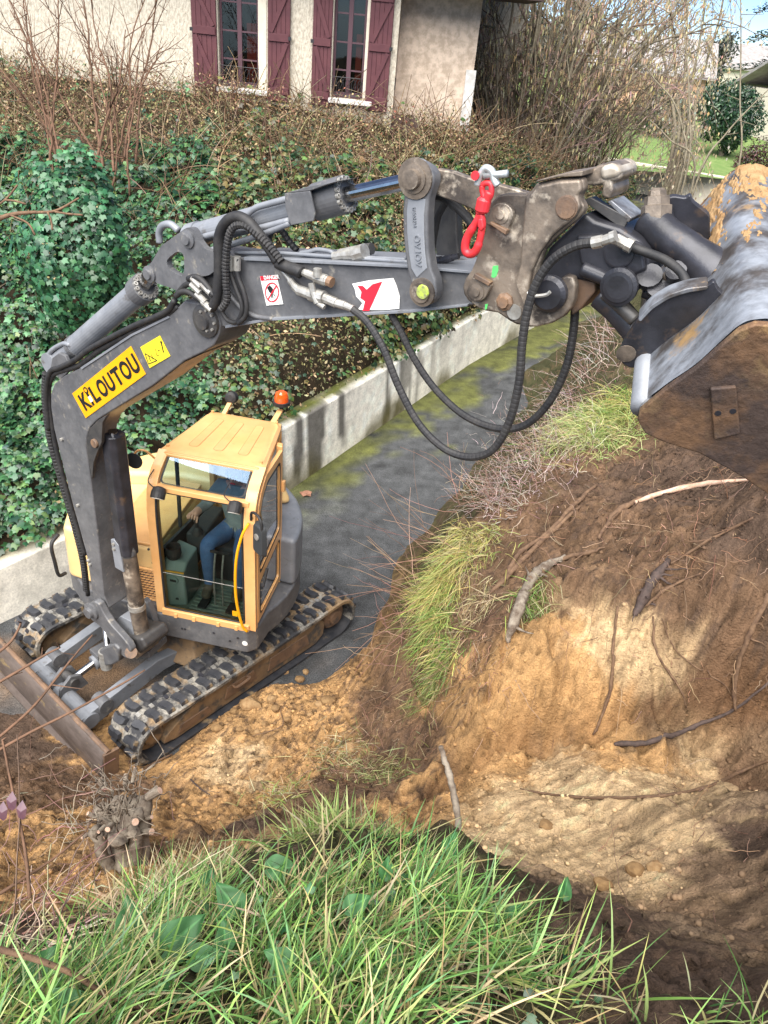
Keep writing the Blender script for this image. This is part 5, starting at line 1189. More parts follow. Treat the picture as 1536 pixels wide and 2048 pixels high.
# ---------------------------------------------------------------- shackle and hook
HK = thing('lifting_hook', 'red latched lifting hook hanging from a galvanised shackle on the bucket link', 'hook', bp(975, 355, -.2))
ho = -.20
MB().tube(spline([bp(*z6([q])[0], ho) for q in ((560, 260), (575, 200), (610, 150), (650, 165), (665, 220), (690, 260))], 6), .015, 10).build('shackle_bow', 'shackle_galv', HK, smooth=True)
MB().tube([bp(*z6([(605, 200)])[0], ho), bp(*z6([(752, 182)])[0], ho)], .014, 12).build('shackle_pin', 'shackle_galv', HK, smooth=True)
MB().lathe(bp(*z6([(548, 195)])[0], ho - .02), -BN, [(0, .018), (.008, .018)], 10).build('shackle_mark', 'hook_red', HK)
MB().tube(spline([bp(*z6([q])[0], ho) for q in ((590, 262), (610, 245), (645, 250), (650, 300), (635, 340), (605, 335), (590, 290), (592, 262))], 6), .012, 10).build('hook_eye', 'hook_red', HK, smooth=True)
MB().tube(spline([bp(*z6([q])[0], ho) for q in ((640, 300), (612, 370), (585, 400), (575, 440))], 6), .019, 10).build('hook_swivel', 'hook_red', HK, smooth=True)
MB().lathe(bp(*z6([(596, 385)])[0], ho), bp(*z6([(585, 440)])[0], ho) - bp(*z6([(605, 350)])[0], ho), [(-.03, .02), (-.02, .030), (.02, .030), (.03, .022)], 14).build('hook_collar', 'hook_red', HK)
hk = [bp(*z6([q])[0], ho) for q in ((580, 430), (560, 480), (530, 530), (500, 580), (482, 635), (485, 680), (515, 698), (550, 675), (572, 620), (585, 560), (592, 500), (582, 440))]
MB().tube(spline(hk, 5), [.016] * 10 + [.018] * 30 + [.015] * 16, 12).build('hook_body', 'hook_red', HK, smooth=True)
plate('hook_latch', z6([(560, 470), (590, 470), (600, 530), (580, 560), (555, 520)]), ho - .02, .03, 'hook_red', HK, bev=.008)
# ================================================================== HOUSE ON THE SLOPE
material('shutter_paint', (0.085, 0.027, 0.033), rough=0.6, col2=(0.11, 0.037, 0.042), scale=5, bump=0.002, bscale=60, spec=0.35)
material('window_paint', (0.10, 0.05, 0.06), rough=0.45, spec=0.4)
material('sill_white', (0.72, 0.70, 0.66), rough=0.8, col2=(0.5, 0.48, 0.44), scale=8)
material('smooth_render', (0.70, 0.64, 0.52), rough=0.9, col2=(0.6, 0.54, 0.43), scale=6, bump=0.003, bscale=50, spec=0.15)
material('porch_render', (0.68, 0.55, 0.43), rough=0.95, col2=(0.47, 0.37, 0.28), scale=7, mixlo=.4, mixhi=.6, bump=0.01, bscale=30, spec=0.1)
material('dark_timber', (0.045, 0.025, 0.02), rough=0.7, col2=(0.08, 0.045, 0.035), scale=4, stretch=(1, 8, 8))
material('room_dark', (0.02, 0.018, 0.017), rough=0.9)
material('curtain_red', (0.28, 0.05, 0.035), rough=0.9)
material('iron_black', (0.02, 0.02, 0.022), rough=0.5)
material('roof_tile', (0.22, 0.20, 0.19), rough=0.85, col2=(0.33, 0.31, 0.30), scale=3, bump=0.01, bscale=20)
material('far_wall_cream', (0.62, 0.56, 0.46), rough=0.9); material('far_wall_peach', (0.55, 0.32, 0.20), rough=0.9)
glass_material('window_glass', (0.55, 0.56, 0.55), ior=1.6)
FY = 17.0
fx_ = lambda px, py: at_y(px, py, FY)[0]; fz_ = lambda px, py: at_y(px, py, FY)[2]
HOUSE = thing('house', 'cream rough-rendered house with dark red shutters above the ivy slope', 'house', (-4, FY, 4.0))
W1 = (fx_(440, 165), fx_(517, 175)); W2 = (fx_(662, 192), fx_(724, 203)); SZ = 4.52; WTOPZ = 6.35
HXL, HXR = -17.0, fx_(792, 130); TH = .3
def hbox(x0, x1, y0, y1, z0, z1, name, mat, parent=HOUSE, bev=0.0):
    return MB().box(((x0 + x1) / 2, (y0 + y1) / 2, (z0 + z1) / 2), np.eye(3), ((x1 - x0) / 2, (y1 - y0) / 2, (z1 - z0) / 2)).build(name, mat, parent, bevel=bev)
# facade in panels around the two openings
for x0, x1, z0, z1 in ((HXL, W1[0], 3.2, 7.0), (W1[1], W2[0], 3.2, 7.0), (W2[1], HXR, 3.2, 7.0), (W1[0], W1[1], 3.2, SZ), (W2[0], W2[1], 3.2, SZ), (W1[0], W1[1], WTOPZ, 7.0), (W2[0], W2[1], WTOPZ, 7.0)):
    hbox(x0 + .0005, x1 - .0005, FY, FY + TH, z0, z1, 'wall', 'render_wall')
hbox(HXL, HXL + TH, FY + TH + .002, FY + 8, 3.2, 7.0, 'wall', 'render_wall')
hbox(HXL, HXR + 3.2, FY + 7.8, FY + 8.1, 3.2, 7.0, 'wall', 'render_wall')
hbox(HXR - TH, HXR, FY + TH + .002, FY + .9, 3.2, 7.0, 'wall', 'porch_render')
hbox(HXR + .002, HXR + 1.55, FY + .6, FY + .9, 3.2, 7.0, 'wall', 'porch_render')
hbox(HXR + 1.25, HXR + 1.55, FY + .902, FY + 7.8, 3.2, 7.0, 'wall', 'porch_render')
hbox(HXR - .02, HXR + 2.6, FY - .35, FY + 2.5, 6.42, 6.5, 'soffit', 'dark_timber')
hbox(HXR + 1.40, HXR + 1.60, FY + .52, FY + .597, 3.4, 5.2, 'corner_post', 'sill_white')
hbox(HXR - .006, HXR + .01, FY + .05, FY + .32, 4.75, 4.95, 'wall_vent', 'iron_black')
hbox(HXR - .0, HXR + .55, FY - .25, FY + .25, 3.9, 4.32, 'planter_box', 'dark_timber')
V = [(HXL - .5, FY - .6, 6.9), (HXR + 3.4, FY - .6, 6.9), (HXR + 3.4, FY + 4, 8.9), (HXL - .5, FY + 4, 8.9), (HXR + 3.4, FY + 8.7, 6.9), (HXL - .5, FY + 8.7, 6.9)]
MB().add(V + [(a, b, c - .15) for a, b, c in V], [(0, 1, 2, 3), (3, 2, 4, 5), (6, 9, 8, 7), (9, 11, 10, 8), (0, 6, 7, 1), (5, 4, 10, 11), (0, 3, 9, 6), (3, 5, 11, 9), (1, 7, 8, 2), (2, 8, 10, 4)]).build('roof', 'roof_tile', HOUSE)
def window(x0, x1):
    cx = (x0 + x1) / 2; yb = FY + .12
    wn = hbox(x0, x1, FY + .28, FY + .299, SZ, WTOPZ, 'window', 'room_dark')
    # smooth surround
    for a, b in ((x0 - .10, x0 - .002), (x1 + .002, x1 + .16)): hbox(a, b, FY - .012, FY + .05, SZ, WTOPZ + .1, 'surround', 'smooth_render')
    for (a, b, c, d_) in ((x0, x0 + .05, SZ, WTOPZ), (x1 - .05, x1, SZ, WTOPZ), (cx - .045, cx + .045, SZ + .10, WTOPZ), (x0 + .05, x1 - .05, SZ, SZ + .10)):
        hbox(a + .001, b - .001, yb, yb + .05, c, d_, 'window_frame', 'window_paint', wn, .006)
    for z in (SZ + .48, SZ + .95, SZ + 1.42):
        for a, b in ((x0 + .05, cx - .045), (cx + .045, x1 - .05)): hbox(a, b, yb + .004, yb + .036, z - .014, z + .014, 'glazing_bar', 'window_paint', wn)
    zs = [SZ + .10, SZ + .48, SZ + .95, SZ + 1.42, WTOPZ]
    for a, b in ((x0 + .05, cx - .045), (cx + .045, x1 - .05)):
        for z0, z1 in zip(zs[:-1], zs[1:]): MB().add([(a, yb + .02, z0), (b, yb + .02, z0), (b, yb + .02, z1), (a, yb + .02, z1)], [(0, 1, 2, 3)]).build('pane', 'window_glass', wn)
    hbox(cx + .12, x1 - .08, FY + .22, FY + .24, SZ + .1, SZ + 1.1, 'curtain', 'curtain_red', wn)
    hbox(x0 - .04, x1 + .20, FY - .14, FY + .10, SZ - .09, SZ - .003, 'window_sill', 'sill_white', HOUSE, .01)
    # iron guard with scroll work
    gd = MB()
    for z in (SZ + .05, SZ + .36): gd.tube([(x0 + .01, FY + .03, z), (x1 - .01, FY + .03, z)], .008, 6)
    n_ = 5; st = (x1 - x0) / n_
    for i in range(n_):
        c = x0 + st * (i + .5); gd.tube([(c + math.cos(t) * st * .36, FY + .03, SZ + .21 + math.sin(t) * .12) for t in np.linspace(0, 2 * math.pi, 15)], .006, 5)
        gd.tube([(c - st * .45, FY + .03, SZ + .06), (c + st * .45, FY + .03, SZ + .35)], .006, 5)
    gd.build('window_guard', 'iron_black', wn)
def shutter(x0, x1, flip):
    sh = hbox(x0, x1, FY - .075, FY - .045, SZ - .16 + .0, WTOPZ + .05, 'shutter', 'shutter_paint', HOUSE, .006)
    n_ = 5; st = (x1 - x0) / n_
    for i in range(n_): hbox(x0 + st * i + .004, x0 + st * (i + 1) - .004, FY - .088, FY - .076, SZ - .155, WTOPZ + .04, 'shutter_board', 'shutter_paint', sh, .003)
    zb = (SZ + .02, SZ + .92, SZ + 1.72)
    for z in zb: hbox(x0 + .02, x1 - .02, FY - .118, FY - .089, z - .065, z + .065, 'shutter_batten', 'shutter_paint', sh, .005)
    for z0, z1 in zip(zb[:-1], zb[1:]):
        a, b = ((x0 + .06, x1 - .06) if flip else (x1 - .06, x0 + .06))
        MB().bar((a, FY - .104, z1 - .08), (b, FY - .104, z0 + .08), .03, .075, up=(1, 0, 0)).build('shutter_brace', 'shutter_paint', sh)
    hbox((x0 if flip else x1) - .03, (x0 if flip else x1) + .03, FY - .12, FY - .09, zb[1] - .03, zb[1] + .03, 'shutter_hinge', 'iron_black', sh)
window(*W1); window(*W2)
shutter(fx_(390, 150), fx_(438, 160), True); shutter(fx_(537, 178), fx_(580, 184), False); shutter(fx_(623, 190), fx_(660, 196), True); shutter(fx_(730, 205), fx_(774, 210), False)

# ---- far right: lawn bank wall, neighbours, trees
o = big_mesh('lawn', np.stack([X, Y, Zl], -1).reshape(-1, 3), Q, 'lawn_green', smooth=True); tag(o, kind='structure')
fw0, fw1 = at_z(1195, 372, 0.0), at_z(1420, 412, 0.0)
dv = (fw1 - fw0) / np.linalg.norm(fw1 - fw0); nv = np.array([-dv[1], dv[0], 0])
ext0, ext1 = fw0 - dv * 2.0, fw1 + dv * 9
fwl = MB().prism([ext0, ext1, ext1 + nv * .3, ext0 + nv * .3], [p + ZV * 1.25 for p in (ext0, ext1, ext1 + nv * .3, ext0 + nv * .3)]).build('garden_wall', 'smooth_render')
tag(fwl, 'pale rendered garden wall at the bend in front of the lawn', 'wall')
def far_house(name, label, c, w_, d_, h_, wallm, rz, roofh=1.4, tiles=True):
    H = thing(name, label, 'house', c); cs_, sn_ = math.cos(rz), math.sin(rz)
    tr = lambda x, y, z: np.array([c[0] + x * cs_ - y * sn_, c[1] + x * sn_ + y * cs_, c[2] + z])
    P = [tr(-w_ / 2, -d_ / 2, 0), tr(w_ / 2, -d_ / 2, 0), tr(w_ / 2, d_ / 2, 0), tr(-w_ / 2, d_ / 2, 0)]
    MB().prism(P, [p + ZV * h_ for p in P]).build('wall', wallm, H)
    e = .5; A = [tr(-w_ / 2 - e, -d_ / 2 - e, h_), tr(w_ / 2 + e, -d_ / 2 - e, h_), tr(w_ / 2 + e, 0, h_ + roofh), tr(-w_ / 2 - e, 0, h_ + roofh), tr(w_ / 2 + e, d_ / 2 + e, h_), tr(-w_ / 2 - e, d_ / 2 + e, h_)]
    R_ = MB().add(A + [a - ZV * .18 for a in A], [(0, 1, 2, 3), (3, 2, 4, 5), (6, 9, 8, 7), (9, 11, 10, 8), (0, 6, 7, 1), (5, 4, 10, 11), (0, 3, 9, 6), (3, 5, 11, 9), (1, 7, 8, 2), (2, 8, 10, 4)]).build('roof', 'roof_tile', H)
    if tiles:
        for i in range(int(w_ / .35)):
            x = -w_ / 2 - e + .2 + i * .36
            MB().tube([tr(x, -d_ / 2 - e, h_ + .02), tr(x, 0, h_ + roofh + .02)], .10, 6).build('tile_row', 'roof_tile', R_)
    MB().box(tr(-w_ * .2, -d_ / 2 - .01, h_ * .55), (np.array([cs_, sn_, 0]), np.array([-sn_, cs_, 0]), ZV), (.5, .03, .55)).build('window', 'room_dark', H)
    return H
p = at_y(1560, 320, 50); far_house('neighbour_house', 'low cream house with grey tiled roof at the far end of the lawn', (p[0] + 3.2, 52, .8), 9.0, 7, 3.4, 'far_wall_cream', math.radians(14), 1.9)
p = at_y(1430, 160, 90); far_house('distant_house', 'distant white house with a pale roof above the clipped evergreen', (p[0], 92, 0.5), 12, 8, 4.0, 'far_wall_cream', 0.1, 2.0, False)
p = at_y(1275, 230, 58); far_house('peach_house', 'peach walled house half hidden behind the bare hazel', (p[0], 60, 1.2), 8, 7, 3.2, 'far_wall_peach', -.2, 1.8, False)
# ================================================================== VEGETATION
leaf_material('ivy_leaf', rough=0.38, trans=0.15, spec=0.55); leaf_material('dry_leaf', rough=0.7, trans=0.15, spec=0.25)
leaf_material('grass_blade', rough=0.45, trans=0.25, spec=0.4); leaf_material('twig_bark', rough=0.8, trans=0.0, spec=0.2)
material('bark_brown', (0.17, 0.095, 0.06), rough=0.85, col2=(0.10, 0.06, 0.04), scale=20, bump=0.004, bscale=60, spec=0.2)
material('bark_grey', (0.21, 0.18, 0.125), rough=0.85, col2=(0.12, 0.10, 0.07), scale=14, bump=0.004, bscale=60, spec=0.2)
material('root_brown', (0.20, 0.125, 0.075), rough=0.85, col2=(0.10, 0.06, 0.04), scale=22, bump=0.004, bscale=70, spec=0.2)
material('root_pale', (0.66, 0.46, 0.36), rough=0.8, col2=(0.42, 0.26, 0.17), scale=14, bump=0.003, bscale=60, stretch=(1, 1, 1), spec=0.2)
material('root_black', (0.045, 0.032, 0.028), rough=0.8, col2=(0.09, 0.06, 0.05), scale=30, bump=0.004, bscale=60)
material('dead_wood', (0.31, 0.265, 0.21), rough=0.9, col2=(0.11, 0.08, 0.06), scale=16, bump=0.006, bscale=50, spec=0.15)
IVY_T = (np.array([(0, .35, .06), (0, 1, -.05), (.24, .58, .02), (.56, .52, -.04), (.40, .14, 0), (.22, -.06, -.02), (0, .06, 0), (-.22, -.06, -.02), (-.40, .14, 0), (-.56, .52, -.04), (-.24, .58, .02)]), np.array([(0, i, i + 1) for i in range(1, 10)] + [(0, 10, 1)]))
OVAL_T = (np.array([(0, 0, 0), (.26, .4, .05), (0, 1, 0), (-.26, .4, .05)]), np.array([(0, 1, 2), (0, 2, 3)]))
def unit(v): return v / (np.linalg.norm(v, axis=-1, keepdims=True) + 1e-9)
def scatter(name, P, N, size, tmpl, tint, mat, parent=None, droop=None):
    """one mesh of many leaves: position, facing, size and colour for each"""
    T, Fc = tmpl; n = len(P); k = len(T)
    N = unit(N); R = rng.normal(size=(n, 3))
    if droop is not None: R = R * .6 + np.asarray(droop)
    Yv = unit(R - N * (R * N).sum(1, keepdims=True)); Xv = np.cross(Yv, N)
    V = P[:, None] + size[:, None, None] * (T[None, :, :1] * Xv[:, None] + T[None, :, 1:2] * Yv[:, None] + T[None, :, 2:] * N[:, None])
    F = (Fc[None] + (np.arange(n) * k)[:, None, None]).reshape(-1, 3)
    return big_mesh(name, V.reshape(-1, 3), F, mat, parent, tint=np.repeat(tint, k, 0))
def many_tubes(name, paths, radii, mat, tints, parent=None, n=3):
    Vs, Fs, Ts, off = [], [], [], 0
    ang = np.arange(n) * 2 * math.pi / n
    for P, R, t in zip(paths, radii, tints):
        P = np.asarray(P, float); k = len(P); R = np.broadcast_to(R, (k,))
        T = np.gradient(P, axis=0); T = unit(T); a, b = frame_of(T.mean(0))
        ringv = P[:, None] + R[:, None, None] * (np.cos(ang)[None, :, None] * a + np.sin(ang)[None, :, None] * b)
        i = np.arange((k - 1) * n).reshape(k - 1, n); j = np.roll(i, -1, 1)
        Fs.append(np.stack([i, j, j + n, i + n], -1).reshape(-1, 4) + off); Vs.append(ringv.reshape(-1, 3)); Ts.append(np.tile(t, (k * n, 1))); off += k * n
    return big_mesh(name, np.vstack(Vs), np.vstack(Fs), mat, parent, tint=np.vstack(Ts), smooth=True)
def pick(cols, n, var=.25):
    c = np.array(cols)[rng.integers(0, len(cols), n)]; return np.clip(c * (1 + rng.normal(0, var, (n, 1))) * (1 + rng.normal(0, .08, (n, 3))), .004, .9)
def proj_px(P):
    q = np.asarray(P) - CAM_O; dz = np.maximum(q @ _fw, .05); return 768 + FPX * (q @ CAM_X) / dz, 1024 + FPX * (q @ CAM_Y) / dz
# ---- slope cover
n = 165000
S_, T_ = rng.uniform(0.02, .90, n), rng.uniform(0, 1, n)
P = slope_pt(S_, T_)
u, v = proj_px(P); vis = (u > -380) & (u < 1330) & (v > -80) & (v < 1240); P, S_, T_, u, v = P[vis], S_[vis], T_[vis], u[vis], v[vis]
e1 = slope_pt(S_ + .002, T_) - P; e2 = slope_pt(S_, T_ + .004) - P; Ns = unit(np.cross(e1, e2)); Ns *= np.sign(Ns[:, 2:3] + 1e-6)
patch = fbm(P[:, 0] * .55 + 7, P[:, 1] * .55, 4)
# ivy thins towards the house and to the right, where dry growth takes over
ivy_w = np.clip(1.25 - (v < 330) * .75 - np.clip((u - 520) / 700, 0, .7) + patch * 1.6 - np.clip((330 - v) / 300, 0, .5), 0.04, 1)
ivy_w = np.where((u > 430) & (v < 620), ivy_w * .55, ivy_w)
ivy_w = np.where((v > 600) & (u > 440), np.clip(.34 + patch * 1.3, .1, .9), ivy_w)
isiv = rng.random(len(P)) < ivy_w
Pi, Ni, ui, vi, pa = P[isiv], Ns[isiv], u[isiv], v[isiv], patch[isiv]
clump = fbm(Pi[:, 0] * 2.6, Pi[:, 1] * 2.6 + Pi[:, 2] * 2, 4); lift = np.abs(rng.normal(0, .06, len(Pi))) + np.clip(clump, -.15, .5) * .75 + .08 + np.clip(pa, 0, 1) * .2
Pi = Pi + Ni * lift[:, None]
left = ui < 420
tint = np.where(left[:, None], pick([(.030, .095, .042), (.045, .13, .048), (.018, .06, .032), (.065, .165, .065), (.09, .16, .05)], len(Pi), .35), pick([(.042, .10, .038), (.065, .115, .035), (.024, .06, .03), (.10, .12, .035), (.13, .10, .04)], len(Pi), .35))
near_ = np.linalg.norm(Pi - CAM_O, axis=1)
face = unit(Ni * .9 + np.array([0, -.35, .55]) + rng.normal(0, .42, Pi.shape))
o = scatter('ivy_cover', Pi, face, rng.uniform(.03, .10, len(Pi)) * (1 + .3 * (near_ > 13)), IVY_T, tint, 'ivy_leaf', droop=(0, -.3, -.8)); tag(o, 'dark green ivy covering the slope above the retaining wall', 'ivy', kind='stuff')
Pd, Nd, ud, vd = P[~isiv], Ns[~isiv], u[~isiv], v[~isiv]
Pd = Pd + Nd * np.abs(rng.normal(0, .22, len(Pd)))[:, None]
red = np.clip((260 - vd) / 120 + (ud - 500) / 900, 0, 1)
td = np.where((rng.random(len(Pd)) < red)[:, None], pick([(.30, .14, .09), (.40, .22, .14), (.20, .10, .065), (.46, .31, .19)], len(Pd)), pick([(.18, .16, .07), (.28, .21, .11), (.12, .14, .06), (.38, .29, .17)], len(Pd)))
o = scatter('dry_undergrowth', Pd, unit(Nd + rng.normal(0, .8, Pd.shape)), rng.uniform(.035, .075, len(Pd)), OVAL_T, td, 'dry_leaf'); tag(o, 'dry brown leaves and weeds on the upper slope below the house', 'undergrowth', kind='stuff')
# thin dead stalks over the slope
paths, rad, tn = [], [], []
n = 7000; S_, T_ = rng.uniform(.04, .86, n), rng.uniform(.05, 1, n) ** .7
B = slope_pt(S_, T_); ub, vb_ = proj_px(B)
for b, uu, vv, ss in zip(B, ub, vb_, S_):
    if not (-300 < uu < 1250 and -40 < vv < 1000): continue
    if uu < 500 and vv > 480 and random.random() < .75: continue
    L = random.uniform(.35, 1.1) * (1.3 if vv < 420 else .8); d_ = np.array([random.gauss(0, .5), random.gauss(-.25, .4), random.uniform(.4, 1.1)]); d_ /= np.linalg.norm(d_)
    bend = np.array([random.gauss(0, .3), random.gauss(0, .3), -random.uniform(.1, .6)])
    t = np.linspace(0, 1, 6)[:, None]; paths.append(b + d_ * L * t + bend * L * t * t * .6); rad.append(np.linspace(.007, .003, 6) * random.uniform(.7, 1.5)); tn.append(pick([(.23, .15, .09), (.17, .10, .06), (.33, .25, .16), (.12, .08, .05)], 1)[0])
o = many_tubes('dead_stalks', paths, rad, 'twig_bark', tn); tag(o, 'tangle of thin dead stalks over the slope', 'stalks', kind='stuff')

# ---- ivy-smothered stump on the slope
def ivy_mound(px, py, dist, r, label):
    c = at_d(px, py, dist); M_ = thing('ivy_mound', label, 'ivy', c - ZV * r[2])
    nn = 3400; dirs = unit(rng.normal(size=(nn, 3))); dirs = dirs[(dirs[:, 2] > -.95)]
    Pm = c + dirs * np.array(r) * (1 + .55 * fbm(dirs[:, 0] * 2.2 + dirs[:, 2] * 1.3 + 5, dirs[:, 1] * 2.2 + dirs[:, 2] * 2.1, 4)[:, None] + rng.normal(0, .07, (len(dirs), 1)))
    scatter('foliage', Pm, unit(dirs + np.array([0, -.4, .3]) + rng.normal(0, .35, dirs.shape)), rng.uniform(.055, .09, len(dirs)), IVY_T, pick([(.030, .10, .048), (.045, .14, .060), (.06, .17, .075)], len(dirs)), 'ivy_leaf', M_, droop=(0, -.3, -.9))
    MB().tube([c - ZV * (r[2] + .1), c + ZV * r[2] * .6], [.12, .09], 8).build('trunk', 'bark_brown', M_)
ivy_mound(150, 510, 8.8, (.55, .45, 1.0), 'tall ivy-smothered stump standing out of the slope beside bare saplings')

# ---- bare shrubs: every stem a part
def branchy(name, stem_paths, parent, mat, r0, twigs, tw_len, seed, tint=(.20, .11, .075)):
    rs = np.random.default_rng(seed)
    for P in stem_paths:
        P = spline(P, 6); P = P + rs.normal(0, .008, P.shape); k = len(P)
        m = MB().tube(P, np.linspace(r0 * rs.uniform(.7, 1.2), r0 * .3, k), 6)
        for j in range(twigs):
            i = rs.integers(int(k * .25), k - 1); L = tw_len * rs.uniform(.4, 1.2) * (1.2 - i / k * .5)
            d0 = unit(P[min(i + 1, k - 1)] - P[i - 1]) + rs.normal(0, .55, 3); d0 /= np.linalg.norm(d0)
            t = np.linspace(0, 1, 6)[:, None]; path = P[i] + d0 * L * t + np.array([0, 0, .12 * L]) * t * t + rs.normal(0, .01, (6, 3)) * t
            m.tube(path, np.linspace(r0 * .35, r0 * .12, 6), 4)
            for q in range(2):
                ii = rs.integers(2, 5); d1 = d0 + rs.normal(0, .6, 3); d1 /= np.linalg.norm(d1)
                m.tube(path[ii] + d1 * L * .45 * np.linspace(0, 1, 4)[:, None], np.linspace(r0 * .2, r0 * .09, 4), 3)
        m.build('stem', mat, parent, smooth=True)
SHRUBS = [('bare reddish sapling cluster at the far left before the pale house wall', 11.0, [((118, 345), (95, 230), (60, 90), (40, -60)), ((128, 350), (75, 180), (45, 60), (-10, -60)), ((100, 330), (110, 200), (118, 60), (112, -60)), ((122, 470), (105, 330), (75, 150), (50, 0)), ((128, 355), (90, 250), (20, 160), (-40, 90))]),
 ('bare many-stemmed shrub with tall crossing stems left of the first shutter', 10.6, [((205, 335), (190, 220), (178, 90), (160, -60)), ((240, 330), (222, 170), (190, 60), (180, -60)), ((250, 320), (262, 200), (262, 80), (310, -60)), ((225, 380), (250, 240), (290, 160), (318, 100)), ((180, 350), (215, 290), (245, 165), (320, -20)), ((272, 330), (280, 200), (300, 90), (318, -60)), ((210, 345), (130, 210), (80, 120), (20, 20))]),
 ('leaning bare shrub with stout lower stems rising out of the ivy', 9.6, [((182, 352), (218, 220), (238, 165), (250, 60)), ((128, 352), (110, 270), (95, 200), (60, 80)), ((258, 390), (256, 300), (268, 200), (275, 120)), ((225, 340), (222, 250), (200, 160), (160, 40))])]
for k_, (lab, dist, stems) in enumerate(SHRUBS):
    b = at_d(*stems[0][0], dist); SH = thing('bare_shrub', lab, 'shrub', b, group='bare shrubs on the slope')
    branchy('stem', [[at_d(x, y, dist + random.uniform(-.3, .3) + i * .05) for i, (x, y) in enumerate(s)] for s in stems], SH, 'bark_brown', .022, 9, .8, 11 + k_)
# broken dead branch stuck in the ivy at the left edge
DB = thing('dead_branch', 'broken orange-brown branch lying on the ivy at the left edge', 'branch', at_d(60, 420, 6.5))
MB().tube(spline([at_d(x, y, 6.5) for x, y in ((-20, 445), (20, 430), (60, 425), (110, 422), (158, 396))], 6), np.linspace(.022, .008, 25), 7).build('limb', 'root_brown', DB, smooth=True)
for L_ in (((95, 424), (102, 440), (105, 460)), ((110, 424), (140, 428), (165, 430)), ((-10, 415), (15, 395), (35, 370)), ((10, 400), (30, 402), (52, 408)), ((20, 430), (55, 446), (70, 470))):
    MB().tube(spline([at_d(x, y, 6.48) for x, y in L_], 4), .009, 6).build('side_twig', 'root_brown', DB, smooth=True)

# ---- hazel with catkins
HZ = thing('hazel_bush', 'big many-stemmed bare hazel bush hung with yellow catkins beside the house', 'bush', at_d(1060, 320, 21))
rs = np.random.default_rng(21)
catP = []; twp, twr, twt = [], [], []
def hazel_stem(b, tip, r, parent, seed, as_part):
    P0 = at_d(*b, rs.uniform(20, 22.5)); P1 = at_d(*tip, rs.uniform(18.5, 23.5)); mid = (P0 + P1) / 2 + np.array([rs.normal(0, .25), rs.normal(0, .3), rs.uniform(.2, .8)])
    P = spline([P0 - ZV * .6, P0, mid, P1], 7) + rs.normal(0, .015, (22, 3)); k = len(P)
    if as_part: MB().tube(P, np.linspace(r, r * .3, k), 6).build('stem', 'bark_grey', parent, smooth=True)
    else: twp.append(P); twr.append(np.linspace(r, r * .3, k)); twt.append(pick([(.15, .125, .09), (.20, .16, .11), (.11, .09, .06)], 1)[0])
    for j in range(8 if as_part else 4):
        i = rs.integers(6, k - 1); d0 = unit(P[i] - P[i - 1]) * .8 + rs.normal(0, .6, 3); d0 = unit(d0); L = rs.uniform(.5, 1.5)
        t = np.linspace(0, 1, 6)[:, None]; tw = P[i] + d0 * L * t - ZV * .15 * L * t * t + rs.normal(0, .02, (6, 3)) * t
        twp.append(tw); twr.append(np.linspace(r * .4, .007, 6)); twt.append(pick([(.18, .14, .10), (.25, .19, .13), (.13, .10, .07), (.30, .22, .18)], 1)[0])
        for q in range(3):
            ii = rs.integers(2, 6); d1 = unit(d0 + rs.normal(0, .7, 3)); tv = tw[ii] + d1 * L * .4 * np.linspace(0, 1, 4)[:, None]
            twp.append(tv); twr.append(np.linspace(.010, .005, 4)); twt.append(twt[-1])
            for _ in range(4): catP.append(tv[rs.integers(1, 4)] + rs.normal(0, .03, 3))
for i in range(96):
    bx = rs.uniform(945, 1160); tx = 1085 + (bx - 1050) * 3.3 + rs.normal(0, 70); hazel_stem((bx, rs.uniform(265, 325)), (min(max(tx, 850), 1450), rs.uniform(-180, 30) + max(0, abs(tx - 1080) - 250) * .25), rs.uniform(.03, .06), HZ, i, True)
for i in range(120):
    bx = rs.uniform(1070, 1230); hazel_stem((bx, rs.uniform(305, 345)), (bx + rs.normal(90, 70), rs.uniform(60, 260)), rs.uniform(.014, .026), HZ, i, False)
for i in range(50): hazel_stem((rs.uniform(960, 1060), rs.uniform(200, 300)), (rs.uniform(860, 1000), rs.uniform(-30, 200)), rs.uniform(.014, .024), HZ, i, False)
o = many_tubes('twigs', twp, twr, 'twig_bark', twt, HZ); o['kind'] = 'stuff'
hz_cat = list(catP); WT_ = thing('weeping_tree', 'fine-twigged bare tree with drooping yellowish twigs right of the hazel', 'tree', at_d(1350, 300, 27)); catP = []; twp, twr, twt = [], [], []
for i in range(5):
    P = spline([at_d(1345 + i * 8, 300, 27) - ZV * 4, at_d(1345 + i * 8, 300, 27), at_d(1340 + i * 14, 180, 27 + i * .3), at_d(1310 + i * 32, 40, 26.5 + i * .3), at_d(1280 + i * 45, -90, 26.5)], 6); MB().tube(P, np.linspace(.09, .02, len(P)), 7).build('limb', 'bark_grey', WT_, smooth=True)
    for j in range(60):
        p0 = P[rs.integers(5, len(P))] + rs.normal(0, .25, 3); d0 = unit(rs.normal(size=3) * np.array([1, .7, .4])); t = np.linspace(0, 1, 7)[:, None]; L = rs.uniform(.6, 1.7)
        tw = p0 + d0 * L * t - ZV * L * .9 * t * t; twp.append(tw); twr.append(np.linspace(.013, .005, 7)); twt.append(pick([(.2, .16, .12), (.28, .22, .15), (.16, .14, .11)], 1)[0])
        for q in range(9): catP.append(tw[rs.integers(2, 7)] + rs.normal(0, .10, 3))
o = many_tubes('twigs', twp, twr, 'twig_bark', twt, WT_); o['kind'] = 'stuff'
nc = len(catP); Nc = rng.normal(size=(nc, 3)); Nc[:, 2] = 0
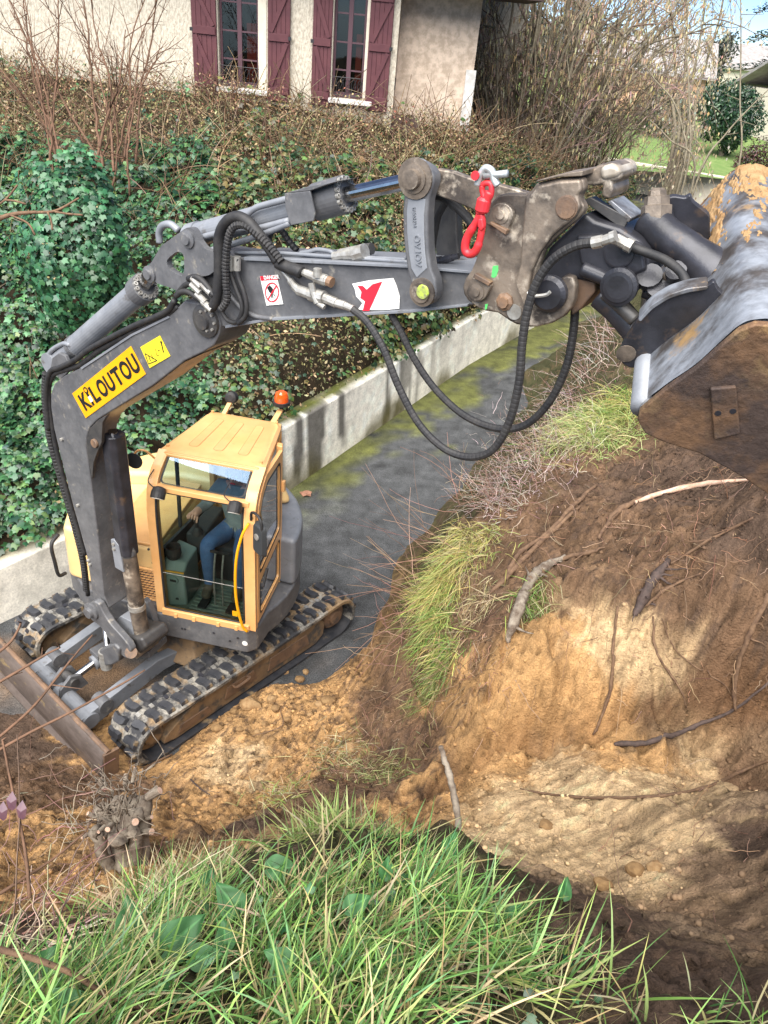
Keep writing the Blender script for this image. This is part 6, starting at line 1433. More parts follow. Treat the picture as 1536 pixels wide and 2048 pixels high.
o = scatter('dry_leaves', np.array(catP), Nc, rng.uniform(.08, .18, nc), OVAL_T, pick([(.50, .38, .2), (.42, .36, .24), (.34, .3, .2), (.46, .44, .34)], nc), 'dry_leaf', WT_, droop=(0, 0, -4)); o['kind'] = 'stuff'
catP = hz_cat
catP = np.array(catP); uu, vv = proj_px(catP); keep = (rng.random(len(catP)) < np.clip(1.2 - vv / 330, .05, 1)); catP = catP[keep]
T_cat = (np.array([(-.10, 0, 0), (.10, 0, 0), (.12, .5, .03), (.04, 1, 0), (-.04, 1, 0), (-.12, .5, -.03)]), np.array([(0, 1, 2), (0, 2, 5), (5, 2, 3), (5, 3, 4)]))
nc = len(catP); Nc = rng.normal(size=(nc, 3)); Nc[:, 2] = 0
o = scatter('catkins', catP, Nc, rng.uniform(.07, .15, nc), T_cat, pick([(.52, .42, .22), (.60, .52, .28), (.42, .31, .17), (.52, .37, .28)], nc), 'dry_leaf', HZ, droop=(0, 0, -6)); o['kind'] = 'stuff'

# ---- evergreen shrub, cedar, dark hedge and far trees
def leafy_tree(name, label, c, r, nleaf, size, cols, trunk_h, group=None, lumps=14, seed=1):
    TR = thing(name, label, 'tree' if 'tree' in name else 'shrub', c, group); c = np.asarray(c, float); rs = np.random.default_rng(seed)
    cc = c + ZV * trunk_h
    L = unit(rs.normal(size=(lumps, 3))) * rs.uniform(.25, .75, (lumps, 1)) * np.array(r)
    which = rs.integers(0, lumps, nleaf); d_ = unit(rs.normal(size=(nleaf, 3))); rad_ = rs.uniform(.75, 1.05, (nleaf, 1)) * rs.uniform(.30, .52, lumps)[which][:, None]
    Pl = cc + L[which] + d_ * rad_ * np.array(r)
    scatter('crown', Pl, unit(d_ + rs.normal(0, .5, d_.shape)), rs.uniform(.7, 1.3, nleaf) * size, OVAL_T, pick(cols, nleaf, .3), 'ivy_leaf', TR)
    MB().tube([c - ZV * .3, cc], [r[0] * .09, r[0] * .04], 8).build('trunk', 'bark_grey', TR)
    return TR
p = at_y(1445, 300, 44); leafy_tree('evergreen_shrub', 'clipped dense dark evergreen shrub standing on the lawn', (p[0], 44, 1.3), (1.75, 1.6, 1.9), 12000, .16, [(.016, .045, .022), (.028, .065, .030), (.010, .030, .016), (.04, .085, .035)], 1.9, lumps=16)
p = at_y(1330, 290, 47); leafy_tree('evergreen_shrub', 'lower dark laurel at the back of the lawn behind the hazel', (p[0], 48, 1.5), (2.6, 1.6, 1.3), 6000, .18, [(.018, .04, .02), (.03, .06, .028), (.06, .06, .03)], 1.1, seed=2)
p = at_y(1530, 330, 40); leafy_tree('red_shrub', 'small dark reddish shrub by the road bend', (p[0], 41, .6), (1.2, 1.0, 1.2), 2500, .12, [(.06, .025, .025), (.10, .04, .035), (.04, .03, .02)], .9, seed=3)
# cedar: tiers of drooping boughs
c = at_y(1548, 175, 62); c = np.array([c[0], 64, .5]); CD = thing('cedar_tree', 'dark cedar with level boughs behind the grey tiled roof', 'tree', c)
MB().tube([c, c + ZV * 13], [.35, .06], 8).build('trunk', 'bark_grey', CD); Pc, Nc_ = [], []
rs = np.random.default_rng(8)
for i in range(34):
    z = 3 + i * .29; a = rs.uniform(0, 6.28); L = (13.5 - z) * .40 + .6
    for t in np.linspace(.15, 1, 12):
        for _ in range(16): Pc.append(c + np.array([math.cos(a) * L * t, math.sin(a) * L * t, z - .25 * L * t * t]) + rs.normal(0, [.28, .28, .07])); Nc_.append((rs.normal(0, .3), rs.normal(0, .3), 1))
    MB().tube([c + ZV * z, c + np.array([math.cos(a) * L, math.sin(a) * L, z - .25 * L])], [.06, .015], 4).build('bough', 'bark_grey', CD)
scatter('needles', np.array(Pc), np.array(Nc_), np.full(len(Pc), .3), OVAL_T, pick([(.014, .038, .026), (.022, .055, .034), (.03, .06, .03)], len(Pc), .3), 'ivy_leaf', CD)['kind'] = 'stuff'
FARS = [(1120, 'tall bare-looking tree behind the hazel', 70, (3.5, 3, 4.5), [(.10, .085, .06), (.07, .07, .05)]), (1400, 'small grey-green conifer far behind the hazel', 75, (2.0, 2, 3.0), [(.04, .055, .04), (.06, .07, .05)]), (980, 'dull brown tree far behind the house corner', 80, (4.5, 3, 5), [(.09, .08, .05), (.06, .06, .04)])]
for k_, (px_, lab, y_, r_, cols) in enumerate(FARS):
    p = at_y(px_, 230, y_); leafy_tree('far_tree', lab, (p[0], y_, .5), r_, 5000, .3, cols, r_[2] * .9 + 1, 'far trees', seed=30 + k_)
# distant wood closing the horizon
nn = 26000; a = rng.uniform(-60, 190, nn); Pw = np.stack([a, rng.uniform(150, 175, nn), rng.uniform(-1, 1, nn) ** 2 * (5 + fbm(a * .09, a * 0, 3) * 4) + rng.uniform(0, 2.5, nn)], 1)
Pw = Pw[Pw[:, 2] > -1]; o = scatter('distant_wood', Pw, unit(rng.normal(size=Pw.shape) + np.array([0, -1, .5])), rng.uniform(.8, 1.7, len(Pw)), OVAL_T, pick([(.05, .065, .05), (.08, .085, .065), (.07, .06, .05)], len(Pw)), 'dry_leaf'); tag(o, 'far-off strip of wood along the horizon', 'wood', kind='stuff')
# ================================================================== NEAR BANK: grass, roots, stump, clods
def blades(name, P, length, width, lean, tint, mat='grass_blade', seg=4, droop=.9, parent=None, up=1.0, jit=.35):
    n = len(P); d0 = unit(lean + rng.normal(0, jit, (n, 3)) + np.array([0, 0, up])); side_ = unit(np.cross(d0, rng.normal(size=(n, 3))))
    fall = unit(d0 * np.array([1, 1, 0]) + rng.normal(0, .3, (n, 3)) * np.array([1, 1, 0])); dr = rng.uniform(.2, 1.0, n) * droop
    t = np.linspace(0, 1, seg + 1)
    C = P[:, None] + length[:, None, None] * (d0[:, None] * t[None, :, None] + (fall * dr[:, None])[:, None] * (t ** 2)[None, :, None] * .55 - (np.array([0, 0, 1.0]) * dr[:, None])[:, None] * (t ** 2.2)[None, :, None] * .55)
    wv = (width[:, None] * np.array([.7, 1.0, .85, .55, .06][:seg + 1])[None])[..., None] * side_[:, None] * .5
    V = np.stack([C - wv, C + wv], 2)                      # n, seg+1, 2, 3
    k = (seg + 1) * 2; b = np.array([(2 * i, 2 * i + 1, 2 * i + 3, 2 * i + 2) for i in range(seg)])
    F = (b[None] + (np.arange(n) * k)[:, None, None]).reshape(-1, 4)
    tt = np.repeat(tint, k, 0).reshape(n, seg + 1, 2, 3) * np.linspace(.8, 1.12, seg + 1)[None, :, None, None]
    return big_mesh(name, V.reshape(-1, 3), F, mat, parent, tint=tt.reshape(-1, 3), smooth=True)
def bank_points(n, poly_top, xr=(-2.0, 2.3), yr=(.15, 2.6)):
    x, y = rng.uniform(*xr, n), rng.uniform(*yr, n); z = bank_zv(x, y)
    P = np.stack([x, y, z], 1); u, v = proj_px(P); tx, ty = np.array(poly_top).T
    ok = (v > np.interp(u, tx, ty) - 80 * rng.random(n) ** 4) & (u > -500) & (u < 1900) & (v < 2250); return P[ok], u[ok], v[ok]
GL = [(0, 2010), (120, 1980), (230, 1900), (330, 1810), (430, 1780), (560, 1790), (680, 1740), (780, 1715), (880, 1790), (960, 1860), (1050, 1930), (1150, 1985), (1280, 2030), (1400, 2060), (1536, 2095)]
P, u, v = bank_points(120000, GL)
dens = np.clip(.30 + fbm(P[:, 0] * 3, P[:, 1] * 3, 4) * 1.6 + .5 * (u < 1050), .08, 1) * np.where(u > 1150, .45, 1); k_ = rng.random(len(P)) < dens; P, u, v = P[k_], u[k_], v[k_]
n = len(P); straw = rng.random(n) < .24 + .22 * (fbm(P[:, 0] * 5, P[:, 1] * 5, 3) > .1)
Pg, Ps = P[~straw], P[straw]
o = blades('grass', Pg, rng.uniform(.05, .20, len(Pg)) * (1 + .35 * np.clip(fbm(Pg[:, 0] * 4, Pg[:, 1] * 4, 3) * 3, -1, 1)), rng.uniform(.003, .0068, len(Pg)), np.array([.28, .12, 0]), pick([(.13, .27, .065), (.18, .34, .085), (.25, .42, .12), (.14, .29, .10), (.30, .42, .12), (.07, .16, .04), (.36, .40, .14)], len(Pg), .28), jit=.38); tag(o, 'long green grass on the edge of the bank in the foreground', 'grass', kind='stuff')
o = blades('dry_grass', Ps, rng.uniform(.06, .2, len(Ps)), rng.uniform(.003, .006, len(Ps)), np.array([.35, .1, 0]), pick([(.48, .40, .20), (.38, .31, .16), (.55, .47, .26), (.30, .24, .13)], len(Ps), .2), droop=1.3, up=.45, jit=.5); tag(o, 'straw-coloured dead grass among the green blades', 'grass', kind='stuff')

# tussocks and tangles along the crest
def tussock(px, py, n, spread, L, cols, label, lean=(0, 0, 0), droop=1.0, up=.8, lift=.0, w_=(.004, .008)):
    n = int(n * 1.8); L = L * .66; spread = spread * 1.2; c = on_bank(px, py); Pt = c + rng.normal(0, 1, (n, 3)) * np.array([spread, spread, .02]); 
    Pt[:, 2] = bank_zv(Pt[:, 0], Pt[:, 1]) + lift
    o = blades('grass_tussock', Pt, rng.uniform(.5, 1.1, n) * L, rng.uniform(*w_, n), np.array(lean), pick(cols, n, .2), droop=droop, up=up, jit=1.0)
    tag(o, label, 'grass', 'grass tussocks along the cut', 'stuff'); return c
GR = [(.13, .26, .05), (.26, .36, .09), (.42, .42, .13), (.50, .42, .16)]; YL = [(.50, .44, .15), (.38, .36, .12), (.60, .50, .20), (.22, .30, .07)]; DRY = [(.45, .36, .20), (.34, .26, .14), (.55, .47, .28)]
tussock(880, 1160, 800, .09, .26, GR[1:] + YL, 'yellow-green grass tussock on top of the end of the mound', (-.25, -.5, 0), 2.2, .45)
tussock(935, 1085, 800, .12, .26, YL + DRY + GR[2:], 'bleached yellow grass tussock on the mound crest beside the road', (-.3, -.4, 0), 2.0, .5)
tussock(875, 1235, 700, .07, .27, GR, 'upper green grass mat hanging down the end of the mound', (-.12, -.7, 0), 1.0, -.7)
tussock(890, 1300, 600, .07, .27, GR[:3] + DRY[:1], 'middle grass mat hanging down the end of the mound', (-.05, -.7, 0), .8, -.8)
tussock(865, 1370, 500, .07, .24, [(.13, .2, .05), (.25, .24, .09), (.35, .28, .13)], 'lowest hanging grass mat above the pale sand', (-.1, -.7, 0), .8, -.8)
tussock(960, 1200, 450, .08, .22, DRY + [(.22, .15, .09)], 'brown dead grass and fine roots hanging beside the green mats', (0, -.7, 0), .8, -.6)
tussock(1190, 860, 1300, .20, .42, [(.35, .42, .14), (.48, .46, .20), (.25, .36, .10), (.6, .55, .3)], 'soft pale green grass under the raised bucket', (-.3, -.5, 0), 1.5)
tussock(1230, 820, 700, .16, .36, GR, 'greener grass patch just left of the bucket cheek', (-.3, -.5, 0), 1.4)
tussock(1060, 1210, 380, .07, .26, DRY + GR[:2], 'grassy tuft hanging on the thick broken root', (.1, -.9, -.2), 1.4, .2)
tussock(640, 1670, 260, .07, .24, [(.2, .3, .08), (.3, .36, .12), (.4, .36, .18)], 'lone tuft rooted in the dark soil above the foreground grass', (0, 0, 0), .8, 1.0)
tussock(560, 1590, 260, .10, .2, DRY + GR[1:3], 'flattened dry tuft on the sandy heap', (.2, -.3, 0), 1.3, .4)
tussock(690, 1520, 420, .13, .24, DRY + [(.25, .3, .1)], 'tangled dry tuft at the foot of the mound', (.2, -.4, 0), 1.4, .3)
tussock(775, 1540, 320, .10, .2, [(.3, .3, .12), (.22, .25, .09), (.4, .33, .17)], 'small green and straw tuft below the mound end', (.2, -.5, 0), 1.3, .3)
tussock(330, 1780, 520, .12, .26, DRY + [(.18, .3, .08)], 'dry tuft at the foot of the cut stump', (.3, -.1, 0), 1.0, .7)
# brambly dead twigs along the crest and at the foot of the mound
def tangle(name, label, zones, mat='twig_bark', cols=((.30, .2, .15), (.22, .14, .1), (.42, .32, .27), (.5, .42, .38)), seed=4):
    rs = np.random.default_rng(seed); paths, rad, tn = [], [], []
    for (px, py, sx, sy, n, L, r, dirv) in zones:
        for i in range(n):
            c = on_bank(px + rs.normal(0, sx), py + rs.normal(0, sy)); d_ = unit(np.array(dirv) + rs.normal(0, .6, 3)); LL = L * rs.uniform(.4, 1.3); t = np.linspace(0, 1, 7)[:, None]
            b = rs.normal(0, .45, 3) - ZV * rs.uniform(0, .5)
            paths.append(c + d_ * LL * t + b * LL * t * t * .55 + rs.normal(0, .006, (7, 3))); rad.append(np.linspace(r * 1.2, r * .5, 7)); tn.append(pick(cols, 1)[0])
    o = many_tubes(name, paths, rad, mat, tn); tag(o, label, 'twigs', kind='stuff'); return o
tangle('dry_brambles', 'pinkish dry bramble tangle along the crest of the mound beside the road', [(1090, 880, 45, 50, 700, .26, .0028, (-.4, -.2, .5)), (1030, 950, 40, 40, 420, .26, .0028, (-.5, -.3, .4)), (980, 990, 35, 30, 240, .28, .0028, (-.6, -.2, .4)), (1150, 790, 35, 45, 200, .34, .0025, (-.5, 0, .5)), (1205, 690, 25, 40, 140, .5, .003, (-.5, 0, .6))], cols=((.46, .36, .32), (.34, .22, .18), (.55, .46, .42), (.25, .15, .11)))
tangle('thin_suckers', 'long thin suckers reaching over the road from the mound', [(870, 1080, 22, 30, 26, .9, .003, (-.75, .15, .45)), (930, 1000, 22, 22, 22, .9, .003, (-.6, .4, .6)), (830, 1180, 15, 35, 34, .7, .003, (-.95, .0, .25)), (800, 1290, 20, 30, 30, .5, .0028, (-.9, -.2, .3))], cols=((.36, .2, .15), (.45, .28, .2), (.28, .16, .12)), seed=9)
tangle('rootlets', 'hair-like rootlets hanging out of the dug soil', [(900, 1250, 25, 60, 160, .22, .002, (-.1, -.6, -.5)), (960, 1280, 35, 70, 260, .2, .0024, (0, -.6, -.5)), (800, 1420, 45, 40, 150, .2, .002, (-.3, -.5, .1)), (690, 1520, 50, 30, 160, .2, .002, (-.2, -.4, .2)), (1300, 1080, 130, 60, 260, .26, .0026, (.1, -.5, .1)), (1350, 960, 90, 20, 120, .22, .0024, (.2, -.4, .2)), (1330, 1350, 120, 50, 60, .2, .0022, (0, -.5, -.5)), (1400, 1680, 110, 110, 40, .2, .0022, (.2, .2, .1)), (1150, 1650, 150, 80, 26, .2, .0022, (.6, .2, 0))], cols=((.30, .18, .11), (.42, .28, .19), (.2, .12, .08)), seed=6)
tangle('bramble_canes', 'thin bare bramble canes at the left edge in front of the blade', [(60, 1640, 60, 60, 24, .5, .003, (.3, 0, .7)), (80, 1800, 70, 60, 60, .35, .0028, (.4, .1, .4)), (230, 1650, 60, 50, 90, .22, .0032, (.1, -.1, .8)), (40, 1880, 60, 20, 60, .25, .003, (.5, 0, .2))], cols=((.36, .24, .18), (.28, .16, .14), (.5, .42, .32)), seed=12)

# ---- roots: each one a thing
def root(label, pts, r, mat='root_brown', lift=.012, name='root', side=(), forks=0, seed=0, onb=True):
    rs = np.random.default_rng(seed); W = []
    if onb:
        pp = spline([(q[0], q[1], 0) for q in pts], 5); W = [on_bank(q[0], q[1], lift) for q in pp]; W = np.array(W)
        for _ in range(3): W[1:-1] = .5 * W[1:-1] + .25 * (W[:-2] + W[2:])
        W[:, 2] = np.maximum(W[:, 2], bank_zv(W[:, 0], W[:, 1]) + r[0] * .3); P = W
    else:
        W = [at_d(q[0], q[1], q[2]) for q in pts]; P = spline(W, 6)
    P = P + rs.normal(0, r[0] * .18, P.shape); k = len(P)
    R = np.interp(np.linspace(0, 1, k), np.linspace(0, 1, len(r)), r) * (1 + rs.normal(0, .10, k))
    T_ = thing(name, label, 'root' if name == 'root' else 'stick', W[0]); MB().tube(P, R, 8).build('wood', mat, T_, smooth=True)
    for j in range(forks):
        i = rs.integers(2, k - 2); d_ = unit(rs.normal(size=3) * np.array([1, .6, .7]) + np.array([0, -.3, -.2])); L = rs.uniform(.06, .22); t = np.linspace(0, 1, 5)[:, None]
        MB().tube(P[i] + d_ * L * t + rs.normal(0, .008, (5, 3)), np.linspace(R[i] * .4, .0025, 5), 5).build('rootlet', mat, T_, smooth=True)
    return T_
root('long pale split root lying across the dark soil under the bucket', [(1500, 964), (1440, 968), (1380, 976), (1320, 990), (1270, 1008)], (.010, .022, .026, .024, .02), 'root_pale', .02, seed=1)
root('grey-brown root running down left from the pale split root', [(1290, 1000), (1240, 1020), (1215, 1050), (1195, 1080)], (.026, .03, .022, .012), seed=2, forks=4)
root('twisted root curling down towards the grass mats', [(1190, 972), (1140, 1020), (1090, 1075), (1040, 1105), (1015, 1150), (995, 1170)], (.018, .022, .024, .022, .02, .012), seed=3, forks=5)
root('thick broken root stump hanging over the sandy face', [(1130, 1118), (1085, 1140), (1060, 1165), (1040, 1210), (1022, 1260), (1015, 1290)], (.022, .04, .05, .048, .04, .015), 'dead_wood', .03, seed=4, forks=6)
root('dark matted root hanging from the topsoil lip in the middle of the cut', [(1335, 1125), (1305, 1165), (1282, 1205), (1265, 1245)], (.02, .04, .045, .02), 'root_black', .03, seed=21, forks=9)
root('long brown root parallel to the twisted one along the mound top', [(1165, 1010), (1110, 1060), (1060, 1105), (1010, 1160), (975, 1195)], (.014, .02, .022, .024, .014), seed=22, forks=5)
root('forked root crossing the dark soil towards the bucket', [(1400, 1150), (1360, 1165), (1320, 1190), (1290, 1215)], (.008, .012, .014, .012), seed=23, forks=4)
root('thin wiry root looping down to the black root', [(1322, 1240), (1345, 1300), (1400, 1345), (1445, 1370), (1462, 1395)], (.004, .006, .006, .006, .004), 'root_brown', .02, seed=24, forks=2)
root('flat splintered root pointing right along the brown slope', [(1060, 1160), (1120, 1120), (1180, 1108), (1210, 1095)], (.03, .024, .016, .006), seed=5, forks=3)
root('thin straight root across the upper brown slope', [(1505, 1040), (1450, 1065), (1390, 1100), (1340, 1130)], (.010, .012, .012, .008), seed=6, forks=2)
root('slender root dangling over the middle of the sandy face', [(1305, 1235), (1308, 1300), (1340, 1350), (1362, 1385), (1372, 1418)], (.008, .010, .010, .008, .004), seed=7, forks=2)
root('bent root dropping to the foot of the sandy face', [(1235, 1215), (1225, 1290), (1222, 1370), (1205, 1430), (1185, 1472)], (.010, .012, .014, .012, .008), seed=8, forks=3)
root('bushy root hanging at the far right of the cut', [(1536, 1195), (1500, 1265), (1475, 1330), (1466, 1385), (1470, 1425)], (.02, .022, .018, .02, .01), 'root_brown', .02, seed=9, forks=7)
root('black rotten root with a hooked end on the pale sand', [(1228, 1492), (1240, 1490), (1290, 1490), (1350, 1472), (1405, 1447), (1460, 1428), (1536, 1370)], (.012, .02, .022, .02, .016, .012, .010), 'root_black', .02, seed=10)
root('long thin root lying across the pale sand floor', [(1040, 1580), (1090, 1590), (1170, 1598), (1260, 1598), (1340, 1592), (1420, 1575), (1480, 1545), (1545, 1520)], (.004, .008, .009, .010, .010, .012, .013, .012), 'root_brown', .014, seed=11, forks=2)
root('thin curved rootlet arching over the sand heap by the track', [(505, 1476), (545, 1465), (568, 1452), (560, 1425), (572, 1410)], (.004, .006, .006, .005, .003), 'root_brown', .03, seed=12)
root('weathered stick standing upright in the pit before the pale sand', [(880, 1492, 3.05), (892, 1530, 3.03), (904, 1572, 3.0), (914, 1630, 2.96), (922, 1700, 2.92)], (.010, .013, .015, .013, .012), 'dead_wood', name='stick', seed=13, onb=False)
root('thin dark stick lying on the sand in front of the track', [(345, 1512), (300, 1535), (285, 1548)], (.008, .010, .006), 'root_brown', .03, name='stick', seed=14)
root('short forked twig on the orange sand', [(382, 1562), (400, 1580), (420, 1592)], (.006, .007, .004), 'root_black', .02, name='stick', seed=15, forks=1)
for k_, (lab, pts) in enumerate((('thin bare sapling shoot standing up behind the quick hitch', ((1376, 330, 9), (1378, 200, 9), (1374, 120, 9), (1366, 50, 9))), ('curved bare shoot arching behind the bucket', ((1368, 330, 8.5), (1366, 260, 8.5), (1345, 200, 8.5), (1310, 160, 8.5), (1290, 130, 8.5))), ('very thin tall shoot against the sky at the right', ((1478, 330, 9), (1480, 200, 9), (1482, 80, 9), (1481, -20, 9))), ('slanting bare twigs rising behind the bucket top', ((1400, 345, 8), (1450, 270, 8), (1500, 215, 8), (1536, 180, 8))), ('short bare twig leaning left behind the bucket', ((1390, 340, 8), (1340, 280, 8), (1300, 240, 8))))):
    SP_ = thing('bare_sapling', lab, 'sapling', at_d(*pts[0]), 'bare shoots behind the bucket'); W_ = [at_d(*q) for q in pts]; W_ = [W_[0] - ZV * 1.2] + W_
    Pc = spline(W_, 6); MB().tube(Pc, np.linspace(.013, .006, len(Pc)), 6).build('stem', 'bark_grey', SP_, smooth=True); rs = np.random.default_rng(50 + k_)
    for i in range(6, len(Pc) - 1, 3): MB().tube(Pc[i] + np.outer(np.linspace(0, 1, 4), unit(rs.normal(size=3) + ZV * .6) * rs.uniform(.1, .3)), np.linspace(.005, .002, 4), 4).build('side_twig', 'bark_grey', SP_)
# large bramble cane right in front, lower left
BC_ = thing('bramble_cane', 'stout thorny brown cane crossing the lower left corner', 'cane', at_d(0, 1900, 1.35))
Pc = spline([at_d(x, y, d_) for x, y, d_ in ((-60, 1885, 1.35), (60, 1915, 1.38), (150, 1950, 1.40), (210, 1988, 1.42), (320, 2032, 1.45), (360, 2060, 1.46))], 8)
MB().tube(Pc, np.linspace(.0065, .004, len(Pc)), 8).build('stem', 'root_brown', BC_, smooth=True)
for i in range(3, len(Pc) - 2, 4): MB().tube([Pc[i], Pc[i] + np.array([.004, -.004, .014 * (1 if i % 8 else -1)])], [.003, .0005], 5).build('thorn', 'root_brown', BC_)
for k_, (lab, pts) in enumerate((('thin cane arching from the left edge over the blade', ((-20, 1490, 2.6), (60, 1420, 2.6), (110, 1360, 2.6), (150, 1310, 2.65), (185, 1270, 2.7))), ('reddish cane lying in front of the blade arms', ((-20, 1510, 2.5), (60, 1465, 2.5), (140, 1425, 2.5), (240, 1370, 2.55), (290, 1340, 2.6))), ('cane crossing the top of the blade at the left edge', ((-20, 1375, 2.5), (40, 1340, 2.5), (90, 1310, 2.5), (120, 1295, 2.5))), ('dead stalk leaning across the orange sand at the left', ((-20, 1800, 2.0), (50, 1755, 2.05), (110, 1715, 2.1), (170, 1665, 2.15))), ('upright purple bramble cane at the left edge', ((60, 1800, 2.0), (50, 1700, 2.05), (25, 1580, 2.1), (5, 1480, 2.1))), ('short pale cane tip before the blade', ((-10, 1310, 2.4), (20, 1285, 2.4), (35, 1262, 2.4), (42, 1245, 2.4))))):
    CN = thing('bramble_cane', lab, 'cane', at_d(*pts[0]), 'thin canes at the left edge')
    Pc = spline([at_d(*q) for q in pts], 6); MB().tube(Pc, np.linspace(.0055, .003, len(Pc)), 6).build('stem', 'bark_brown', CN, smooth=True)
    for i in range(4, len(Pc), 7): MB().tube([Pc[i], Pc[i] + rng.normal(0, .03, 3)], [.003, .0012], 4).build('side_twig', 'bark_brown', CN)
# purple bramble leaves
PLm = material('bramble_leaf', (0.075, 0.035, 0.055), rough=0.5, col2=(0.11, 0.05, 0.06), scale=30)
BL = thing('bramble_leaf', 'purple three-part bramble leaf at the left edge', 'leaf', at_d(25, 1615, 2.0))
for dx, dy in ((-18, 8), (0, -12), (20, 6)):
    c = at_d(25 + dx, 1615 + dy, 2.0); s_ = .028; V = [c + CAM_X * a * s_ - CAM_Y * b * s_ - _fw * h * s_ for a, b, h in ((0, 1, 0), (.5, .3, .2), (.35, -.6, .1), (0, -.9, 0), (-.35, -.6, .1), (-.5, .3, .2), (0, 0, .35))]
    MB().add(V, [(0, 6, 1), (1, 6, 2), (2, 6, 3), (3, 6, 4), (4, 6, 5), (5, 6, 0)]).build('leaflet', 'bramble_leaf', BL)

# ---- the cut shrub stump
sc_ = on_bank(255, 1735); ST = thing('cut_stump', 'hacked shrub stump bristling with cut stubs and dry twigs', 'stump', sc_)
top = at_d(240, 1600, np.linalg.norm(sc_ - CAM_O) / np.linalg.norm(ray(255, 1735)) * .985); rs = np.random.default_rng(3)
m = MB()
for i in range(9):
    a = i * .7; m.tube(spline([sc_ + np.array([math.cos(a), math.sin(a), 0]) * .07 - ZV * .1, (sc_ + top) / 2 + np.array([math.cos(a), math.sin(a), 0]) * rs.uniform(.05, .11) + rs.normal(0, .015, 3), top + np.array([math.cos(a), math.sin(a), 0]) * rs.uniform(.08, .17) - ZV * rs.uniform(.02, .16)], 5) + rs.normal(0, .006, (11, 3)), rs.uniform(.03, .05) * (1 + rs.normal(0, .15, 11)), 8)
m.build('base', 'dead_wood', ST, smooth=True)
for i in range(15):
    a = rs.uniform(0, 6.28); c = top + np.array([math.cos(a) * .14, math.sin(a) * .14, rs.uniform(-.18, .0)]); d_ = unit(np.array([math.cos(a), math.sin(a), rs.uniform(.2, 1.2)])); L = rs.uniform(.03, .09); r_ = rs.uniform(.010, .022)
    MB().cyl(c, c + d_ * L, r_, n=9).build('stub', 'dead_wood', ST); MB().lathe(c + d_ * L, d_, [(0, r_ * .96), (.001, r_ * .9)], 9).build('cut_face', 'root_pale', ST)
for i in range(95):
    c = top + rs.normal(0, .09, 3); d_ = unit(np.array([rs.normal(0, .6), rs.normal(-.2, .4), rs.uniform(.2, 1)])); L = rs.uniform(.08, .22); t = np.linspace(0, 1, 5)[:, None]
    MB().tube(c + d_ * L * t + rs.normal(0, .006, (5, 3)), np.linspace(.004, .002, 5), 5).build('twig', 'dead_wood', ST, smooth=True)

# ---- clods beside the track: the large ones one by one, crumbs as stuff
CL = [(502, 1412, .095), (470, 1425, .05), (435, 1458, .06), (545, 1400, .055), (552, 1418, .045), (600, 1360, .05), (612, 1345, .04), (575, 1440, .035), (530, 1450, .04), (640, 1410, .05), (655, 1405, .07), (690, 1475, .06), (700, 1500, .07), (610, 1380, .035), (560, 1385, .035), (585, 1395, .03), (540, 1350, .04), (570, 1345, .04), (560, 1335, .035), (450, 1480, .03), (480, 1460, .035), (515, 1465, .03), (545, 1480, .03), (500, 1490, .03), (620, 1430, .03), (1090, 1655, .05), (1270, 1742, .05), (1310, 1738, .045), (1205, 1770, .05), (535, 1560, .03), (520, 1520, .025), (460, 1440, .03), (395, 1485, .035), (410, 1500, .03)]
names_ = ['largest broken block of sandy earth beside the near track', 'sandy earth clod against the foot of the near track', 'squat earth clod half way along the near track']
for i, (px, py, r) in enumerate(CL):
    c = on_bank(px, py); V_, F_ = clod_geo(c + ZV * r * .2, r, 100 + i, (1.15, .95, .8), 2)
    o = mesh_obj('earth_clod', V_, F_, 'earth_clod' if i % 3 else 'sand_clod', origin=c)
    pit = px > 1000
    tag(o, names_[i] if i < 3 else 'tan clod lying on the pale sandy floor of the pit' if pit else 'clod of earth heaped at the foot of the grassy mound' if px > 630 else 'small crumbled clod of sandy earth strewn beside the near track', 'clod', 'clods on the pit floor' if pit else 'clods at the mound foot' if px > 630 else 'clods beside the track')
ico = clod_geo((0, 0, 0), 1.0, 1, sub=1)
n = 9000; px = rng.uniform(0, 1560, n); py = rng.uniform(940, 1860, n); Vs, Fs, Ts, off = [], [], [], 0
bx_, by_ = rng.uniform(-3.4, 3.2, 30000), rng.uniform(1.6, 7.4, 30000)
bz_ = bank_h(bx_, by_); ok = (bz_ > .02); bx_, by_ = bx_[ok], by_[ok]; uu, vv = proj_px(np.stack([bx_, by_, bz_[ok]], 1)); ok = (uu > -30) & (uu < 1570) & (vv > 900) & (vv < 1900); bx_, by_, uu, vv = bx_[ok], by_[ok], uu[ok], vv[ok]
wt = np.where((uu > 380) & (uu < 760) & (vv > 1300), 1.0, .42) * np.clip(.6 + fbm(bx_ * 2, by_ * 2, 3) * 1.4, .1, 1); ok = rng.random(len(bx_)) < wt; bx_, by_ = bx_[ok], by_[ok]
tm = np.array(ico[0]); fm = np.array(ico[1])
for a, b in zip(bx_, by_):
    r = .005 + .016 * rng.random() ** 3; i = min(max(int(np.searchsorted(_xs, a)), 0), n0 - 1); j = min(max(int(np.searchsorted(_ys, b)), 0), n1 - 1)
    q = rng.normal(size=(3, 3)); q, _ = np.linalg.qr(q); Vs.append((tm @ q) * r * np.array([1.1, 1, .8]) + np.array([a, b, bank_z(a, b) + r * .3])); Fs.append(fm + off); off += len(tm); Ts.append(np.tile(np.clip(soilc[i, j] * rng.uniform(.62, 1.02), .02, .6), (len(tm), 1)))
material('crumb', (.2, .1, .05), rough=.95, attr='tint', spec=.1)
o = big_mesh('soil_crumbs', np.vstack(Vs), np.vstack(Fs), 'crumb', tint=np.vstack(Ts)); tag(o, 'loose crumbs of soil scattered over the dug bank', 'soil', kind='stuff')

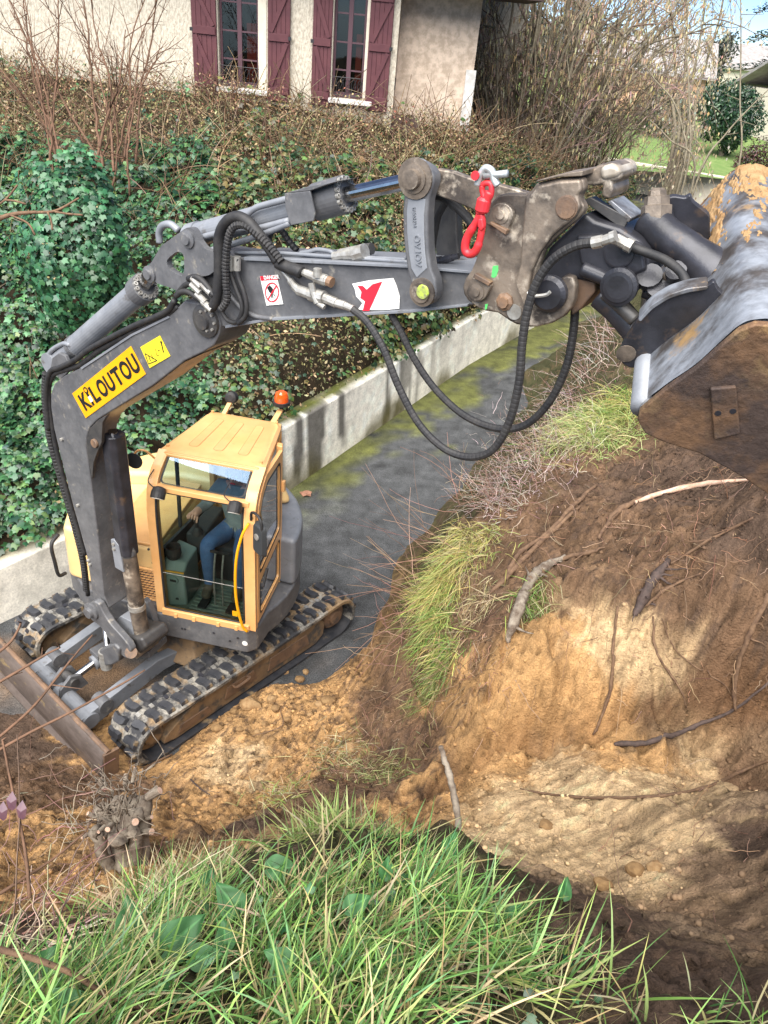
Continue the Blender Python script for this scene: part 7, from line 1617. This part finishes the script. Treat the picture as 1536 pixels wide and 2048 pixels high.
# ---- arum leaves in the grass
def arum_mat():
    m = bpy.data.materials.new('arum_leaf'); m.use_nodes = True; N, L = m.node_tree.nodes, m.node_tree.links; b = N['Principled BSDF']; b.inputs['Roughness'].default_value = .5; b.inputs['Specular IOR Level'].default_value = .25
    at = N.new('ShaderNodeAttribute'); at.attribute_name = 'tint'; L.new(at.outputs['Color'], b.inputs['Base Color']); MATS['arum_leaf'] = m
arum_mat()
def arum(px, py, size, rot, tilt, label):
    size *= .8
    """arrow-shaped leaf with a raised midrib and pale veins; its stalk goes down into the turf"""
    d_ = ray(px, py); s_ = .8
    while s_ < 6:
        p = CAM_O + d_ * s_
        if p[2] < bank_z(p[0], p[1]) + .07: break
        s_ += .01
    c = CAM_O + d_ * s_; PL_ = thing('arum_plant', label, 'plant', (c[0], c[1], bank_z(c[0], c[1])), 'arum plants in the grass')
    N_ = unit(np.array([math.sin(rot) * tilt, -.35 - tilt * .4, 1.0])); a = math.radians(rot * 57.3); Yv = unit(np.array([math.cos(a), math.sin(a), 0]) - N_ * (np.array([math.cos(a), math.sin(a), 0]) @ N_)); Xv = np.cross(Yv, N_)
    nu, nv_ = 22, 13; V = []; T = []
    for i in range(nu):
        t = i / (nu - 1); y = -.32 + 1.32 * t
        wd = .46 * (math.sin(min(1, (t + .02) / .38) * math.pi / 2) ** .7) * (1 - max(0, (t - .3) / .7) ** 1.5) + .004
        for j in range(nv_):
            s2 = -1 + 2 * j / (nv_ - 1); x = s2 * wd; yy = y
            if t < .26: yy = y + (1 - abs(s2)) ** 1.0 * .30 * (1 - t / .26)
            z = -.10 * (y - .2) ** 2 + .09 * abs(s2) * wd * 2 * (1 - .5 * abs(s2)) + .02 * math.sin(9 * y + 3 * s2)
            V.append(c + (Xv * x + Yv * yy + N_ * z) * size)
            vein = abs(s2) < .06
            base = np.array((.035, .105, .034)) * (1 + .22 * math.sin(px + 4 * s2 + 9 * yy) + .25 * abs(s2)); T.append(base * 1.5 + np.array((.02, .05, .015)) if vein else base)
    idx = np.arange(nu * nv_).reshape(nu, nv_); Q_ = np.stack([idx[:-1, :-1], idx[:-1, 1:], idx[1:, 1:], idx[1:, :-1]], -1).reshape(-1, 4)
    big_mesh('leaf', np.array(V), Q_, 'arum_leaf', PL_, tint=np.array(T), smooth=True)
    b = c - N_ * .0; MB().tube(spline([b, b - ZV * .05 + Yv * -.02, np.array([c[0], c[1], bank_z(c[0], c[1]) - .03]) - Yv * .03], 4), .0035, 6).build('stalk', 'lawn_green', PL_, smooth=True)
for a in ((545, 1735, .10, .1, .2, 'arum leaf lying flat just above the grass left of centre'), (410, 1770, .07, 1.4, .3, 'narrow upright arum leaf beside the stump'), (470, 1815, .10, 2.4, .3, 'arum leaf with pale veins in the middle of the left grass'), (335, 1895, .13, .9, .3, 'largest dark arum leaf in the left grass'), (575, 1925, .07, 2.8, .1, 'small rounded arum leaf low in the grass'), (260, 1860, .11, 2.0, .4, 'drooping arum leaf nearest the sandy slope'), (390, 1915, .08, .2, .2, 'arum leaf half under the biggest one'), (105, 2015, .08, .5, .1, 'arum leaf at the bottom left corner'), (780, 1930, .11, 2.9, .1, 'broad arum leaf lying in the middle of the foreground grass'), (770, 1750, .06, 1.6, .5, 'small arum leaf standing up in the tall grass'), (895, 1700, .08, 1.2, .5, 'arum leaf at the lip beside the standing stick'), (1128, 1790, .07, 1.4, .4, 'arum seedling alone on the dark edge of the pit'), (700, 1815, .07, .6, .2, 'dull arum leaf shaded by grass right of centre'), (60, 1960, .10, 1.2, .3, 'dark arum leaf by the thorny cane'), (1020, 1830, .07, .4, .3, 'arum leaf sunk in grass near the dark edge'), (450, 1890, .07, 1.9, .3, 'lighter arum leaf between two dark ones')): arum(*a)
P, u, v = bank_points(2200, GL); P = P[rng.random(len(P)) < .5]; P[:, 2] += rng.uniform(.01, .06, len(P))
o = scatter('creeping_ivy', P, unit(np.array([0, -.4, 1.0]) + rng.normal(0, .4, P.shape)), rng.uniform(.012, .035, len(P)), IVY_T, pick([(.04, .12, .04), (.06, .16, .06), (.03, .09, .035)], len(P)), 'ivy_leaf'); tag(o, 'small creeping ivy leaves low among the foreground grass', 'ivy', kind='stuff')
# fallen brown leaves on road and ivy
fl = material('fallen_leaf', (.33, .17, .11), rough=.8, col2=(.22, .1, .06), scale=30)
for k_, (px, py, lab) in enumerate(((612, 988, 'lone fallen brown leaf on the road by the wall'), (590, 940, 'small fallen leaf at the mossy foot of the wall'))):
    c = at_z(px, py, .012); V = [c + np.array([math.cos(t) * (.07 + .03 * (i % 2)), math.sin(t) * (.07 + .03 * (i % 2)), .012 * (i % 3)]) for i, t in enumerate(np.linspace(0, 6.28, 11)[:-1])]
    tag(MB().add(V, [tuple(range(10))]).build('fallen_leaf', 'fallen_leaf', origin=c), lab, 'leaf')
# ================================================================== OPERATOR in the cab
material('jacket_grey', (0.19, 0.21, 0.21), rough=0.9, col2=(0.14, 0.155, 0.16), scale=14, bump=0.004, bscale=30)
material('jeans_blue', (0.04, 0.085, 0.19), rough=0.9, col2=(0.06, 0.12, 0.25), scale=16, bump=0.003, bscale=40)
material('skin', (0.52, 0.28, 0.20), rough=0.5, subsurf=0.1); material('hair_brown', (0.05, 0.035, 0.025), rough=0.8); material('boot_tan', (0.10, 0.08, 0.055), rough=0.8, col2=(.05, .04, .03), scale=20)
def operator():
    B = lambda x, y, z: cabp(x, y, z)
    J = dict(pel=(-.78, .53, .55), w=(-.80, .53, .72), ch=(-.80, .53, .92), nk=(-.79, .53, 1.08), hd=(-.75, .53, 1.20), tp=(-.75, .53, 1.31),
             rs=(-.79, .35, 1.02), re=(-.70, .24, .83), rw=(-.52, .22, .86), rh=(-.46, .22, .87), ls=(-.79, .71, 1.02), le=(-.70, .83, .83), lw=(-.54, .82, .86), lh=(-.48, .82, .87),
             rhp=(-.76, .44, .54), rk=(-.38, .36, .60), ra=(-.33, .40, .16), rt=(-.18, .40, .10), lhp=(-.76, .62, .54), lk=(-.38, .70, .60), la=(-.36, .68, .16), lt=(-.21, .69, .10))
    R = dict(pel=.15, w=.15, ch=.16, nk=.06, hd=.09, tp=.075, rs=.085, re=.058, rw=.042, rh=.04, ls=.085, le=.058, lw=.042, lh=.04, rhp=.11, rk=.08, ra=.055, rt=.05, lhp=.11, lk=.08, la=.055, lt=.05)
    names = list(J); ix = {k: i for i, k in enumerate(names)}
    E_ = [('pel', 'w'), ('w', 'ch'), ('ch', 'nk'), ('nk', 'hd'), ('hd', 'tp'), ('ch', 'rs'), ('rs', 're'), ('re', 'rw'), ('rw', 'rh'), ('ch', 'ls'), ('ls', 'le'), ('le', 'lw'), ('lw', 'lh'), ('pel', 'rhp'), ('rhp', 'rk'), ('rk', 'ra'), ('ra', 'rt'), ('pel', 'lhp'), ('lhp', 'lk'), ('lk', 'la'), ('la', 'lt')]
    base = B(-.78, .53, .5); PR = thing('person', 'seated operator in grey jacket and blue jeans, hand on the joystick in the cab', 'person', base)
    V = [np.array(B(*J[k])) - base for k in names]; E2 = [(ix[a], ix[b]) for a, b in E_]
    # five fingers on each hand, closed round the lever
    for hnd, sgn in (('rh', 1), ('lh', -1)):
        h = np.array(J[hnd])
        for q, (dy, dz_, L) in enumerate(((-.035, .012, .06), (-.015, .022, .07), (.008, .022, .066), (.028, .012, .052), (.045 * sgn, -.02, .045))):
            i0 = len(V); V.append(np.array(B(h[0] + .035, h[1] + dy, h[2] + dz_)) - base); V.append(np.array(B(h[0] + .035 + L * .5, h[1] + dy * 1.1, h[2] + dz_ - .005)) - base); V.append(np.array(B(h[0] + .03 + L * .6, h[1] + dy * 1.0, h[2] + dz_ - .04)) - base)
            E2 += [(ix[hnd], i0), (i0, i0 + 1), (i0 + 1, i0 + 2)]; names += ['f', 'f', 'f']
    me = bpy.data.meshes.new('body'); me.from_pydata([tuple(v) for v in V], E2, []); me.update()
    o = bpy.data.objects.new('body', me); COL.objects.link(o)
    sk = o.modifiers.new('skin', 'SKIN'); sk.use_smooth_shade = True
    for i, d_ in enumerate(me.skin_vertices[0].data):
        r = R.get(names[i], .010); d_.radius = (r, r * (.8 if names[i] in ('ch', 'w', 'pel') else 1)); d_.use_root = (i == 0)
    sb = o.modifiers.new('sub', 'SUBSURF'); sb.levels = 2; sb.render_levels = 2
    bpy.context.view_layer.update()
    ev = o.evaluated_get(bpy.context.evaluated_depsgraph_get()); m2 = bpy.data.meshes.new_from_object(ev); bpy.data.objects.remove(o)
    for k in ('jacket_grey', 'jeans_blue', 'skin', 'boot_tan', 'hair_brown'): m2.materials.append(MATS[k])
    A = np.array([(np.array(B(*J[k])) - base) for k in J]); kn = list(J); grp = {}
    for k in kn: grp[k] = 0
    for k in ('rk', 'lk', 'ra', 'la', 'rhp', 'lhp', 'pel'): grp[k] = 1
    for k in ('hd', 'tp', 'nk', 'rh', 'lh'): grp[k] = 2
    for k in ('rt', 'lt'): grp[k] = 3
    for p in m2.polygons:
        c = np.array(p.center[:]); best = (9, 0)
        for a, b in E_:
            pa, pb = A[kn.index(a)], A[kn.index(b)]; t = np.clip(((c - pa) @ (pb - pa)) / ((pb - pa) @ (pb - pa)), 0, 1); d_ = np.linalg.norm(c - pa - (pb - pa) * t) - .5 * (R[a] * (1 - t) + R[b] * t)
            if d_ < best[0]:
                k = b if t > .55 else a
                if a in ('pel',) and b == 'w': k = 'w' if t > .15 else 'pel'
                if a == 'ra' or a == 'la': k = 'rt'
                if b in ('ra', 'la'): k = 'ra' if t < .93 else 'rt'
                if b in ('rw', 'lw'): k = 'rw' if t < .9 else 'rh'
                if a in ('rw', 'lw'): k = 'rh'
                if a == 'ch' and b == 'nk': k = 'ch' if t < .8 else 'nk'
                if b in ('rk', 'lk'): k = 'rk'
                best = (d_, grp[k])
        p.material_index = best[1]; p.use_smooth = True
        loc = c - A[kn.index('hd')]; fwd = CX_
        if best[1] == 2 and np.linalg.norm(c - A[kn.index('hd')]) < .24 and c[2] > A[kn.index('hd')][2] - .06 and (loc @ fwd < .02 or c[2] > A[kn.index('tp')][2] + .02): p.material_index = 4
    body = bpy.data.objects.new('body', m2); COL.objects.link(body); body.parent = PR
    hd = B(*J['hd'])
    for s in (-1, 1): MB().lathe(hd + CX_ * .082 + CY_ * .032 * s + ZV * .02, CX_, [(-.01, .012), (0, .012), (.004, .006)], 8).build('eye', 'sill_white', PR); MB().lathe(hd + CY_ * .088 * s, CY_ * s, [(-.01, .028), (.01, .03), (.012, .02)], 10).build('ear', 'skin', PR)
    MB().tube([hd + CX_ * .08 + ZV * .015, hd + CX_ * .118 - ZV * .02], [.010, .016], 8).build('nose', 'skin', PR); MB().bar(hd + CX_ * .088 - ZV * .055 - CY_ * .025, hd + CX_ * .088 - ZV * .055 + CY_ * .025, .008, .008).build('mouth', 'hook_red', PR)
    # jacket hem and collar as clothing
    MB().lathe(B(-.785, .53, 1.04), ZV, [(-.02, .085), (.02, .08), (.045, .075), (.045, .065)], 16).build('collar', 'jacket_grey', PR)
operator()
